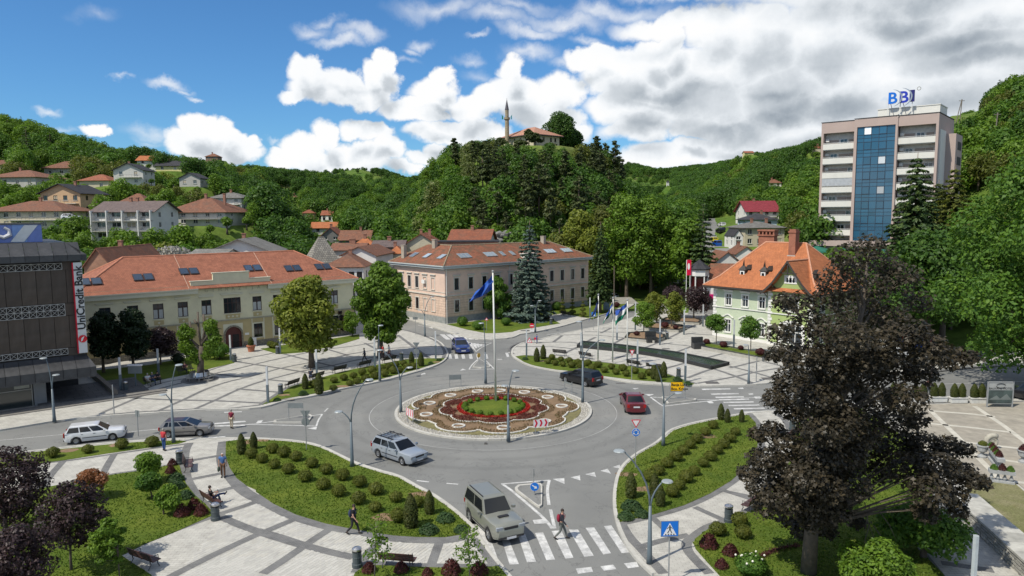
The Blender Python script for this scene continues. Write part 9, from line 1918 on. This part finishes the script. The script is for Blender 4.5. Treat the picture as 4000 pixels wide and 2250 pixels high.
 if rack:
  for s in(-1,1):bx('roof_rail',DARKP,xb+.1,xc-.2,s*t*.86-.02,s*t*.86+.02,H+.02,H+.06)
  for i in range(2):x=xb+.5+i*.8;bx('roof_bar',DARKP,x-.03,x+.03,-t-.05,t+.05,H+.065,H+.1)
  for i in range(4):y=-.45+i*.3;bx('roof_bar',DARKP,xb+.25,xc-.35,y-.02,y+.02,H+.105,H+.13)
 if kind=='suv':bx('hood_scoop',DARKP,1.1,1.3,-.28,.28,zh+.03,zh+.13);bx('roof_rail',DARKP,xb+.2,xc-.1,-t*.95,-t*.9,H,H+.05)
 return root
def car_at(name,label,kind,pn,pc,r,rear,front,side='R',**kw):
 A,B=g(r,*rear),g(r,*front);d=(B-A).normalized();left=Vector((-d.y,d.x,0));c=(A+B)/2+left*(car_parts(kind)[1]/2-.1)*(1 if side=='R' else-1);s=min(1.1,max(.9,(B-A).length/car_parts(kind)[3]));return make_car(name,label,kind,pn,pc,c,atan2(d.y,d.x),scale=s,**kw)
car_at('estate_car','white estate car driving right on the left road','estate','white',(.6,.61,.62),'c0',(668,303),(985,267));car_at('hatchback_car','grey brown hatchback with a black roof on the left road','hatch','greybrown',(.2,.19,.18),'c0',(1467,247),(1743,234),roof=paint('blackroof',(.02,.025,.035)))
car_at('estate_car','silver estate car with roof bars leaving the roundabout','estate','silver',(.3,.335,.375),'c1',(1075,413),(1283,484),rack=True);car_at('jeep','khaki silver two door jeep at the pedestrian crossing','suv','khaki',(.235,.24,.205),'c1',(1878,980),(2045,1145),cat='jeep')
car_at('hatchback_car','dark blue car approaching the far crossing','hatch','blue',(.015,.035,.16),'b1',(1716,922),(1748,962));car_at('estate_car','black estate car on the far side of the roundabout','estate','black',(.012,.012,.014),'e',(778,715),(612,677),'L');car_at('saloon_car','dark red saloon car seen from behind on the right of the roundabout','saloon','darkred',(.13,.012,.02),'e',(1085,914),(1050,846),'L')
for i,(lab,kind,pn,c,u,v,D,rz)in enumerate([('white hatchback parked beyond the bare trunked spruce','hatch','white',(.66,.67,.68),*q('b2',838,490),0,150),('white car parked by the turret shop street','hatch','white',(.6,.6,.62),*q('b2',1492,350),150,200),('dark blue car behind the purple plum tree','hatch','blue',(.02,.06,.3),*q('b2',1430,400),140,220),('black saloon in the car park behind the maple','saloon','black',(.012,.012,.014),*q('b3',1055,770),0,170),('bright blue car in the car park','hatch','brightblue',(.01,.09,.45),*q('b3',1240,915),0,100),('red car in the car park, behind the blue one','hatch','red',(.4,.01,.02),*q('b3',1300,880),0,100),('white van like car glimpsed through the maple','estate','white',(.66,.67,.68),*q('b3',1010,925),0,95),('second white car low in the car park','estate','white',(.66,.67,.68),*q('b3',1075,985),0,100),('dark car half out of the picture at the right edge','suv','black',(.012,.012,.014),4010,1565,0,120),('blue van on the valley road, nearest of its column','suv','brightblue',(.02,.12,.4),2798,998,195,95),('yellow car parked beside the blue van on the valley road','hatch','yellow',(.6,.5,.02),2785,978,210,95),('black car on the valley road ahead of the blue van','hatch','black',(.012,.012,.014),2812,972,215,95),('dark car farther up the valley road','suv','black',(.012,.012,.014),2815,958,232,95),('white car farthest up the valley road','hatch','white',(.66,.67,.68),2817,948,245,95),('dark teal car parked left on the valley road','hatch','teal',(.02,.06,.07),2788,965,225,95),('dark car at the near end of the valley road','saloon','black',(.012,.012,.014),2780,1020,150,120),('white hatchback parked on the left hillside by the brown hipped house','hatch','white',(.66,.67,.68),280,858,172,10)]):
 p=G(u,v,0)if not D else PD(u,v,D)
 if D and u>1000:p.z=TZ(p.x,p.y)+.02
 make_car({'suv':'parked_van','estate':'parked_estate','saloon':'parked_saloon'}.get(kind,'parked_car'),lab,kind,pn,c,p,rad(rz),detail=False)
mb=MB();L_=[(2805-(D-120)*.1,D)for D in range(112,330,6)];vs=[]
for u,D in L_:x=(u-2000)/FPX*D;z=TZ(x,D);vs+=[(x-5,D,z+.05),(x+5,D,z+.05)]
mb.add(vs,[(2*i,2*i+1,2*i+3,2*i+2)for i in range(len(L_)-1)]);struct('road',mb,M_ASPH)
# people
def skin(name,V,E,R_,m_,parent,sub=1):
 me=bpy.data.meshes.new(name);me.from_pydata([tuple(v)for v in V],E,[]);o=bpy.data.objects.new(name,me);COL.objects.link(o);md=o.modifiers.new('s','SKIN');md.use_smooth_shade=True;sd=me.skin_vertices[0].data
 for i,r in enumerate(R_):sd[i].radius=(r,r)if not isinstance(r,tuple)else r
 sd[0].use_root=True
 if sub:s=o.modifiers.new('d','SUBSURF');s.levels=sub;s.render_levels=sub
 bpy.context.view_layer.update();me2=bpy.data.meshes.new_from_object(o.evaluated_get(bpy.context.evaluated_depsgraph_get()));me2.materials.clear();me2.materials.append(m_);bpy.data.objects.remove(o);return link(name,me2,parent,smooth=True)
SKN=mat('skin',(.42,.24,.17),.6,.03)
def person(label,loc,heading,shirt,trou,hair=(.03,.02,.015),pose='walk',h=1.76,sleeves=False,bag=None,shoe=(.02,.02,.02),bald=False,hold=None):
 root=thing('person',label,'person',loc,heading,scale=h/1.76);st={'walk':1.,'stand':.12,'sit':0}[pose];Z=0. if pose!='sit' else-.46;lean=.05*st
 if pose=='sit':lean=-.1
 hip=[(0,s*.09,.93+Z)for s in(1,-1)]
 if pose=='sit':knee=[(.45,.12,.5),(.42,-.04,.62)];ank=[(.5,.14,.09),(.82,.12,.52)];toe=[(.68,.15,.04),(.96,.14,.62)]
 else:knee=[(.2*st,.1,.5),(-.05*st,-.1,.5)];ank=[(.3*st,.1,.09),(-.36*st,-.1,.14 if st>.5 else .09)];toe=[(.47*st+(.15 if st<.5 else 0),.11,.04),(-.2*st+(.15 if st<.5 else 0),-.11,.03)]
 sh=[(lean*.8,s*.19,1.44+Z)for s in(1,-1)]
 if pose=='sit' or hold=='tablet':el=[(.06,.26,1.14+Z),(.06,-.26,1.14+Z)];wr_=[(.32,.1,1.22+Z),(.32,-.1,1.22+Z)]
 else:el=[(-.14*st,.25,1.15),(.1*st,-.25,1.15)];wr_=[(-.14*st+.02,.26,.9),(.28*st,-.25,.93)]
 sk_v=[(0,0,.98+Z),(lean*.3,0,1.15+Z),(lean*.7,0,1.36+Z),(lean,0,1.5+Z),(lean+.01,0,1.57+Z),(lean+.02,0,1.64+Z),(lean+.01,0,1.7+Z)];R_=[.1,.1,.11,.048,.065,.085,.062];E=[(0,1),(1,2),(2,3),(3,4),(4,5),(5,6)]
 for i in(0,1):
  b_=len(sk_v);sk_v+=[sh[i],el[i],wr_[i]];R_+=[.05,.04,.028];E+=[(2,b_),(b_,b_+1),(b_+1,b_+2)];b_=len(sk_v);sk_v+=[hip[i],knee[i],ank[i]];R_+=[.085,.055,.036];E+=[(0,b_),(b_,b_+1),(b_+1,b_+2)]
 skin('body',sk_v,E,R_,SKN,root)
 for i in(0,1):
  w=Vector(wr_[i]);dr=(w-Vector(el[i])).normalized();sd=dr.cross(Vector((1,0,0))if abs(dr.x)<.8 else Vector((0,1,0))).normalized();up=dr.cross(sd);m_=MB();m_.tube([w,w+dr*.09],[.026,.032],7)
  for j in range(4):b0=w+dr*.085+sd*(.024-.016*j);m_.tube([b0,b0+dr*.045,b0+dr*(.075-.008*abs(j-1))-up*.02],[.009,.008,.006],5)
  b0=w+dr*.03+sd*.028;m_.tube([b0,b0+dr*.03+sd*.02,b0+dr*.055+sd*.018],[.011,.009,.007],5);m_.build('hand',SKN,root)
 m_=MB();hx,hz=lean+.02,1.645+Z
 if not bald:m_.ball((hx-.018,0,hz+.03),(.098,.088,.098),12,8)
 else:m_.ball((hx-.045,0,hz),(.075,.086,.07),12,8)
 m_.build('hair',mat('hair_%d'%int(hair[0]*999),hair,.8),root,smooth=True)
 m_=MB();m_.ball((hx+.095,0,hz-.015),(.016,.012,.02),6,4);[m_.ball((hx,s*.088,hz-.01),(.016,.01,.028),6,4)for s in(-1,1)];m_.build('nose_and_ears',SKN,root);m_=MB();[m_.ball((hx+.082,s*.03,hz+.01),.008,6,4)for s in(-1,1)];m_.box(hx+.078,hx+.09,-.02,.02,hz-.055,hz-.048);m_.build('eyes_and_mouth',SK,root)
 nm=lambda p,c:mat('%s_%d'%(p,int(c[0]*997+c[1]*613+c[2]*331)),c,.9,.15,6,.2)
 V=[(0,0,.96+Z),(lean*.3,0,1.15+Z),(lean*.7,0,1.35+Z),(lean*.9,0,1.46+Z)];R2=[.145,.135,.155,.09];E=[(0,1),(1,2),(2,3)]
 for i in(0,1):
  b_=len(V);m2=Vector(sh[i]).lerp(Vector(el[i]),.55);V+=[sh[i],m2]+([el[i],wr_[i]]if sleeves else[]);R2+=[.075,.066]+([.056,.045]if sleeves else[]);E+=[(2,b_),(b_,b_+1)]+([(b_+1,b_+2),(b_+2,b_+3)]if sleeves else[])
 skin('shirt',V,E,R2,nm('shirt',shirt),root)
 V=[(0,0,.97+Z)];R2=[.13];E=[]
 for i in(0,1):b_=len(V);V+=[hip[i],knee[i],tuple(Vector(ank[i])+Vector((0,0,.03)))];R2+=[.1,.07,.056];E+=[(0,b_),(b_,b_+1),(b_+1,b_+2)]
 skin('trousers',V,E,R2,nm('trousers',trou),root)
 for i in(0,1):a_,t_=Vector(ank[i]),Vector(toe[i]);m_=MB();m_.tube([a_-(t_-a_)*.35-Vector((0,0,.02)),a_-Vector((0,0,.025)),t_],[.045,.05,.035],8);m_.build('shoe',nm('shoe',shoe),root,smooth=True)
 if bag:kind_,c=bag;m_=MB();(m_.ball((lean-.21,0,1.22),(.11,.16,.23),10,8)if kind_=='backpack' else m_.ball((wr_[1][0],wr_[1][1]-.02,.62),(.2,.09,.19),10,8));m_.build(kind_,nm('bag',c),root,smooth=True);
 if bag and bag[0]=='backpack':[(lambda m3:(m3.tube([(lean-.12,s*.11,1.42),(lean+.05,s*.12,1.5),(lean+.17,s*.12,1.36),(lean+.02,s*.15,1.08)],.018,5),m3.build('strap',nm('bag',c),root)))(MB())for s in(-1,1)]
 if hold=='tablet':m_=MB();m_.box(.38,.4,-.09,.09,1.18+Z,1.42+Z);m_.mi=1;m_.box(.374,.379,-.075,.075,1.195+Z,1.405+Z);m_.build('tablet',[SW_,SK],root)
 return root
P_=lambda r,x,y:g(r,x,y,Z_W)
person('youth in black with a backpack walking along the big lawn',P_('c1',850,1085),rad(-8),(.012,.012,.014),(.015,.015,.018),bag=('backpack',(.02,.03,.07)))
person('youth in dark hoodie with red backpack on the near crossing',g('c2',430,1128),rad(-5),(.02,.02,.03),(.11,.12,.11),sleeves=True,bag=('backpack',(.22,.01,.03)),pose='walk')
person('man in red T-shirt and jeans standing by the left road',P_('c0',1430,358),rad(70),(.42,.03,.04),(.02,.06,.18),(.25,.24,.22),'stand');person('grey haired man in blue shirt with a bag on the curved path',P_('c0',1945,590),rad(-80),(.06,.13,.3),(.12,.06,.03),(.4,.4,.38),'stand',bag=('handbag',(.05,.07,.05)),bald=True)
person('woman in burgundy vest and beige trousers on the left crossing',g('c0',2018,165),rad(80),(.16,.01,.03),(.42,.36,.26),(.25,.13,.06),'stand',1.68);person('young man reading a tablet, legs crossed, on the lower left bench',P_('c0',1852,832)+Vector((-.02,-.02,0)),rad(38),(.015,.015,.017),(.02,.04,.11),pose='sit',hold='tablet')
person('man in dark clothes walking over the school square',P_('b1',948,1036),rad(185),(.03,.04,.06),(.05,.05,.05),sleeves=True);person('walker in red top under the dense green tree',P_('b1',1110,1005),rad(170),(.45,.02,.03),(.03,.03,.03));person('walker in white shirt under the dense green tree',P_('b1',1162,1003),rad(170),(.6,.6,.6),(.05,.02,.02));person('walker in dark clothes behind the red topped one',P_('b1',1086,1004),rad(170),(.06,.04,.07),(.04,.03,.05),h=1.7)
person('man sitting on the second bench of the school strip',P_('b1',478,1188),rad(110),(.04,.05,.07),(.04,.04,.05),pose='sit');person('person in white top on the shaded bench, left of three',P_('b0',1290,1238),rad(-50),(.5,.5,.5),(.3,.27,.2),(.3,.3,.28),'sit');person('person in dark top on the shaded bench, middle of three',P_('b0',1330,1228),rad(-50),(.04,.05,.08),(.04,.07,.14),(.3,.3,.28),'sit');person('person in dark clothes on the shaded bench, right of three',P_('b0',1375,1218),rad(-50),(.02,.02,.02),(.03,.03,.03),(.03,.03,.03),'sit');person('person with papers on the bench left of the lopped tree',P_('b0',1612,1132),rad(-60),(.06,.02,.03),(.05,.05,.05),pose='sit')
person('woman in black top and blue trousers on the right pavement',P_('b3',1935,1032),rad(10),(.015,.015,.015),(.03,.05,.2),(.2,.12,.06),'walk',1.7);person('man leaning at the brown lamp post on the right',g('h',1330,318,.17),rad(100),(.25,.1,.08),(.05,.06,.07),pose='stand');person('road worker crouched size figure in blue beside the barrier',P_('e',391,380),rad(200),(.03,.06,.25),(.03,.05,.2),pose='stand',h=1.3)
B_=PD(*q('a3',625,540),150);person('person in white on a left balcony of the tower',(B_.x,150.3,B_.z-.95),rad(-60),(.6,.6,.62),(.5,.5,.5),pose='stand')
